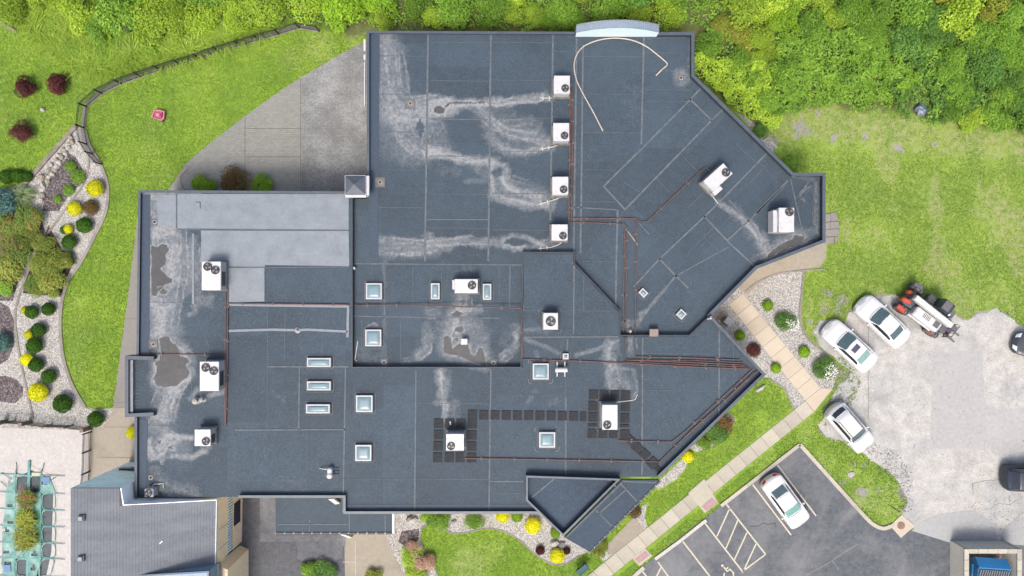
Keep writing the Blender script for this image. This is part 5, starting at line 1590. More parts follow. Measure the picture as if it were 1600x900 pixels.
# ------------------------------------------------------------------ black walkway pads
pads = []
def zz(x, y): return (660 + x / 4.2105, 580 + y / 4.2105)
W1g = "pads ringing the west unit"; W2g = "pads ringing the east unit"; W3g = "pads in the straight row between the units"; W4g = "pads leading diagonally to the parapet"
for (x, y, w, h, g, lb) in ([(105, 343, 60, 62, W1g, "north-west corner pad"), (180, 343, 60, 60, W1g, "pad with a white scrap on it"), (253, 343, 60, 60, W1g, "third pad of the north side"), (328, 315, 60, 122, W1g, "long double pad at the north-east corner"),
        (105, 417, 60, 62, W1g, "upper west side pad"), (326, 420, 60, 60, W1g, "upper east side pad"), (103, 491, 60, 62, W1g, "lower west side pad"), (324, 494, 60, 62, W1g, "lower east side pad"),
        (100, 567, 60, 62, W1g, "south-west corner pad"), (176, 567, 60, 62, W1g, "second pad of the south side"), (248, 567, 60, 62, W1g, "third pad of the south side"), (323, 568, 60, 62, W1g, "south-east corner pad under the rusty conduit")]):
    pads.append((x, y, w, h, 0, g, "black rubber %s round the west unit" % lb))
ordn = ["first", "second", "third", "fourth", "fifth", "sixth", "seventh", "eighth", "ninth"]
for i in range(9):
    pads.append((403 + 73.9 * i, 287 + .9 * i, 59, 61, 0, W3g, "black rubber pad, %s of the straight row counted from the west" % ordn[i]))
pads.append((1057, 298, 42, 61, 0, W3g, "narrow black rubber pad at the east end of the straight row"))
for (x, y, w, h, lb) in ((1125, 153, 60, 62, "north-west corner pad"), (1195, 154, 60, 60, "second pad of the north side"), (1265, 156, 60, 62, "third pad of the north side"), (1336, 158, 60, 60, "north-east corner pad"), (1120, 228, 58, 62, "upper west side pad"), (1334, 232, 58, 62, "upper east side pad"), (1120, 301, 58, 62, "middle west side pad"), (1332, 308, 58, 62, "middle east side pad"), (1118, 355, 60, 20, "thin cut strip pad of the west side"), (1330, 359, 60, 20, "thin cut strip pad of the east side"), (1116, 409, 60, 60, "south-west corner pad"), (1187, 410, 58, 60, "second pad of the south side"), (1256, 410, 58, 60, "third pad of the south side")):
    pads.append((x, y, w, h, 0, W2g, "black rubber %s round the east unit" % lb))
for (x, y, w, h, lb) in ((1332, 418, 62, 66, "corner"), (1366, 452, 78, 54, "first"), (1413, 501, 62, 60, "second"), (1463, 546, 62, 58, "third"), (1514, 602, 62, 70, "fourth"), (1553, 645, 58, 34, "last")):
    pads.append((x, y, w, h, 0 if lb == "corner" else -43, W4g, "black rubber pad, %s of the diagonal run to the parapet" % lb))
for (x, y, w, h, a, g, lb) in pads:
    q = zz(x, y)
    w_, h_ = L(w / 4.2105, ZH), L(h / 4.2105, ZH)
    p = MB().box((0, 0, .045), (w_, h_, .03), bev=.012)
    o = p.build("walkway_pad", M_RUBBER, None, P(q[0], q[1], ZH + (.012 if a else 0)), math.radians(a + random.uniform(-1, 1)))
    tag(o, lb, "walkway pad", g)

# ------------------------------------------------------------------ vehicles
M_CARWHITE = simple("white_car_paint", (.38, .383, .388), .22, .03, 2, spec=.6)
M_CARDARK = simple("navy_black_car_paint", (.012, .016, .028), .2, .15, 2, spec=.6)
M_CARGREY = simple("charcoal_car_paint", (.03, .035, .042), .25, .15, 2, spec=.6)
M_CGLASS = simple("car_glass", (.04, .068, .075), .06, .2, 3, spec=.7)
M_CGLASSD = simple("dark_car_glass", (.012, .016, .02), .08, .2, 3, spec=.6)
M_SHADE = simple("teal_sunshade", (.14, .27, .245), .35, .15, 6, metal=.3)
M_RGLASS = simple("pale_green_glass", (.13, .21, .185), .1, .15, 4, spec=.6)
M_TYRE = simple("tyre_rubber", (.018, .018, .019), .85, .2, 20)
M_RIM = simple("alloy_rim", (.35, .36, .37), .3, .1, 8, metal=.7)
M_RED = simple("red_lamp", (.45, .02, .03), .2, .1, 9)
M_LAMP = simple("clear_lamp", (.5, .52, .54), .1, .1, 9, spec=.7)
M_BLACKP = simple("black_plastic", (.014, .014, .016), .55, .2, 12)
M_SUNROOF = simple("sunroof_glass", (.035, .035, .06), .1, .1, 4, spec=.6)


def car(name, label, px, py, ang, Ln, W, Ht, paint, style="sedan", shade=None, rear_glass=None, sunroof=False, rails=False, red_tail=True, glass=None):
    """ang: heading of the nose in plan, degrees counter-clockwise from east"""
    c = P(px, py, .75)
    root = thing(name, label, "car", (c.x, c.y, 0), math.radians(ang), None)
    NX, NY = 150, 76
    hl, hw = Ln / 2, W / 2
    # station tables along u (0 rear .. 1 nose): centre-line height, greenhouse half-width fraction
    if style == "sedan":
        us = [0, .015, .05, .17, .20, .335, .40, .56, .70, .725, .90, .965, 1]
        zs = [.62, .86, .99, 1.06, 1.07, 1.37, Ht, Ht, 1.03, .99, .88, .74, .5]
        gh0, gh1 = .175, .725; rw = (.19, .315); ws = (.565, .715); side = (.24, .66)
    elif style == "hatch":
        us = [0, .012, .035, .07, .19, .24, .56, .69, .715, .90, .965, 1]
        zs = [.6, .9, 1.0, 1.12, Ht - .06, Ht, Ht - .01, 1.1, 1.05, .92, .76, .5]
        gh0, gh1 = .05, .715; rw = (.06, .135); ws = (.57, .705); side = (.15, .66)
    else:  # suv
        us = [0, .012, .03, .06, .13, .2, .6, .71, .735, .90, .97, 1]
        zs = [.7, 1.0, 1.1, 1.25, Ht - .06, Ht, Ht - .01, 1.2, 1.15, 1.05, .9, .6]
        gh0, gh1 = .035, .735; rw = (.055, .11); ws = (.61, .715); side = (.14, .68)

    def widthf(u):
        d = abs(2 * u - 1)
        return 1 - .05 * max(0, d - .5) ** 1.2 * 2 - (.26 * max(0, (d - .86) / .14) ** 2.2)

    def height(u, s):
        """s = -1..1 across"""
        zc = np.interp(u, us, zs)
        belt = np.interp(u, [0, .05, .3, .7, .9, 1], [.6, .92, .98, .96, .8, .5])
        a = abs(s)
        gin = gh0 < u < gh1
        top = zc - .035 * (a / .7) ** 2
        if gin:
            k0, k1 = .66, .86
            if a <= k0: z = top
            elif a <= k1:
                t = (a - k0) / (k1 - k0)
                z = (zc - .03) + (belt - zc + .03) * (t ** 1.15)
            else: z = belt - .05 * ((a - k1) / (1 - k1)) ** 2
            z = max(z, min(belt - .02, zc)) if a > k0 else z
        else:
            z = zc - .02 * a ** 2 - .09 * max(0, a - .72) ** 2 * 8
        return z

    V = []; uu = []; ss = []
    for i in range(NX + 1):
        u = i / NX
        # cluster stations near the ends so that they round off
        u = .5 - .5 * math.cos(math.pi * u) * (.35 + .65 * abs(math.cos(math.pi * u)) ** 0) if False else u
        wf = widthf(u)
        for j in range(NY + 1):
            s = 2 * j / NY - 1
            bow = .055 * (abs(s) ** 2.2) * (1 if u > .5 else -1) * max(0, (abs(2 * u - 1) - .6) / .4) * Ln * .42
            V.append((-hl + Ln * u - bow, s * hw * wf, height(u, s))); uu.append(u); ss.append(s)
    V = np.array(V)
    idx = np.arange((NX + 1) * (NY + 1)).reshape(NX + 1, NY + 1)
    groups = {}
    for i in range(NX):
        for j in range(NY):
            u = (i + .5) / NX; s = (2 * (j + .5) / NY - 1); a = abs(s)
            g = "body"
            curve = .022 * a * a
            if ws[0] - curve * .9 < u < ws[1] - curve * 1.2 and a < .76 - (.1 * (ws[1] - u) / (ws[1] - ws[0])): g = "windshield"
            elif rw[0] + curve * .8 < u < rw[1] + curve * .3 and a < .6: g = "rear_window"
            elif side[0] < u < side[1] and .72 < a < .85:
                # tapered side glass
                t = (u - side[0]) / (side[1] - side[0])
                if a > .72 + .10 * max(0, abs(t - .45) - .38) * 6: g = "side_window_a" if s > 0 else "side_window_b"
            elif u > .955 and .45 < a < .86: g = "headlight_a" if s > 0 else "headlight_b"
            elif u < .028 and .5 < a < .95: g = "taillight_a" if s > 0 else "taillight_b"
            elif sunroof and .42 < u < .505 and a < .36: g = "sunroof"
            groups.setdefault(g, []).append((idx[i, j], idx[i + 1, j], idx[i + 1, j + 1], idx[i, j + 1]))
    # skirts
    edge = [idx[i, 0] for i in range(NX + 1)] + [idx[NX, j] for j in range(1, NY + 1)] + [idx[i, NY] for i in range(NX - 1, -1, -1)] + [idx[0, j] for j in range(NY - 1, 0, -1)]
    base = len(V); ne = len(edge)
    mid = V[edge].copy(); mid[:, 2] = np.minimum(mid[:, 2] - .1, .62); mid[:, :2] *= 1.012
    low = V[edge].copy(); low[:, 2] = .24; low[:, :2] *= .985
    V2 = np.vstack([V, mid, low])
    for k in range(ne):
        k2 = (k + 1) % ne
        groups["body"].append((edge[k], base + k, base + k2, edge[k2]))
        groups["body"].append((base + k, base + ne + k, base + ne + k2, base + k2))
    glass = glass or M_CGLASS
    mats = {"body": paint, "windshield": shade or glass, "rear_window": rear_glass or glass, "side_window_a": M_CGLASSD, "side_window_b": M_CGLASSD, "headlight_a": M_LAMP, "headlight_b": M_LAMP, "taillight_a": M_RED if red_tail else paint, "taillight_b": M_RED if red_tail else paint, "sunroof": M_SUNROOF}
    for g, F in groups.items():
        F = np.array(F)
        used = np.unique(F); re = np.full(len(V2), -1); re[used] = np.arange(len(used))
        v = V2[used].copy()
        me = np_mesh(g, v, re[F], True)
        nm = g.replace("_a", "").replace("_b", "") if g not in ("body",) else g
        link_mesh(nm, me, mats[g], root)
    # dark gasket lines round the glass, and door seams
    for s in (-1, 1):
        u = ws[0] + .02
        xm = -hl + Ln * (ws[1] - .045)
        mr = MB().box((xm, s * (hw + .09), .98), (.14, .2, .13), s * -.25, bev=.04).build("mirror", paint, root)
        for uf in (.19, .81):
            x = -hl + Ln * uf
            w = MB().cyl((x, s * (hw - .2) - .1 if s > 0 else s * (hw - .2) - .1, .33), .33, .21, 20, axis='Y').build("wheel", M_TYRE, root)
            MB().cyl((x, s * (hw - .2) + (.105 if s > 0 else -.125), .33), .2, .02, 14, axis='Y').build("rim", M_RIM, w)
        lines = MB()
        pts = [(-hl + Ln * u_, s * hw * widthf(u_) * .985, float(height(u_, s * .9)) + .004) for u_ in np.linspace(.2, .78, 12)]
        lines.tube(pts, .008, 4)
        lines.build("beltline_seal", M_BLACKP, root)
        if rails:
            MB().tube([(-hl + Ln * u_, s * hw * .6, float(height(u_, .6)) + .05) for u_ in np.linspace(.2, .56, 6)], .025, 6).build("roof_rail", M_BLACKP, root)
    MB().tube([(-hl + Ln * (gh1 + .012 - .02 * abs(t) ** 2), t * hw * .7, float(height(gh1 + .012, t * .7)) + .006) for t in np.linspace(-1, 1, 9)], .015, 4).build("cowl", M_BLACKP, root)
    MB().tube([(-hl + Ln * (.955 - .03 * t * t), t * hw * .6, float(height(.955, t * .6)) + .004) for t in np.linspace(-1, 1, 9)], .012, 4).build("hood_seam", M_BLACKP, root)
    MB().box((0, 0, .3), (Ln * .9, W * .86, .12)).build("underbody", M_BLACKP, root)
    return root


def head(dx, dy): return math.degrees(math.atan2(-dy, dx))


car("parked_car", "white sedan with dark sunroof parked nose to the gravel garden", 1328, 541, head(-.74, -.68), 4.75, 1.84, 1.42, M_CARWHITE, rear_glass=M_RGLASS, sunroof=True, red_tail=False)
car("parked_car", "white sedan between the sunroof sedan and the forklift handler", 1379.5, 503, head(-.725, -.69), 4.7, 1.84, 1.42, M_CARWHITE, red_tail=False)
car("parked_car", "white crossover with roof rails at the edge of the worn lot", 1329, 669, head(.655, .755), 4.3, 1.8, 1.55, M_CARWHITE, "hatch", rails=True, red_tail=False, rear_glass=M_CGLASSD)
car("parked_car", "white sedan with teal sunshade parked in the marked stall", 1228, 784, head(.585, .81), 4.6, 1.8, 1.42, M_CARWHITE, shade=M_SHADE)
car("parked_car", "charcoal car cut off by the picture edge on the worn lot", 1632, 547, head(-.94, -.3), 4.6, 1.8, 1.45, M_CARGREY, "sedan", red_tail=False, glass=M_RGLASS)
car("parked_car", "black sport utility car cut off by the picture edge", 1617, 747, 0, 4.8, 1.98, 1.75, M_CARDARK, "suv", glass=M_CGLASSD, rails=True, red_tail=False)

# ------------------------------------------------------------------ telehandler
TH = thing("telehandler", "white and orange telehandler with pallet forks beside the grass", "telehandler", (P(1449, 487, 1.0).x, P(1449, 487, 1.0).y, 0), math.radians(head(.795, .607)))
M_ORANGE = simple("orange_paint", (.3, .035, .02), .4, .12, 5)
M_DKGREY = simple("machine_grey", (.06, .062, .07), .6, .25, 6)
M_MIDGREY = simple("dusty_tyre_grey", (.075, .075, .083), .85, .2, 8)
M_MWHITE = simple("machine_white", (.36, .36, .355), .4, .05, 3)
# x forward, y left
MB().box((0, 0, .75), (4.0, 1.15, .5), bev=.05).build("chassis", M_DKGREY, TH)
for (x, y) in ((-1.55, -.95), (-1.55, 1.0), (1.35, -.95), (1.35, 1.0)):
    s = 1 if y > 0 else -1
    w = MB().lathe((0, 0, 0), [(.28, -.2), (.5, -.2), (.56, -.13), (.56, .13), (.5, .2), (.28, .2)], 26)
    w.v = [(v[0] + x, v[2] + y, v[1] + .56) for v in w.v]
    wo = w.build("wheel", M_MIDGREY, TH)
    MB().cyl((x, y - .17, .56), .29, .34, 18, axis='Y').build("rim", M_ORANGE, wo)
    tr = MB()
    for k in range(18):
        a = k * 2 * math.pi / 18
        tr.box((x + .565 * math.cos(a), y + (.08 if k % 2 else -.08), .56 + .565 * math.sin(a)), (.07, .22, .06), rot=Matrix.Rotation(-a - math.pi / 2, 3, 'Y'))
    tr.build("tread_lug", M_TYRE, wo)["kind"] = "stuff"
    if x < 0:
        MB().box((x - .25, y + s * .12, 1.12), (.7, .32, .07), s * .1, bev=.03).build("fender", M_ORANGE if s < 0 else M_DKGREY, TH)
    MB().box((x, y - s * .45, .6), (.25, .5, .3)).build("axle", M_DKGREY, TH)
MB().box((-1.85, -.32, 1.0), (.75, .34, .55), .15, bev=.1).build("counterweight", M_ORANGE, TH)
MB().box((-1.98, .35, 1.0), (.4, .35, .5), bev=.1).build("counterweight", M_ORANGE, TH)
# engine cover on the right side
hd = MB().box((.1, -.62, 1.25), (2.3, .82, .62), bev=.1).build("engine_cover", M_MWHITE, TH)
for k in range(5):
    MB().box((-.32 + .13 * k, -.55, 1.565), (.045, .36, .02), .12).build("louvre", M_BLACKP, hd)
MB().box((.86, -.55, 1.565), (.45, .48, .02), .05).build("intake_grille", M_DKGREY, hd)
MB().box((0, -1.05, 1.0), (2.2, .1, .12), bev=.03).build("side_rail", M_MWHITE, TH)
# boom
bm = MB().box((-.05, .02, 1.72), (3.6, .42, .46), rot=Matrix.Rotation(.045, 3, 'Y'), bev=.05).build("boom", M_MWHITE, TH)
MB().box((1.9, .02, 1.55), (.7, .3, .34), rot=Matrix.Rotation(.06, 3, 'Y')).build("inner_boom", M_DKGREY, bm)
MB().box((-1.7, .02, 1.4), (.4, .5, .6)).build("boom_pivot", M_DKGREY, TH)
mb = MB(); mb.tube([(-1.4, .3, 1.7), (-.2, .33, 1.95), (1.5, .3, 1.72)], .03, 6); mb.tube([(-1.2, .26, 1.85), (1.6, .26, 1.66)], .025, 6)
mb.build("hydraulic_line", M_BLACKP, bm)
# cab on the left
cabz = 2.25
V = [(-.1, .42, 1.0), (1.15, .42, 1.0), (1.15, 1.22, 1.0), (-.1, 1.22, 1.0), (-.02, .46, cabz), (.78, .46, cabz), (.78, 1.18, cabz), (-.02, 1.18, cabz)]
MB().box((.45, .82, .85), (1.3, .82, .45), bev=.05).build("cab_base", M_DKGREY, TH)
MB().add(V, [(0, 3, 2, 1), (4, 5, 6, 7), (0, 1, 5, 4), (2, 3, 7, 6), (0, 4, 7, 3), (1, 2, 6, 5)]).build("cab", M_CGLASS, TH)
MB().box((.3, .82, cabz + .03), (.62, .72, .06), bev=.03).build("cab_roof", M_MIDGREY, TH)
mb = MB()
for a, b in ((0, 4), (1, 5), (2, 6), (3, 7), (4, 5), (5, 6), (6, 7), (7, 4)): mb.tube([V[a], V[b]], .035, 5)
mb.tube([(.64, .46, cabz + .05), (.64, 1.18, cabz + .05)], .02, 5)
mb.build("cab_frame", M_BLACKP, TH)
MB().box((-.45, .85, 1.1), (.7, .7, .5), bev=.08).build("rear_deck", M_DKGREY, TH)
mb = MB(); mb.tube([(-.2, .65, 1.4), (-.75, .7, 1.38)], .09, 8); mb.tube([(-.2, .95, 1.38), (-.8, 1.0, 1.36)], .07, 8)
mb.build("exhaust", M_BLACKP, TH)
MB().box((-.3, .33, 1.5), (.2, .12, .2), bev=.03).build("lamp_box", M_MWHITE, TH)
MB().box((1.35, .98, 1.15), (.62, .42, .06), .1, bev=.03).build("fender", M_MIDGREY, TH)
MB().box((1.25, -.55, 1.1), (.16, .26, .2), .2, bev=.03).build("work_lamp", M_LAMP, TH)
MB().box((1.28, .72, 1.3), (.2, .2, .12), .3, bev=.03).build("work_lamp", M_LAMP, TH)
# carriage and forks
cg = MB()
for z in (.35, .75): cg.box((2.45, 0, z), (.09, 1.25, .1))
for y in (-.58, -.2, .2, .58): cg.box((2.45, y, .55), (.07, .07, .6))
cg.tube([(2.4, -.6, .95), (2.55, -.6, 1.2), (2.55, .6, 1.2), (2.4, .6, .95)], .035, 6)
for y in (-.45, -.15, .15, .45): cg.tube([(2.45, y, .7), (2.55, y, 1.2)], .025, 5)
cg.build("fork_carriage", simple("dusty_maroon_steel", (.1, .055, .065), .6, .3, 6), TH)
MB().box((2.2, 0, .75), (.5, .45, .5), bev=.08).build("quick_hitch", simple("dark_navy_steel", (.03, .03, .06), .5, .2, 6), TH)
for y in (-.3, .3):
    MB().box((3.0, y, .12), (1.1, .1, .045)).build("fork", M_DKGREY, TH)
    MB().box((2.5, y, .4), (.05, .1, .6)).build("fork_shank", M_DKGREY, TH)

# ------------------------------------------------------------------ bin enclosure and bin
M_BLOCK = simple("pale_concrete_block", (.4, .38, .335), .9, .2, 6, .5, 40, dirt=(.3, .28, .24), dirt_scale=2.5)
M_MORTAR = simple("mortar", (.3, .285, .25), .95, .2, 10)
EN = thing("bin_enclosure", "concrete block bin enclosure at the lower corner of the lot", "enclosure")
HB = 1.75; TW = .3
e0 = P(1507, 858, HB); e1 = P(1596, 860, HB); yb = P(1507, 960, HB).y
bw, bh = .4, .2
def block_wall(a, b, parent):
    d = (b - a); d.z = 0; n = max(1, round(d.length / bw)); t = d / n
    rz = math.atan2(d.y, d.x)
    proto = None
    nrm = Vector((-d.y, d.x, 0)).normalized()
    MB().box((a + b) / 2 + Vector((0, 0, HB / 2 - .06)), (d.length, TW - .03, HB - .12), rz).build("mortar_core", M_MORTAR, parent)
    for row in range(int(HB / bh)):
        z = bh * (row + .5)
        spots = [(k + .5, 1) for k in range(n)] if row % 2 == 0 else [(.25, .5)] + [(k, 1) for k in range(1, n)] + [(n - .25, .5)]
        for k, sc in spots:
            if proto is None: proto = MB().box((0, 0, 0), (t.length - .015, TW, bh - .015)).mesh("block")
            o = link_mesh("block", proto, M_BLOCK, parent, a + t * k + Vector((0, 0, z)), rz)
            o.scale = (sc, 1, 1)
    m = max(1, round(d.length / .8))
    for k in range(m):
        MB().box((a + d * (k + .5) / m) + Vector((0, 0, HB - .0)), (d.length / m - .015, TW + .05, .09), rz, bev=.015).build("cap_stone", M_KERB, parent)


nl = Vector((e0.x + .15, e0.y - .15, 0)); nr = Vector((e1.x - .15, e0.y - .15, 0))
block_wall(nl + Vector((.17, 0, 0)), nr - Vector((.17, 0, 0)), EN)
block_wall(nl + Vector((0, .17, 0)), Vector((nl.x, yb, 0)), EN)
block_wall(nr + Vector((0, .17, 0)), Vector((nr.x, yb, 0)), EN)
MB().prism([(nl.x + .15, nl.y - .15), (nr.x - .15, nr.y - .15), (nr.x - .15, yb), (nl.x + .15, yb)], 0, .03).build("floor_slab", simple("brown_stained_slab", (.2, .15, .11), .9, .3, 3), EN)
BN = thing("waste_bin", "blue steel waste bin with black ribbed lid inside the block enclosure", "bin", (P(1545, 893, 1.0).x, P(1545, 893, 1.0).y, .03), math.radians(-4))
M_BLUEBIN = simple("blue_bin_paint", (.012, .115, .27), .4, .12, 4, dirt=(.03, .12, .27), dirt_scale=3)
V = [(-1.2, -1.0, .12), (1.2, -1.0, .12), (1.2, .62, .12), (-1.2, .62, .12), (-1.2, -1.2, 1.15), (1.2, -1.2, 1.15), (1.2, .5, 1.62), (-1.2, .5, 1.62), (1.2, 1.1, 1.1), (-1.2, 1.1, 1.1)]
MB().add(V, [(3, 2, 1, 0), (0, 1, 5, 4), (1, 2, 8, 6, 5), (0, 4, 7, 9, 3), (6, 8, 9, 7), (2, 3, 9, 8), (4, 5, 6, 7)]).build("hopper", M_BLUEBIN, BN)
lid = MB().add([(-1.15, -1.25, 1.18), (1.15, -1.25, 1.18), (1.15, .38, 1.63), (-1.15, .38, 1.63)], [(0, 1, 2, 3)]).build("lid", M_BLACKP, BN)
for k in range(13):
    x = -1.05 + k * .175
    MB().box((x, -.44, 1.44), (.07, 1.65, .05), rot=Matrix.Rotation(.268, 3, 'X')).build("lid_rib", simple("lid_grey", (.09, .1, .12), .5) if "lid_grey" not in MATS else MATS["lid_grey"], lid)
for s in (-1, 1):
    MB().box((s * 1.27, .05, .95), (.14, 1.0, .18), bev=.03).build("fork_pocket", M_BLUEBIN, BN)
    MB().tube([(s * 1.22, .5, 1.55), (s * 1.32, .2, 1.45), (s * 1.32, -.3, 1.3)], .03, 6).build("hinge_rod", M_BLACKP, BN)
for s in (-1, 1):
    for y in (-.8, .45):
        MB().cyl((s * .95 - .04, y, 0), .08, .12, 10).build("caster", M_TYRE, BN)

# ------------------------------------------------------------------ vegetation
LEAF = {
    "bright": leaf_mat("bright_leaf", (.12, .21, .02), (.27, .40, .03), (.42, .53, .06)),
    "mid": leaf_mat("mid_leaf", (.065, .15, .016), (.165, .31, .03), (.29, .43, .06)),
    "dark": leaf_mat("dark_leaf", (.04, .105, .02), (.1, .215, .032), (.19, .33, .06)),
    "olive": leaf_mat("olive_leaf", (.1, .13, .018), (.23, .27, .03), (.38, .39, .06)),
    "ochre": leaf_mat("ochre_leaf", (0.1155, 0.0893, 0.0158), (0.21, 0.168, 0.0263), (0.294, 0.2415, 0.0525)),
    "yellow": leaf_mat("yellow_leaf", (.46, .45, .008), (.66, .65, .012), (.78, .77, .03), .2),
    "box": leaf_mat("boxwood_leaf", (0.024, 0.078, 0.0072), (0.054, 0.144, 0.012), (0.108, 0.228, 0.0216)),
    "lime": leaf_mat("lime_leaf", (0.1, 0.2125, 0.0125), (0.2125, 0.375, 0.02), (0.3375, 0.5, 0.0375)),
    "red": leaf_mat("red_leaf", (0.035, 0.010, 0.012), (0.09, 0.024, 0.023), (0.2, 0.06, 0.04)),
    "rust": leaf_mat("rust_leaf", (0.0625, 0.0375, 0.015), (0.15, 0.0938, 0.0275), (0.25, 0.1625, 0.05)),
    "blue": leaf_mat("blue_needle", (0.05, 0.125, 0.1125), (0.1125, 0.2375, 0.2125), (0.2, 0.35, 0.3125)),
    "grass": leaf_mat("grass_blade", (.085, .15, .02), (.15, .245, .03), (.225, .32, .06), .3),
    "weed": leaf_mat("tall_weed", (.1, .19, .02), (.25, .37, .04), (.46, .53, .12), .3),
    "flower": leaf_mat("white_flower", (0.605, 0.583, 0.55), (0.748, 0.726, 0.693), (0.8, 0.792, 0.77), .15),
    "rose": leaf_mat("rose_petal", (0.33, 0.033, 0.033), (0.462, 0.077, 0.077), (0.495, 0.22, 0.176), .15),
    "pinkleaf": leaf_mat("pink_tip_leaf", (0.228, 0.132, 0.084), (0.408, 0.264, 0.18), (0.504, 0.384, 0.264), .2),
    "rosemix": leaf_mat("rose_shrub_leaf", (.04, .1, .018), (.13, .2, .03), (.42, .1, .07)),
    "azalea": leaf_mat("azalea_leaf", (.04, .085, .014), (.17, .22, .03), (.4, .32, .08)),
    "plume": leaf_mat("plume_blade", (0.108, 0.18, 0.06), (0.228, 0.312, 0.132), (0.396, 0.456, 0.264), .3),
}
M_BARK = simple("bark", (.07, .05, .035), .9, .3, 6, .5, 30)
M_STEM = simple("green_stem", (.05, .07, .02), .8, .2, 6)


def leaf_cloud(rng, n, r, h, lobes, size, elong=1.7, flat=.5, fill=.35, seed_center=.0):
    """leaf quads (kite shaped, folded) over a lumpy dome; returns V,F,var"""
    # lobe centres
    C = [];
    for k in range(lobes):
        a = rng.uniform(0, 2 * math.pi); q = math.sqrt(rng.uniform(0, 1)) * .72
        C.append((r * q * math.cos(a), r * q * math.sin(a), h * (.32 + .38 * rng.uniform() * (1 - q * .5)), rng.uniform(.3, .52)))
    C.append((0, 0, h * .45, .6)); C = np.array(C)
    k = rng.integers(0, len(C), n)
    u = rng.normal(size=(n, 3)); u[:, 2] = np.abs(u[:, 2]) * 1.0 - .18; u /= np.linalg.norm(u, axis=1)[:, None]
    rad = np.where(rng.uniform(size=n) < fill, rng.uniform(.5, 1, n), rng.uniform(.88, 1.08, n))
    lr = C[k, 3] * rad
    pos = C[k, :3] + u * np.stack([lr * r, lr * r, lr * h], 1)
    pos[:, 2] = np.maximum(pos[:, 2], .03)
    nrm = u * .8 + rng.normal(size=(n, 3)) * flat + np.array([0, -.12, .95]); nrm /= np.linalg.norm(nrm, axis=1)[:, None]
    t = rng.normal(size=(n, 3)); t -= (t * nrm).sum(1)[:, None] * nrm; t /= np.linalg.norm(t, axis=1)[:, None]
    b = np.cross(nrm, t)
    s = size * rng.uniform(.65, 1.3, n)[:, None]
    w = s / elong
    tip = pos + t * s - nrm * s * .25; base = pos - t * s * .8; l = pos + b * w * .7 + nrm * s * .08; rr = pos - b * w * .7 + nrm * s * .08
    V = np.stack([base, rr, tip, l], 1).reshape(-1, 3)
    F = np.arange(4 * n).reshape(n, 4)
    var = np.clip(rng.beta(2.2, 2.2, n) * .7 + .3 * rng.uniform(size=len(C))[k], 0, 1)
    return V, F, var


def ball_cloud(rng, n, r, h, size, elong=1.5, spike=0.0):
    """tight clipped globe"""
    u = rng.normal(size=(n, 3)); u /= np.linalg.norm(u, axis=1)[:, None]
    u[:, 2] = np.where(u[:, 2] < -.35, -u[:, 2], u[:, 2])
    lump = 1 + .06 * np.sin(5 * u[:, 0] + 2) * np.cos(4 * u[:, 1] + 1)
    rad = rng.uniform(.86, 1.03 + spike, n) * lump
    pos = np.stack([u[:, 0] * r * rad, u[:, 1] * r * rad, h * .5 + u[:, 2] * h * .5 * rad], 1)
    nrm = u + rng.normal(size=(n, 3)) * .55; nrm /= np.linalg.norm(nrm, axis=1)[:, None]
    t = rng.normal(size=(n, 3)) + u * (.6 + spike * 3); t -= (t * nrm).sum(1)[:, None] * nrm; t /= np.linalg.norm(t, axis=1)[:, None]
    b = np.cross(nrm, t); s = size * rng.uniform(.6, 1.3, n)[:, None]; w = s / elong
    V = np.stack([pos - t * s * .8, pos - b * w * .7, pos + t * s, pos + b * w * .7], 1).reshape(-1, 3)
    return V, np.arange(4 * n).reshape(n, 4), rng.beta(2, 2, n)


def cloud_mesh(name, V, F, var):
    me = np_mesh(name, V, F)
    attr(me, "var", var, 'FACE')
    return me


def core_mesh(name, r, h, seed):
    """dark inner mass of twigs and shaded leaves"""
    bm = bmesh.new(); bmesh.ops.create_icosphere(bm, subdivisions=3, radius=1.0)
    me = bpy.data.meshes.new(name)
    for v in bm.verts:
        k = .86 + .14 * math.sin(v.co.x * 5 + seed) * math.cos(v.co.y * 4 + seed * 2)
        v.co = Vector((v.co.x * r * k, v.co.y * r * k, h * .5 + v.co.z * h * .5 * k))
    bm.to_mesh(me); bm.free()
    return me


def set_mat(o, m):
    o.material_slots[0].link = 'OBJECT'; o.material_slots[0].material = m


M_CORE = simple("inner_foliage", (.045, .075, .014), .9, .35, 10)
# --- shared crown shapes
SHR = []
for k in range(6):
    rng = np.random.default_rng(100 + k)
    V, F, var = leaf_cloud(rng, 4400, 1.0, 1.0, 10 + k % 3, (.05, .06, .045, .07, .05, .085)[k], (1.5, 1.5, 1.4, 2.0, 1.6, 2.6)[k], .55, .35)
    SHR.append(cloud_mesh("crown", V, F, var)); SHR[-1].materials.append(LEAF["bright"])
SHCORE = core_mesh("twig_mass", .62, .62, 1.3); SHCORE.materials.append(M_CORE)
TRUNK = MB().tube([(0, 0, -.05), (.02, .01, .2), (-.02, .03, .45), (.01, 0, .62)], [.05, .04, .03, .02], 6).mesh("trunk"); TRUNK.materials.append(M_BARK)


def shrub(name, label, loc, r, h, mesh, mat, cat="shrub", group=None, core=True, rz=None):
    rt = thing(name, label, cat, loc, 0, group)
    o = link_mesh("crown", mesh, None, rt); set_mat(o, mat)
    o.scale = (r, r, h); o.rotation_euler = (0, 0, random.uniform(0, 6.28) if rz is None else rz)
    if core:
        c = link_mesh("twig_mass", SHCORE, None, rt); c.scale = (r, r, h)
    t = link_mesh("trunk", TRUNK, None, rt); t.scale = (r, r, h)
    return rt


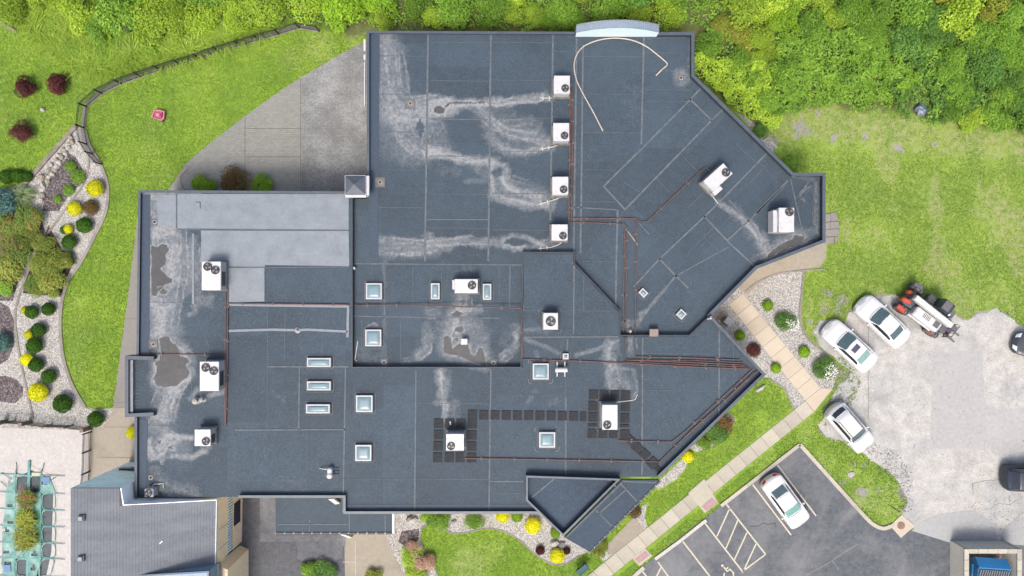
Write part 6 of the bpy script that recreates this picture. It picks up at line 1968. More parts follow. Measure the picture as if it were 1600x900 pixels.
# --- thicket north of the building: Poisson-spread individuals
rp = random.Random(5)
BANDS = [((0, 395), "mid"), ((395, 900), "bright"), ((900, 1090), "mid"), ((1090, 1240), "bright"), ((1240, 1460), "mid"), ((1460, 1640), "dark")]
spots = []
tries = 0
while tries < 6000 and len(spots) < 135:
    tries += 1
    x = rp.uniform(-30, 1640); y = rp.uniform(-75, 200)
    if x < 380 and y > 45 - max(0, 130 - x) * .2: continue          # the tall weeds grow here
    if not inpoly(VEG, np.array([x]), np.array([y]))[0]: continue
    if 560 < x < 1100 and y > 36: continue
    if 1085 < x < 1210 and y > 60 + (x - 1085) * .95: continue
    if 690 < x < 745 and 18 < y: continue
    if 1225 < x < 1400 and 60 < y: continue
    if 1390 < x < 1480 and 95 < y: continue
    rad = rp.uniform(1.15, 2.0)
    if 340 < x < 560 and y > np.interp(x, [340, 404, 436, 468, 499, 545, 560], [78, 60, 51, 42, 46, 52, 46]) - rad * 16: continue
    if y > 20 and x > 380: rad *= .8
    if 540 < x < 1100: rad = min(rad, max(.6, (50 - y) / 20 * .95))
    ok = all((x - a) ** 2 + (y - b) ** 2 > ((rad + c) * S * .56) ** 2 for a, b, c in spots)
    if ok: spots.append((x, y, rad))
spots.sort()
adj = {"bright": "bright yellow-green", "mid": "mid green", "dark": "dark green", "olive": "olive green", "ochre": "ochre tinged", "lime": "lime green"}
ONES = ["", "first", "second", "third", "fourth", "fifth", "sixth", "seventh", "eighth", "ninth", "tenth", "eleventh", "twelfth", "thirteenth", "fourteenth", "fifteenth", "sixteenth", "seventeenth", "eighteenth", "nineteenth"]
TENS = {20: "twentieth", 30: "thirtieth", 40: "fortieth", 50: "fiftieth"}
TENB = {20: "twenty", 30: "thirty", 40: "forty", 50: "fifty"}
def ordw(n):
    if n < 20: return ONES[n]
    return TENS[n] if n % 10 == 0 else TENB[n // 10 * 10] + "-" + ONES[n % 10]
cnt = {}
for x, y, rad in spots:
    mk = next((m for (a, b), m in BANDS if a <= x < b), "mid")
    q = rp.random()
    if mk == "bright": mk = "bright" if q < .6 else ("lime" if q < .8 else "mid")
    elif mk == "mid": mk = "mid" if q < .5 else ("bright" if q < .85 else "dark")
    else: mk = "dark" if q < .3 else ("mid" if q < .75 else ("olive" if q < .85 else "bright"))
    if x > 1515 and y < 55: mk = "olive" if q < .6 else "mid"
    if 1020 < x < 1200 and y < 120: mk = "olive" if q < .22 else mk
    if x < 395: mk = "mid" if q < .6 else "bright"
    sec = "beyond the fence" if x < 560 else ("behind the north parapet" if x < 1090 else "north of the east lawn")
    key = (mk, sec); cnt[key] = cnt.get(key, 0) + 1
    h = rad * rp.uniform(.95, 1.5)
    if 560 < x < 1100: h = min(h, 3.6)
    shrub("shrub", "%s leafy shrub %s, %s of its colour from the west" % (adj[mk], sec, ordw(cnt[key])), P(x, y, h * .6) * 1.0 - Vector((0, 0, h * .6)), rad, h, SHR[rp.randrange(6)], LEAF[mk], group="shrubs in the thicket")


def scatter(poly, n, seed, keep=None, y0=None):
    rng = np.random.default_rng(seed)
    a = np.array([(p[0], p[1]) for p in poly])
    out = []
    while sum(map(len, out)) < n:
        q = rng.uniform(a.min(0), a.max(0), (n * 2, 2))
        m = inpoly(poly, q[:, 0], q[:, 1])
        if keep is not None: m &= keep(q[:, 0], q[:, 1])
        out.append(q[m])
    return np.vstack(out)[:n]


def blade_field(name, q, hmin, hmax, wd, lean, mat, seed, zmul=None, label=None, bend=.5, cat=None):
    """curved blades of two quads; q is plan pixels"""
    rng = np.random.default_rng(seed)
    n = len(q)
    X = (q[:, 0] - 800) / S; Y = (450 - q[:, 1]) / S
    h = rng.uniform(hmin, hmax, n) * (1 if zmul is None else zmul)
    a = rng.uniform(0, 2 * math.pi, n); le = lean * h * rng.uniform(.3, 1.3, n)
    dx, dy = np.cos(a), np.sin(a)
    w = wd * rng.uniform(.6, 1.4, n)
    b = np.stack([X, Y, np.zeros(n)], 1); side = np.stack([-dy * w, dx * w, np.zeros(n)], 1)
    m = b + np.stack([dx * le * .4, dy * le * .4, h * .65], 1); t = b + np.stack([dx * le * 1.2, dy * le * 1.2, h * (1 - bend * .35)], 1)
    V = np.stack([b - side, b + side, m + side * .8, m - side * .8, t + side * .12, t - side * .12], 1).reshape(-1, 3)
    i = np.arange(n)[:, None] * 6
    F = np.concatenate([i + np.array([[0, 1, 2, 3]]), i + np.array([[3, 2, 4, 5]])], 1).reshape(-1, 4)
    me = np_mesh(name, V, F)
    # colour drifts in patches as well as blade by blade
    pt = .45 * fbm(q[:, 0] / 16, q[:, 1] / 16, seed + 3) + .55 * fbm(q[:, 0] / 75, q[:, 1] / 75, seed + 4)
    var = np.clip(.4 * rng.beta(2, 2, n) + .05 + .5 * (pt - .2) / .6, 0, 1)
    attr(me, "var", np.repeat(var, 2), 'FACE')
    o = link_mesh(name, me, mat)
    tag(o, label, cat, None, "stuff")
    return o


# --- tall weeds and undergrowth
wq = scatter([(-120, -40), (60, -20), (420, -30), (420, 48), (395, 52), (352, 70), (300, 88), (250, 102), (205, 114), (160, 116), (122, 104), (92, 84), (62, 56), (30, 24), (-40, 0)], 26000, 41)
dens = fbm(wq[:, 0] / 30, wq[:, 1] / 30, 77)
blade_field("tall_weeds", wq, .3, .75, .04, 1.5, LEAF["weed"], 42, .55 + dens, "tall yellow-green weeds growing beyond the fence", cat="weeds")


def leaf_carpet(name, q, zmin, zmax, size, elong, mat, seed, label, cat):
    rng = np.random.default_rng(seed)
    q = q + np.stack([fbm(q[:, 0] / 25, q[:, 1] / 25, seed + 5) - .5, fbm(q[:, 0] / 25, q[:, 1] / 25, seed + 6) - .5], 1) * 44
    q = q[np.hypot(q[:, 0] - 1436, q[:, 1] - 174) > 13]
    n = len(q)
    hmap = fbm(q[:, 0] / 26, q[:, 1] / 26, seed)
    z = zmin + (zmax - zmin) * np.clip((hmap - .25) / .5, 0, 1) * rng.uniform(.55, 1, n)
    k = (H - z) / H / S
    pos = np.stack([(q[:, 0] - 800) * k, (450 - q[:, 1]) * k, z], 1)
    nrm = rng.normal(size=(n, 3)) * .42 + np.array([0, -.12, 1]); nrm /= np.linalg.norm(nrm, axis=1)[:, None]
    t = rng.normal(size=(n, 3)); t -= (t * nrm).sum(1)[:, None] * nrm; t /= np.linalg.norm(t, axis=1)[:, None]
    b = np.cross(nrm, t); s = size * rng.uniform(.6, 1.35, n)[:, None]; w = s / elong
    V = np.stack([pos - t * s, pos - b * w + nrm * s * .1, pos + t * s - nrm * s * .2, pos + b * w + nrm * s * .1], 1).reshape(-1, 3)
    me = np_mesh(name, V, np.arange(4 * n).reshape(n, 4))
    attr(me, "var", np.clip(.55 * rng.beta(2, 2, n) + .45 * (fbm(q[:, 0] / 15, q[:, 1] / 15, seed + 9) - .2) / .6, 0, 1), 'FACE')
    o = link_mesh(name, me, mat); tag(o, label, cat, None, "stuff")
    return o


bagclear = lambda x, y: np.hypot(x - 1436, y - 174) > 13
noroof = lambda x, y: ~((x > 562) & (x < 1092) & (y > 44)) & ~((x > 1085) & (x < 1200) & (y > 100 + (x - 1085) * .9)) & (fbm(x / 20, y / 20, 63) > .36)
leaf_carpet("undergrowth", scatter([(380, -60), (1700, -60), (1700, 196), (1560, 194), (1500, 188), (1435, 182), (1400, 168), (1345, 174), (1300, 162), (1240, 170), (1200, 185), (1140, 164), (1085, 118), (1090, 42), (560, 42), (512, 42), (475, 30), (430, 36), (395, 42)], 52000, 51, noroof), .1, 1.1, .085, 1.7, LEAF["mid"], 52, "dense mid green undergrowth filling the thicket", "undergrowth")
leaf_carpet("undergrowth", scatter([(30, -30), (400, -30), (396, 40), (350, 62), (290, 78), (230, 92), (170, 98), (120, 84), (80, 52)], 11000, 151, lambda x, y: fbm(x / 22, y / 22, 163) > .42), .25, .8, .06, 2.2, LEAF["mid"], 152, "mid green weedy undergrowth beyond the curved fence", "undergrowth")
leaf_carpet("ground_cover", scatter([(1225, 60), (1400, 50), (1420, 110), (1400, 162), (1345, 172), (1300, 160), (1240, 168), (1210, 180), (1215, 120)], 15000, 53), .45, 1.15, .13, 3.0, LEAF["mid"], 54, "large-leaved dark green ground cover above the east lawn", "ground cover")
leaf_carpet("ground_cover", scatter([(1400, 60), (1560, 50), (1640, 90), (1640, 196), (1500, 190), (1435, 183), (1405, 168)], 15000, 55), .3, 1.3, .1, 2.4, LEAF["dark"], 56, "feathery darker ground cover at the north-east corner", "ground cover")
leaf_carpet("vine_patch", scatter([(1088, 75), (1150, 90), (1210, 110), (1215, 185), (1198, 198), (1140, 160), (1090, 114)], 12000, 57), .4, 1.6, .07, 1.5, LEAF["bright"], 58, "bright small-leaved vines against the north-east parapet", "vines")
leaf_carpet("vine_patch", scatter([(1400, 118), (1442, 118), (1438, 136), (1418, 138), (1418, 162), (1404, 165)], 1500, 59), .7, 1.3, .06, 1.4, LEAF["lime"], 60, "small lime vine patch above the grey bag", "vines")

# --- mown grass: short blades over every lawn
NOLAWN = [LEFTBED, EASTBED, SOUTHBED, VEG, LOT, PARK, NPATIO, WWALK, COURT, SWPAD, ENTRY, PATIO, [(893, 925), (1262, 618), (1302, 606), (1290, 632), (930, 930)], [(1075, 770), (1100, 746), (1124, 786), (1101, 803)], [(986, 872), (1008, 854), (1021, 868), (999, 886)],
          [(940, 862), (1014, 782), (1008, 808), (1014, 826), (962, 872), (945, 880), (930, 866)], [(1020, 760), (1072, 710), (1080, 716), (1062, 748), (1030, 768)], [(1076, 702), (1142, 642), (1152, 655), (1135, 682), (1088, 708)],
          [(1386, 821), (1408, 800), (1433, 821), (1407, 843)], [(1150, 448), (1178, 415), (1294, 374), (1292, 404), (1283, 418), (1200, 436), (1168, 462)], [(573, 75), (1085, 75), (1270, 290), (1270, 370), (1110, 500), (1180, 590), (1030, 730), (920, 860), (880, 830), (830, 780), (540, 780), (220, 760), (225, 310), (573, 300)]]
def lawn_ok(x, y):
    m = np.ones(x.shape, bool)
    for pl_ in NOLAWN: m &= ~inpoly(pl_, x, y)
    return m
def worn(x, y):
    w = np.zeros(x.shape)
    for (bx, by, r, k) in ((735, 880, 44, .8), (770, 862, 28, .5), (1345, 780, 30, .8), (1330, 742, 20, .7), (500, 75, 36, .5), (560, 60, 26, .6), (390, 40, 34, .7), (1500, 470, 46, .7), (1560, 455, 40, .6), (1365, 370, 40, .7), (1250, 200, 50, .9), (1300, 205, 56, .95), (1360, 208, 56, .95), (1420, 212, 56, .95), (1490, 220, 56, .9), (1560, 228, 56, .9), (1290, 320, 40, .5), (1460, 300, 40, .5), (1560, 340, 50, .6), (280, 120, 30, .35), (130, 470, 20, .3)):
        w = np.maximum(w, k * (1 - sstep(r * .3, r, np.hypot(x - bx, y - by))))
    return np.random.default_rng(9).uniform(size=x.shape) < w * (.4 + fbm(x / 9, y / 9, 5))
east_thin = lambda x, y: lawn_ok(x, y) & ~worn(x, y) & (np.random.default_rng(3).uniform(size=x.shape) > .55 * (x > 1180) * (fbm(x / 34, y / 60, 21) > .55))
gq = scatter([(-20, -20), (1640, -20), (1640, 930), (-20, 930)], 190000, 61, east_thin)
blade_field("lawn_grass", gq, .035, .085, .022, 1.1, LEAF["grass"], 62, None, "short mown grass covering the lawns", cat="grass")

# --- clipped globes
BALL = {}
for nm, n, size, el, sp in (("fine", 2600, .075, 1.3, 0), ("box", 2200, .085, 1.4, .02), ("spiky", 1500, .14, 3.0, .18)):
    rng = np.random.default_rng(hash(nm) % 1000 if False else len(nm) * 31)
    BALL[nm] = cloud_mesh("foliage", *ball_cloud(rng, n, 1, 1.0, size, el, sp)); BALL[nm].materials.append(LEAF["box"])
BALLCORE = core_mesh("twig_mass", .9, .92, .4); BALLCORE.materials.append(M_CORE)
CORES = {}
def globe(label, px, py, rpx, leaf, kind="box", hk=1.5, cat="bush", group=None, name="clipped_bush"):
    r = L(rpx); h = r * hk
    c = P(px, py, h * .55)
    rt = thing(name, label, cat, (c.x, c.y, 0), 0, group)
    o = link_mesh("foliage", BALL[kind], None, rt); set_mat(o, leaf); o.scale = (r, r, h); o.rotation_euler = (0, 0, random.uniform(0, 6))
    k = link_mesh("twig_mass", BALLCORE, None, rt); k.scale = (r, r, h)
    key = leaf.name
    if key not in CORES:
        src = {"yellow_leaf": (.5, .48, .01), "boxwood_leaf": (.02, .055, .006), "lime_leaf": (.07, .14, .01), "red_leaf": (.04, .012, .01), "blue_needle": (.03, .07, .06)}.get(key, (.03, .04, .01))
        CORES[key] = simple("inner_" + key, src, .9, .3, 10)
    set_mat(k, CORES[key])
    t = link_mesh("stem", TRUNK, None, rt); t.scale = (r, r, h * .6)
    return rt


for (x, y, r, lb) in ((148, 294, 13, "largest golden globe beside the lawn edging in the boulder garden"), (116, 326, 11, "golden globe south-west of the largest upper globe"), (106, 358, 7.5, "small golden globe tucked into a green bush"), (38, 485, 5.5, "tiny golden globe touching the uppermost green pair"), (45, 523, 7, "golden globe between two green globes in the lower garden"), (42, 562, 10, "oval golden globe touching a green globe"), (59, 613, 14.5, "big golden globe near the pool fence"), (833, 822, 12.5, "golden globe by the triangular entrance roof"), (871, 869, 11.5, "golden globe between two dark red globes"), (786, 806, 11, "golden globe half under the south parapet"), (207, 676, 10, "golden globe peeking out below the west bay"), (1075, 714, 9, "lime-gold shrub at the tip of the eave gravel")):
    globe(lb, x, y, r, LEAF["yellow"], "fine", 1.35, group="golden globe bushes")
for (x, y, r, lb) in ((131, 352, 12, "dark green globe south of the reddish barberry"), (108, 378, 11, "dark green globe below the half golden bush"), (101, 359, 7, "light green tuft against the small golden globe"), (49, 488, 10, "dark green globe next to the tiny golden one"), (75, 483, 10, "dark green globe alone near the clipped azalea"), (60, 516, 11, "upper of two green globes hugging a golden one"), (53, 540, 12, "lower of two green globes hugging a golden one"), (56, 570, 11, "green globe touching the oval golden one"), (76, 588, 11, "green globe north-east of the big golden one"), (97, 631, 14, "biggest green globe near the pool fence"), (149, 655, 12, "green globe in the gravel ring by the service walk"), (10, 276, 11, "westernmost clipped green globe by the timber edging"), (28, 275, 10.5, "middle clipped green globe by the timber edging"), (43, 276, 8, "smallest clipped green globe by the timber edging")):
    globe(lb, x, y, r, LEAF["box"], "box", 1.3, group="green globe bushes")
for (x, y, r, lb) in ((1200, 477.5, 8.5, "lime globe nearest the utility cabinet across the walk"), (1156.5, 524, 8, "lime globe beside the utility cabinet"), (1257, 550, 9, "lime globe between the two white flowering bushes"), (1213, 575.5, 8, "lime globe south of the dark red grass"), (808, 807, 9, "lime mound under the south parapet"), (868, 833, 8, "lime mound at the point of the triangular roof")):
    globe(lb, x, y, r, LEAF["lime"], "fine", 1.2, group="lime globe bushes")
for (x, y, r, lb) in ((844, 860, 7, "dark red globe west of the golden one"), (886, 861, 5.5, "smaller dark red globe east of the golden one")):
    globe(lb, x, y, r, LEAF["red"], "box", 1.2, group="dark red globe bushes")
globe("reddish barberry ball between golden globes", 142, 324, 10.5, LEAF["rust"], "spiky", 1.0)
globe("blue-green dwarf spruce at the edge of the garden", 3, 318, 21, LEAF["blue"], "spiky", 1.2)
globe("blue-green dwarf spruce in the lava rock ring", 2, 535, 13, LEAF["blue"], "spiky", 1.2)
# small lacy perennials
for (x, y, r, lb) in ((110, 260, 8, "upper small green perennial in the lava rock"), (122, 276, 10, "largest small green perennial in the lava rock"), (107, 297, 8, "third small green perennial in the lava rock"), (90, 311, 6, "smallest green perennial in the lava rock")):
    globe(lb, x, y, r, LEAF["mid"], "spiky", .8, "perennial", "perennials in the lava rock", "perennial")
globe("dark red ornamental grass beside the tan walk", 1178, 547, 10, LEAF["red"], "spiky", .9, "ornamental grass", None, "ornamental_grass")
globe("dry brown grass clump under the entrance eave", 992, 800, 9, LEAF["rust"], "spiky", .8, "ornamental grass", None, "ornamental_grass")

# loose shrubs by the building and in the garden
def loose(label, px, py, r, h, leaf, k=0, cat="shrub", name="shrub", group=None):
    return shrub(name, label, P(px, py, h * .6) - Vector((0, 0, h * .6)), r, h, SHR[k], leaf, cat, group)
loose("lime leafy shrub at the west end behind the silver roof", 318, 289, .95, .95, LEAF["lime"], 1)
loose("brown leafy shrub between two lime shrubs behind the silver roof", 366, 288, 1.45, 1.0, LEAF["rust"], 2)
loose("lime leafy shrub at the east end behind the silver roof", 407, 291, .95, .95, LEAF["lime"], 4)
for i, (x, y, r, h, lf, lb) in enumerate(((38, 340, 1.3, 1.1, "rosemix", "rose shrub nearest the plume grass"), (10, 350, 1.5, 1.1, "rosemix", "russet rose shrub by the blue spruce"), (16, 385, 1.6, 1.1, "rosemix", "russet rose shrub in the middle of the lava bed"), (14, 420, 1.5, 1.1, "azalea", "yellow-green rose shrub at the lava bed's south end"), (42, 370, 1.15, .9, "azalea", "rose shrub east of the russet ones"), (2, 442, 1.0, .9, "mid", "green shrub at the edge below the rose shrubs"),
        (70, 384, 1.0, .9, "azalea", "upper lobe of the big olive azalea"), (88, 412, 1.15, 1.0, "azalea", "east lobe of the big olive azalea"), (64, 416, 1.25, 1.0, "azalea", "west lobe of the big olive azalea"), (80, 440, 1.25, 1.0, "azalea", "lower lobe of the big olive azalea"), (52, 448, .95, .8, "rosemix", "south-west lobe of the big olive azalea"), (102, 405, .65, .7, "azalea", "small east tip of the big olive azalea"))):
    loose(lb, x, y, r, h, LEAF[lf], i % 6, group="garden shrubs")
for i, (x, y, r, h, lf, lb) in enumerate(((642, 868, .95, .9, "bright", "yellow-green half of the tinted south bed shrub"), (660, 880, .95, .9, "pinkleaf", "pink-tipped half of the tinted south bed shrub"), (645, 858, .7, .8, "pinkleaf", "pink-tipped north tip of the tinted south bed shrub"), (650, 897, 1.0, .9, "bright", "lower yellow-green part of the tinted south bed shrub"),
        (500, 896, 1.2, .8, "dark", "dark green shrub at the bottom of the speckled court"), (483, 892, .7, .7, "mid", "lighter shrub beside the court's dark shrub"), (586, 903, .8, .6, "olive", "olive shrub at the foot of the door pad"), (685, 815, .95, .8, "mid", "grey-green shrub under the south parapet near the boulder"), (742, 815, .85, .7, "mid", "second grey-green shrub under the south parapet"), (664, 808, .5, .6, "lime", "lime tuft under the south parapet near the boulder"), (936, 858, .75, .7, "olive", "olive shrub at the low canopy's corner"), (1118, 680, 1.0, .9, "dark", "dark shrub below the south-east parapet"), (1136, 664, .8, .8, "rust", "russet shrub below the south-east parapet"), (1100, 692, .7, .7, "mid", "green shrub at the lower end of the south-east wall"),
        (1190, 205, .7, .7, "dark", "dark shrub at the foot of the north-east wall"), (1232, 258, .9, .9, "mid", "green shrub against the north-east wall corner"))):
    loose(lb, x, y, r, h, LEAF[lf], i % 6, group="shrubs beside the walls")
for (x, y, lb, k) in ((36, 134, "westernmost dark red maple on the upper lawn", 3), (84, 131, "dark red maple nearest the tall weeds", 5), (30, 204, "dark red maple lowest on the upper lawn", 0)):
    loose(lb, x, y, .88, 1.3, LEAF["red"], k, "tree", "red_maple", "red maples on the upper lawn")


def flowers(label, px, py, r, h):
    rt = loose(label, px, py, r, h, LEAF["dark"], 4, "flowering bush", "flowering_bush", "white flowering bushes")
    rng = np.random.default_rng(int(px))
    V, F, var = leaf_cloud(rng, 130, r * .8, h * 1.05, 6, .05, 1.0, .3, .0)
    V = V + np.array([r * .3, -r * .2, .05])
    o = link_mesh("blossom", cloud_mesh("blossom", V, F, var), LEAF["flower"], rt)
    # more blooms on the side that faces the lot
    return rt
flowers("white flowering bush in the middle of the east gravel bed", 1229, 504, .85, .8)
flowers("white flowering bush at the walk's outer corner", 1291, 575, .95, .85)
for nm_, (x, y) in (("a", (25, 372)), ("b", (8, 395))):
    rt = [o for o in bpy.data.objects if o.get("label") == ("russet rose shrub by the blue spruce" if nm_ == "a" else "russet rose shrub in the middle of the lava bed")][0]
    rng = np.random.default_rng(5 if nm_ == "a" else 6)
    link_mesh("blossom", cloud_mesh("blossom", *leaf_cloud(rng, 90, 1.2, 1.15, 8, .06, 1.0, .3, 0)), LEAF["rose"], rt)
def tuft(rt, seed, n, lmax, hmax, leaf, w=.018, name="blade_tuft"):
    rng = np.random.default_rng(seed); V = []; F = []; var = []
    for k in range(n):
        a = rng.uniform(0, 6.283); l = lmax * rng.uniform(.3, 1); hh = rng.uniform(.3, 1) * hmax
        d = Vector((math.cos(a), math.sin(a), 0)); s = Vector((-d.y, d.x, 0)) * w
        c = Vector((rng.normal() * lmax * .3, rng.normal() * lmax * .35, .1))
        p0 = c + d * .03; p1 = c + d * l * .5 + Vector((0, 0, hh)); p2 = c + d * l + Vector((0, 0, hh * .7))
        o = len(V); V += [p0 - s, p0 + s, p1 + s, p1 - s, p2 + s * .2, p2 - s * .2]; F += [(o, o + 1, o + 2, o + 3), (o + 3, o + 2, o + 4, o + 5)]; v_ = rng.uniform(); var += [v_, v_]
    return link_mesh(name, cloud_mesh(name, np.array([tuple(v) for v in V]), np.array(F), var), leaf, rt)


# plume grass
pg = thing("plume_grass", "spiky pale plume grass by the timber edging", "ornamental grass", P(40, 303))
rng = np.random.default_rng(8)
V = []; F = []; var = []
for k in range(420):
    a = rng.uniform(0, 6.283); l = rng.uniform(.55, 1.35); hh = rng.uniform(.25, .75); w = .018
    if math.sin(a) > .5: l *= .6
    d = Vector((math.cos(a), math.sin(a), 0)); s = Vector((-d.y, d.x, 0)) * w
    p0 = d * .05; p1 = d * l * .5 + Vector((0, 0, hh)); p2 = d * l + Vector((0, 0, hh * .55))
    o = len(V); V += [p0 - s, p0 + s, p1 + s, p1 - s, p2 + s * .2, p2 - s * .2]; F += [(o, o + 1, o + 2, o + 3), (o + 3, o + 2, o + 4, o + 5)]; v_ = rng.uniform(); var += [v_, v_]
link_mesh("blade_tuft", cloud_mesh("blade_tuft", np.array([tuple(v) for v in V]), np.array(F), var), LEAF["plume"], pg)

# weeds in the lot edges
lq = scatter([(1296, 560), (1330, 552), (1345, 600), (1330, 640), (1300, 640), (1285, 668), (1300, 690), (1400, 740), (1420, 790), (1408, 800), (1380, 745), (1340, 705), (1290, 700)], 700, 71, lambda x, y: fbm(x / 8, y / 8, 15) > .56)
blade_field("lot_weeds", lq, .04, .12, .03, 1.0, LEAF["grass"], 72, None, "sparse weeds along the broken lot edge", cat="weeds")

# ------------------------------------------------------------------ fences
M_BLACKM = simple("black_metal", (.012, .012, .013), .5, .2, 10)
M_PICKET = simple("grey_black_picket", (.05, .05, .053), .55, .2, 10)
M_POSTW = simple("brown_timber_post", (.14, .095, .075), .85, .25, 4, .4, 30)


def rail_fence(label, pts, h=1.15, posts=True, wood=()):
    o0 = P(pts[0][0], pts[0][1], 0)
    f = thing("metal_fence", label, "fence", o0)
    q = [P(p[0], p[1], 0) - o0 for p in pts]
    for i, p in enumerate(q):
        if i in wood:
            MB().box((p.x, p.y, h * .55), (.28, .28, h * 1.1), .1).build("post", M_POSTW, f)
        else:
            MB().box((p.x, p.y, h / 2 + .02), (.085, .085, h + .04)).build("post", M_BLACKM, f)
    for a, b in zip(q[:-1], q[1:]):
        d = b - a; rz = math.atan2(d.y, d.x); m = (a + b) / 2
        for z in (.12, h - .18, h - .03): MB().box((m.x, m.y, z), (d.length - .05, .026, .03), rz).build("rail", M_BLACKM, f)
        mb = MB(); n = max(2, int(d.length / .075))
        for k in range(1, n):
            c = a.lerp(b, k / n); mb.box((c.x, c.y, h / 2), (.018, .018, h - .1), rz)
        mb.build("picket_panel", M_PICKET, f)["kind"] = "stuff"
    return f


rail_fence("black picket fence curving along the top of the west lawn", [(160, 257), (146, 241), (137, 226), (132, 200), (136, 167), (160, 146), (190, 131), (221, 120), (251, 110), (281, 101), (312, 92), (342, 81), (375, 72), (404, 63), (436, 54), (468, 44), (499, 49)])
rail_fence("black fence with timber posts between gravel garden and pool patio", [(-60, 660), (10, 658), (24, 657), (48, 659), (81, 663), (114, 664), (142, 668)], 1.1, wood=(1, 3, 6))
rail_fence("black picket fence between pool patio and service walk", [(143, 674), (142, 703), (141, 736), (139, 751)], 1.1)
MB().strip([(p.x, p.y) for p in PP([(155, 259), (144, 243), (134, 227), (130, 201), (134, 166), (159, 144), (189, 129), (220, 118), (250, 108), (280, 99), (311, 90), (341, 79), (374, 70), (403, 61), (435, 52), (467, 42), (498, 47)])], .34, 0, .05).build("fence_footing", M_GREYWALK)
tag(bpy.data.objects["fence_footing"], "grey stone footing strip under the curved fence", None, None, "structure")
r = thing("landscape_timber", "weathered timber beam lying at the edge of the upper lawn", "timber", P(12, 42))
MB().box((0, 0, .12), (1.9, .2, .24), math.radians(-29), bev=.02).build("beam", MATS["weathered_timber"], r)
MB().box((.03, .12, .02), (1.8, .14, .05), math.radians(-29)).build("stake_board", MATS["weathered_timber"], r)

# ------------------------------------------------------------------ pool with torn safety cover
POOL = [(12, 772), (22, 745), (50, 731), (80, 745), (87, 772), (84, 862), (76, 900), (66, 925), (6, 925), (0, 880)]
pool = thing("swimming_pool", "swimming pool under a torn teal safety cover", "pool", P(45, 820))
o0 = P(45, 820)
lp = [P(p[0], p[1]) - o0 for p in POOL]
m_water = NT("murky_water"); _n = m_water.noise(2, 4); m_water.bump(m_water.noise(3, 3), .05, .02)
m_water = m_water.done(m_water.ramp(_n, [(.3, (.012, .02, .022)), (.7, (.03, .045, .05))]), .08, spec=.6)
MB().sheet([(p.x, p.y) for p in lp], .034).build("water", m_water, pool)
MB().strip([(p.x, p.y) for p in lp], .3, .0, .05, 0, True).build("coping", M_PATIO, pool)
M_TEAL = NT("teal_mesh_cover")
_n = M_TEAL.noise(1.6, 6, .65); _n2 = M_TEAL.noise(9, 5, .7)
_c = M_TEAL.ramp(_n, [(.36, (.05, .13, .11)), (.52, (.11, .215, .19)), (.66, (.18, .285, .26))])
_c = M_TEAL.mix(M_TEAL.math('MULTIPLY', M_TEAL.map(_n2, .55, .7), .5), _c, (.1, .17, .15))
M_TEAL.bump(_n2, .3, .03); M_TEAL = M_TEAL.done(_c, .7)
M_TEALD = simple("green_mesh_cover", (.045, .15, .075), .7, .35, 3)
M_STRAP = simple("dark_teal_strap", (.07, .19, .18), .7, .25, 6)
M_BLUEP = simple("blue_patch", (.07, .13, .24), .7, .15, 6)
cv = thing("pool_cover", "torn teal mesh cover strapped over the pool", "pool cover", P(45, 820))
xs = [10, 26, 47, 66, 88]; ys = [742, 770, 796, 822, 848, 872, 900, 926]
rc = np.random.default_rng(14)
holes = {(3, 1), (3, 2), (3, 3), (2, 0), (1, 0), (3, 5), (1, 5), (3, 4)}
partial = {(2, 5), (0, 5), (0, 1), (2, 4), (3, 0), (0, 0), (0, 2), (0, 3), (0, 4), (1, 4), (2, 6), (3, 6)}
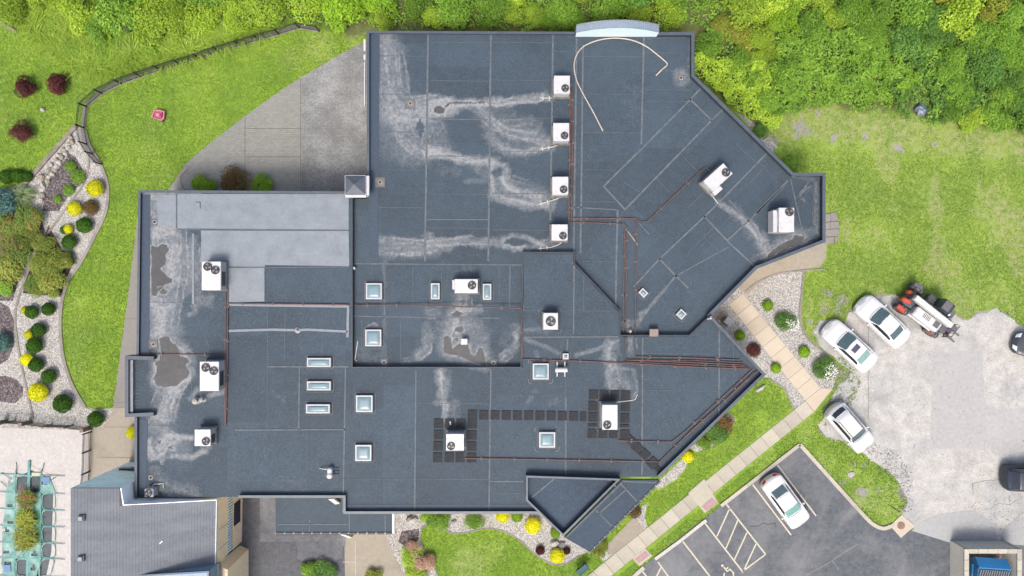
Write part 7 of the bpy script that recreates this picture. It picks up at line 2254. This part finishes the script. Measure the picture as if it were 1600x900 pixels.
for i in range(4):
    for j in range(7):
        q = [(xs[i], ys[j]), (xs[i + 1], ys[j]), (xs[i + 1], ys[j + 1]), (xs[i], ys[j + 1])]
        q = [(x - (3 if y > 880 and x > 60 else 0) * (y - 880) / 8 + (6 if (y < 750 and x < 20) else 0) - (8 if (y < 750 and x > 80) else 0) - (5 if x < 20 and y > 800 else 0), y + (6 if (y < 750 and (x < 20 or x > 80)) else 0)) for x, y in q]
        w = [P(a, b) - o0 for a, b in q]
        c = sum(w, Vector()) / 4
        if (i, j) in holes:
            # frayed remnant: an arched band left along the straps round an opening
            pts = []
            for k in range(24):
                an = 2 * math.pi * k / 24
                ex = abs(math.cos(an)) ** .5 * (1 if math.cos(an) > 0 else -1); ey = abs(math.sin(an)) ** .5 * (1 if math.sin(an) > 0 else -1)
                u, v = (ex + 1) / 2, (ey + 1) / 2
                rr = .84 + .1 * rc.uniform()
                p = w[3].lerp(w[2], u).lerp(w[0].lerp(w[1], u), v)
                pts.append((p, c + (p - c) * rr))
            V = []; F = []
            for a, b in pts: V += [(a.x, a.y, .1), (b.x, b.y, .075)]
            for k in range(24): F.append((2 * k, 2 * k + 1, (2 * k + 3) % 48, (2 * k + 2) % 48))
            MB().add(V, F).build("cover_panel", M_TEAL, cv)["label"] = "torn open cover panel"
            continue
        n = 6; V = []; F = []
        for b in range(n + 1):
            for a in range(n + 1):
                p = w[3].lerp(w[2], a / n).lerp(w[0].lerp(w[1], a / n), b / n)
                sag = (1 - (2 * a / n - 1) ** 2) * (1 - (2 * b / n - 1) ** 2)
                V.append((p.x, p.y, .115 - .05 * sag + rc.normal() * .006))
        drop = set()
        if (i, j) in partial:
            ca, cb = rc.integers(1, 5), rc.integers(1, 5)
            drop = {(ca, cb), (ca + 1, cb), (ca - 1, cb)} | ({(ca, cb + 1)} if rc.uniform() > .5 else set())
        for b in range(n):
            for a in range(n):
                if (a, b) in drop: continue
                F.append((b * (n + 1) + a, b * (n + 1) + a + 1, (b + 1) * (n + 1) + a + 1, (b + 1) * (n + 1) + a))
        mt = M_TEALD if (i in (1, 2) and j in (2, 3) and not (i == 1 and j == 3)) else M_TEAL
        link_mesh("cover_panel", np_mesh("cover_panel", V, F, True), mt, cv)
for x, y0, y1 in ((26, 733, 926), (47, 720, 926), (66, 733, 926)):
    a, b = P(x, y0) - o0, P(x - 3, y1) - o0
    MB().strip([(a.x, a.y), (b.x, b.y)], .22 if x == 47 else .06, .1, .125).build("strap", M_STRAP, cv)
for y in (742, 770, 796, 822, 848, 872, 900):
    a, b = P(2 if y > 742 else -4, y - 2) - o0, P(98, y + 1) - o0
    MB().strip([(a.x, a.y), (b.x, b.y)], .05, .1, .122).build("strap", M_STRAP, cv)
    for s, e in ((a, -1), (b, 1)):
        MB().tube([(s.x, s.y, .1), (s.x + e * .12, s.y, .14), (s.x + e * .2, s.y + rc.normal() * .04, .05)], .018, 5).build("anchor_spring", M_BLACKM, cv)
for (x0_, y0_, x1_, y1_) in ((28, 740, 26, 722), (47, 732, 48, 718), (66, 738, 70, 722), (18, 748, 4, 738), (80, 750, 92, 742), (12, 760, 2, 752)):
    a, b = P(x0_, y0_) - o0, P(x1_, y1_) - o0
    MB().tube([(a.x, a.y, .11), ((a.x + b.x) / 2 + .05, (a.y + b.y) / 2, .13), (b.x, b.y, .06)], .02, 5).build("strap_tail", M_BLACKM, cv)
for (x, y) in ((74, 750), (13, 887)):
    a = P(x, y) - o0
    MB().box((a.x, a.y, .13), (.55, .55, .02), .05).build("patch", M_BLUEP, cv)
a = P(58, 740) - o0
MB().box((a.x, a.y, .08), (.75, .3, .14), bev=.06).build("float", simple("cream_float", (.3, .28, .2), .6), cv)
for x, y, r, n, lf, lb, k in ((46, 778, .72, 760, "rosemix", "brown weedy growth in the upper half of the torn pool cover", 3), (45, 810, .72, 820, "olive", "brown weedy growth in the middle of the torn pool cover", 5), (44, 840, .85, 900, "olive", "yellow-green weedy growth in the lower half of the torn pool cover", 7)):
    rt = thing("pool_weed", lb, "weeds", P(x, y, .08), 0, "weeds growing through the pool cover")
    tuft(rt, k, n, r, .55, LEAF[lf], .02)
    tuft(rt, k + 20, n // 2, r * .8, .4, LEAF["azalea"], .02, "under_tuft")

# ------------------------------------------------------------------ stones and small garden things
M_STONE = simple("white_boulder", (.25, .24, .218), .9, .25, 4, .5, 12, dirt=(.16, .14, .11), dirt_scale=3)
M_STONET = simple("tan_boulder", (.18, .158, .118), .9, .25, 4, .5, 12)
M_STONED = simple("grey_boulder", (.13, .13, .125), .9, .25, 4, .5, 12)
STN = []
for k in range(4):
    bm = bmesh.new(); bmesh.ops.create_icosphere(bm, subdivisions=2, radius=1.0)
    rr = random.Random(k)
    for v in bm.verts: v.co *= rr.uniform(.78, 1.08)
    me = bpy.data.meshes.new("rock"); bm.to_mesh(me); bm.free(); me.materials.append(M_STONE); STN.append(me)
def stone(label, px, py, sx, sy, sz, mat, rz=None, group=None):
    o = link_mesh("boulder", STN[random.randrange(4)], None, None, P(px, py) + Vector((0, 0, sz * .5)), random.uniform(0, 6) if rz is None else rz)
    set_mat(o, mat); o.scale = (sx, sy, sz)
    return tag(o, label, "rock", group)
row = [(113, 222), (109, 231), (104, 240), (99, 246), (95, 254), (90, 261), (86, 266), (82, 272), (78, 277), (74, 283), (70, 289), (67, 296), (66, 305), (64, 313)]
for i, (x, y) in enumerate(row):
    stone("white boulder in the row edging the lava rock, %s from the north" % ordw(i + 1), x + random.uniform(-2, 2), y, random.uniform(.2, .33), random.uniform(.16, .26), .2, M_STONE if i % 3 else M_STONET, group="boulders edging the lava rock")
for i, (x, y) in enumerate(((106, 227), (100, 234), (93, 243), (87, 250), (81, 258), (76, 266), (71, 276), (110, 215))):
    stone("tan boulder in the back row beside the white ones, %s from the north" % ordw(i + 1), x + random.uniform(-2, 2), y, random.uniform(.18, .3), random.uniform(.15, .22), .16, M_STONET if i % 2 else M_STONE, group="boulders behind the edging row")
stone("big tan boulder at the south end of the boulder row", 68, 278, .32, .32, .3, M_STONET)
stone("pale hollow boulder in the south bed near the canopy", 645, 812, .42, .28, .26, M_STONE, .3)
stone("dark boulder behind the pale one in the south bed", 640, 809, .3, .2, .3, M_STONED, .5)
stone("small dark rock in the south gravel bed", 709, 814, .22, .14, .15, M_STONED, .3)
stone("pale boulder between the red globes and the triangular roof", 866, 848, .38, .32, .26, M_STONE, .2)
stone("flat grey boulder beside the pale one below the triangular roof", 877, 852, .36, .3, .2, M_STONED, .8)
stone("small pale rock on the upper lawn between the red maples", 68, 172, .2, .17, .18, M_STONE)
stone("long pale rock at the roof's east tip", 1187, 607, .5, .18, .18, M_STONE, math.radians(32))
stone("white rock at the lawn corner by the worn lot", 1330, 741, .3, .22, .08, M_STONE)
# stone steps at the east wall: separate slabs
stp = thing("stone_paving", None, None); tag(stp, "pale stone slabs against the east wall", None, None, "structure")
for q in ([(1286, 335), (1297, 334), (1297, 346), (1286, 347)], [(1297.6, 333), (1306, 332), (1308, 345), (1297.6, 346)], [(1286, 348), (1296, 347.5), (1296, 358), (1286, 358)], [(1296.6, 347), (1310, 346), (1310.5, 357), (1296.6, 358)], [(1286, 359), (1310, 358), (1310, 369), (1286, 370)], [(1286, 371), (1303, 370.5), (1302, 379), (1292, 381), (1286, 380)], [(1303.6, 370), (1309, 370), (1308, 378), (1303, 380)]):
    MB().prism(PP(q), 0, random.uniform(.07, .1)).build("slab", M_GREYWALK, stp)
# pebbly rubble along the broken lot edge
rq = scatter([(1355, 690), (1400, 705), (1425, 740), (1428, 800), (1412, 800), (1400, 750), (1370, 718), (1350, 704)], 500, 81)
rq = np.vstack([rq, scatter([(1300, 560), (1335, 550), (1345, 600), (1325, 640), (1300, 640), (1302, 600)], 350, 82), scatter([(1500, 790), (1600, 770), (1600, 830), (1560, 845)], 140, 83), scatter([(1400, 560), (1600, 560), (1600, 760), (1440, 760)], 120, 84)])
V = []; F = []
for x, y in rq:
    p = P(x, y, .02); s = random.uniform(.02, .06); o = len(V)
    V += [(p.x + s, p.y, .02), (p.x, p.y + s, .02), (p.x - s, p.y, .02), (p.x, p.y - s, .02), (p.x + s * .2, p.y, .02 + s)]
    F += [(o, o + 1, o + 4), (o + 1, o + 2, o + 4), (o + 2, o + 3, o + 4), (o + 3, o, o + 4)]
tag(link_mesh("rubble", np_mesh("rubble", V, F), M_STONED), "loose stone rubble along the broken lot edge", "rubble", None, "stuff")

# ------------------------------------------------------------------ small objects on the ground
M_PINKP = simple("pink_plastic", (.3, .05, .11), .45, .12, 6)
M_PINKL = simple("pale_pink_plastic", (.33, .13, .15), .45, .1, 6)
r = thing("toy_car", "pink plastic ride-on toy lying on the west lawn", "toy", P(251, 181), math.radians(-8))
MB().prism([(-.5, -.22), (-.1, -.32), (.28, -.38), (.42, -.2), (.4, .3), (.05, .36), (-.35, .3)], .08, .22).build("body", M_PINKP, r)
MB().strip([(-.5, -.22), (-.1, -.32), (.28, -.38), (.42, -.2), (.4, .3), (.05, .36), (-.35, .3)], .07, .2, .34, 0, True).build("rim", M_PINKL, r)
MB().box((-.08, .02, .26), (.3, .3, .12), bev=.05).build("seat", M_PINKL, r)
MB().box((.2, .0, .32), (.1, .4, .16), bev=.04).build("dashboard", M_PINKP, r)
for x, y in ((-.3, -.3), (-.3, .32), (.28, -.4), (.28, .36)):
    MB().cyl((x, y - .03, .1), .1, .06, 12, axis='Y').build("wheel", M_BLACKP, r)
r = thing("rubbish_bag", "grey-blue rubbish bag lying at the thicket edge", "bag", P(1436, 173))
rng = np.random.default_rng(4)
bm = bmesh.new(); bmesh.ops.create_icosphere(bm, subdivisions=4, radius=1)
for v in bm.verts:
    a = math.atan2(v.co.y, v.co.x)
    f = 1 + .1 * math.sin(5 * a + 3 * v.co.z) + .06 * math.sin(11 * a + v.co.z * 7) + .07 * math.sin(v.co.x * 6) * math.cos(v.co.y * 7)
    v.co = Vector((v.co.x * .42 * f, v.co.y * .48 * f, .26 + v.co.z * .28 * f))
me = bpy.data.meshes.new("sack"); bm.to_mesh(me); bm.free()
for p in me.polygons: p.use_smooth = True
link_mesh("sack", me, simple("grey_poly_bag", (.1, .125, .16), .35, .25, 5), r)
MB().lathe((.05, -.1, .5), [(.06, 0), (.03, .05), (.1, .13), (.06, .15)], 9).build("knot", MATS["grey_poly_bag"], r)
r = thing("utility_cabinet", "pale grey utility cabinet in the gravel by the east wall", "utility box", P(1136, 502, .6) * 1 - Vector((0, 0, .6)), math.radians(-38))
MB().box((0, 0, .5), (.55, .5, 1.0)).build("cabinet", simple("beige_cabinet", (.14, .14, .12), .6, .12), r)
MB().box((0, 0, 1.03), (.62, .58, .08), bev=.02).build("lid", simple("pale_cabinet_top", (.2, .225, .24), .45, .06), r)
MB().box((-.1, 0, .02), (1.0, .9, .06)).build("pad", M_PATCH, r)
MB().box((.28, -.1, .55), (.03, .04, .16)).build("handle", M_BLACKP, r)
r = thing("monument_sign", "dark teal sign panel standing on the south lawn", "sign", P(910, 888, .5) - Vector((0, 0, .5)), math.radians(38))
pn = MB().box((0, 0, .75), (.95, .62, .08), rot=Matrix.Rotation(math.radians(34), 3, 'X'), bev=.015).build("panel", simple("dark_teal_panel", (.03, .075, .09), .3, .1), r)
MB().strip([(-.47, -.25), (.47, -.25), (.47, .25), (-.47, .25)], .04, .7, .72, 0, True).build("frame", M_BLACKP, r)
for s in (-.35, .35): MB().box((s, .05, .35), (.07, .07, .7)).build("leg", M_BLACKP, r)
r = thing("garden_stake", "thin black bar lying in the grass near the lot corner", "bar", P(1396, 793))
MB().tube([(-.4, .24, .04), (.4, -.3, .04)], .025, 6).build("bar", M_BLACKM, r)
MB().box((.4, -.3, .04), (.08, .08, .06)).build("foot", M_BLACKM, r)
r = thing("white_sticker_stake", "tiny white garden marker beside the tinted shrub", "marker", P(651, 851))
MB().box((0, 0, .15), (.1, .03, .3)).build("stake", M_WHITE, r); MB().box((0, 0, .32), (.14, .1, .03)).build("tag_plate", M_WHITE, r)
# gutter boxes on the west side of the north block
r = thing("wall_gutter", "white gutter boxes on the west wall of the north block", "gutter", P(571, 70, ZL))
for y0, y1, w in ((62, 80, .14), (86, 94, .14), (97, 165, .06)):
    a, b = P(571, y0, ZL) - P(571, 70, ZL), P(571, y1, ZL) - P(571, 70, ZL)
    MB().box((-.04, (a.y + b.y) / 2, .0), (w, abs(a.y - b.y) - .02, .2)).build("gutter_box", MATS["white_fascia"], r)
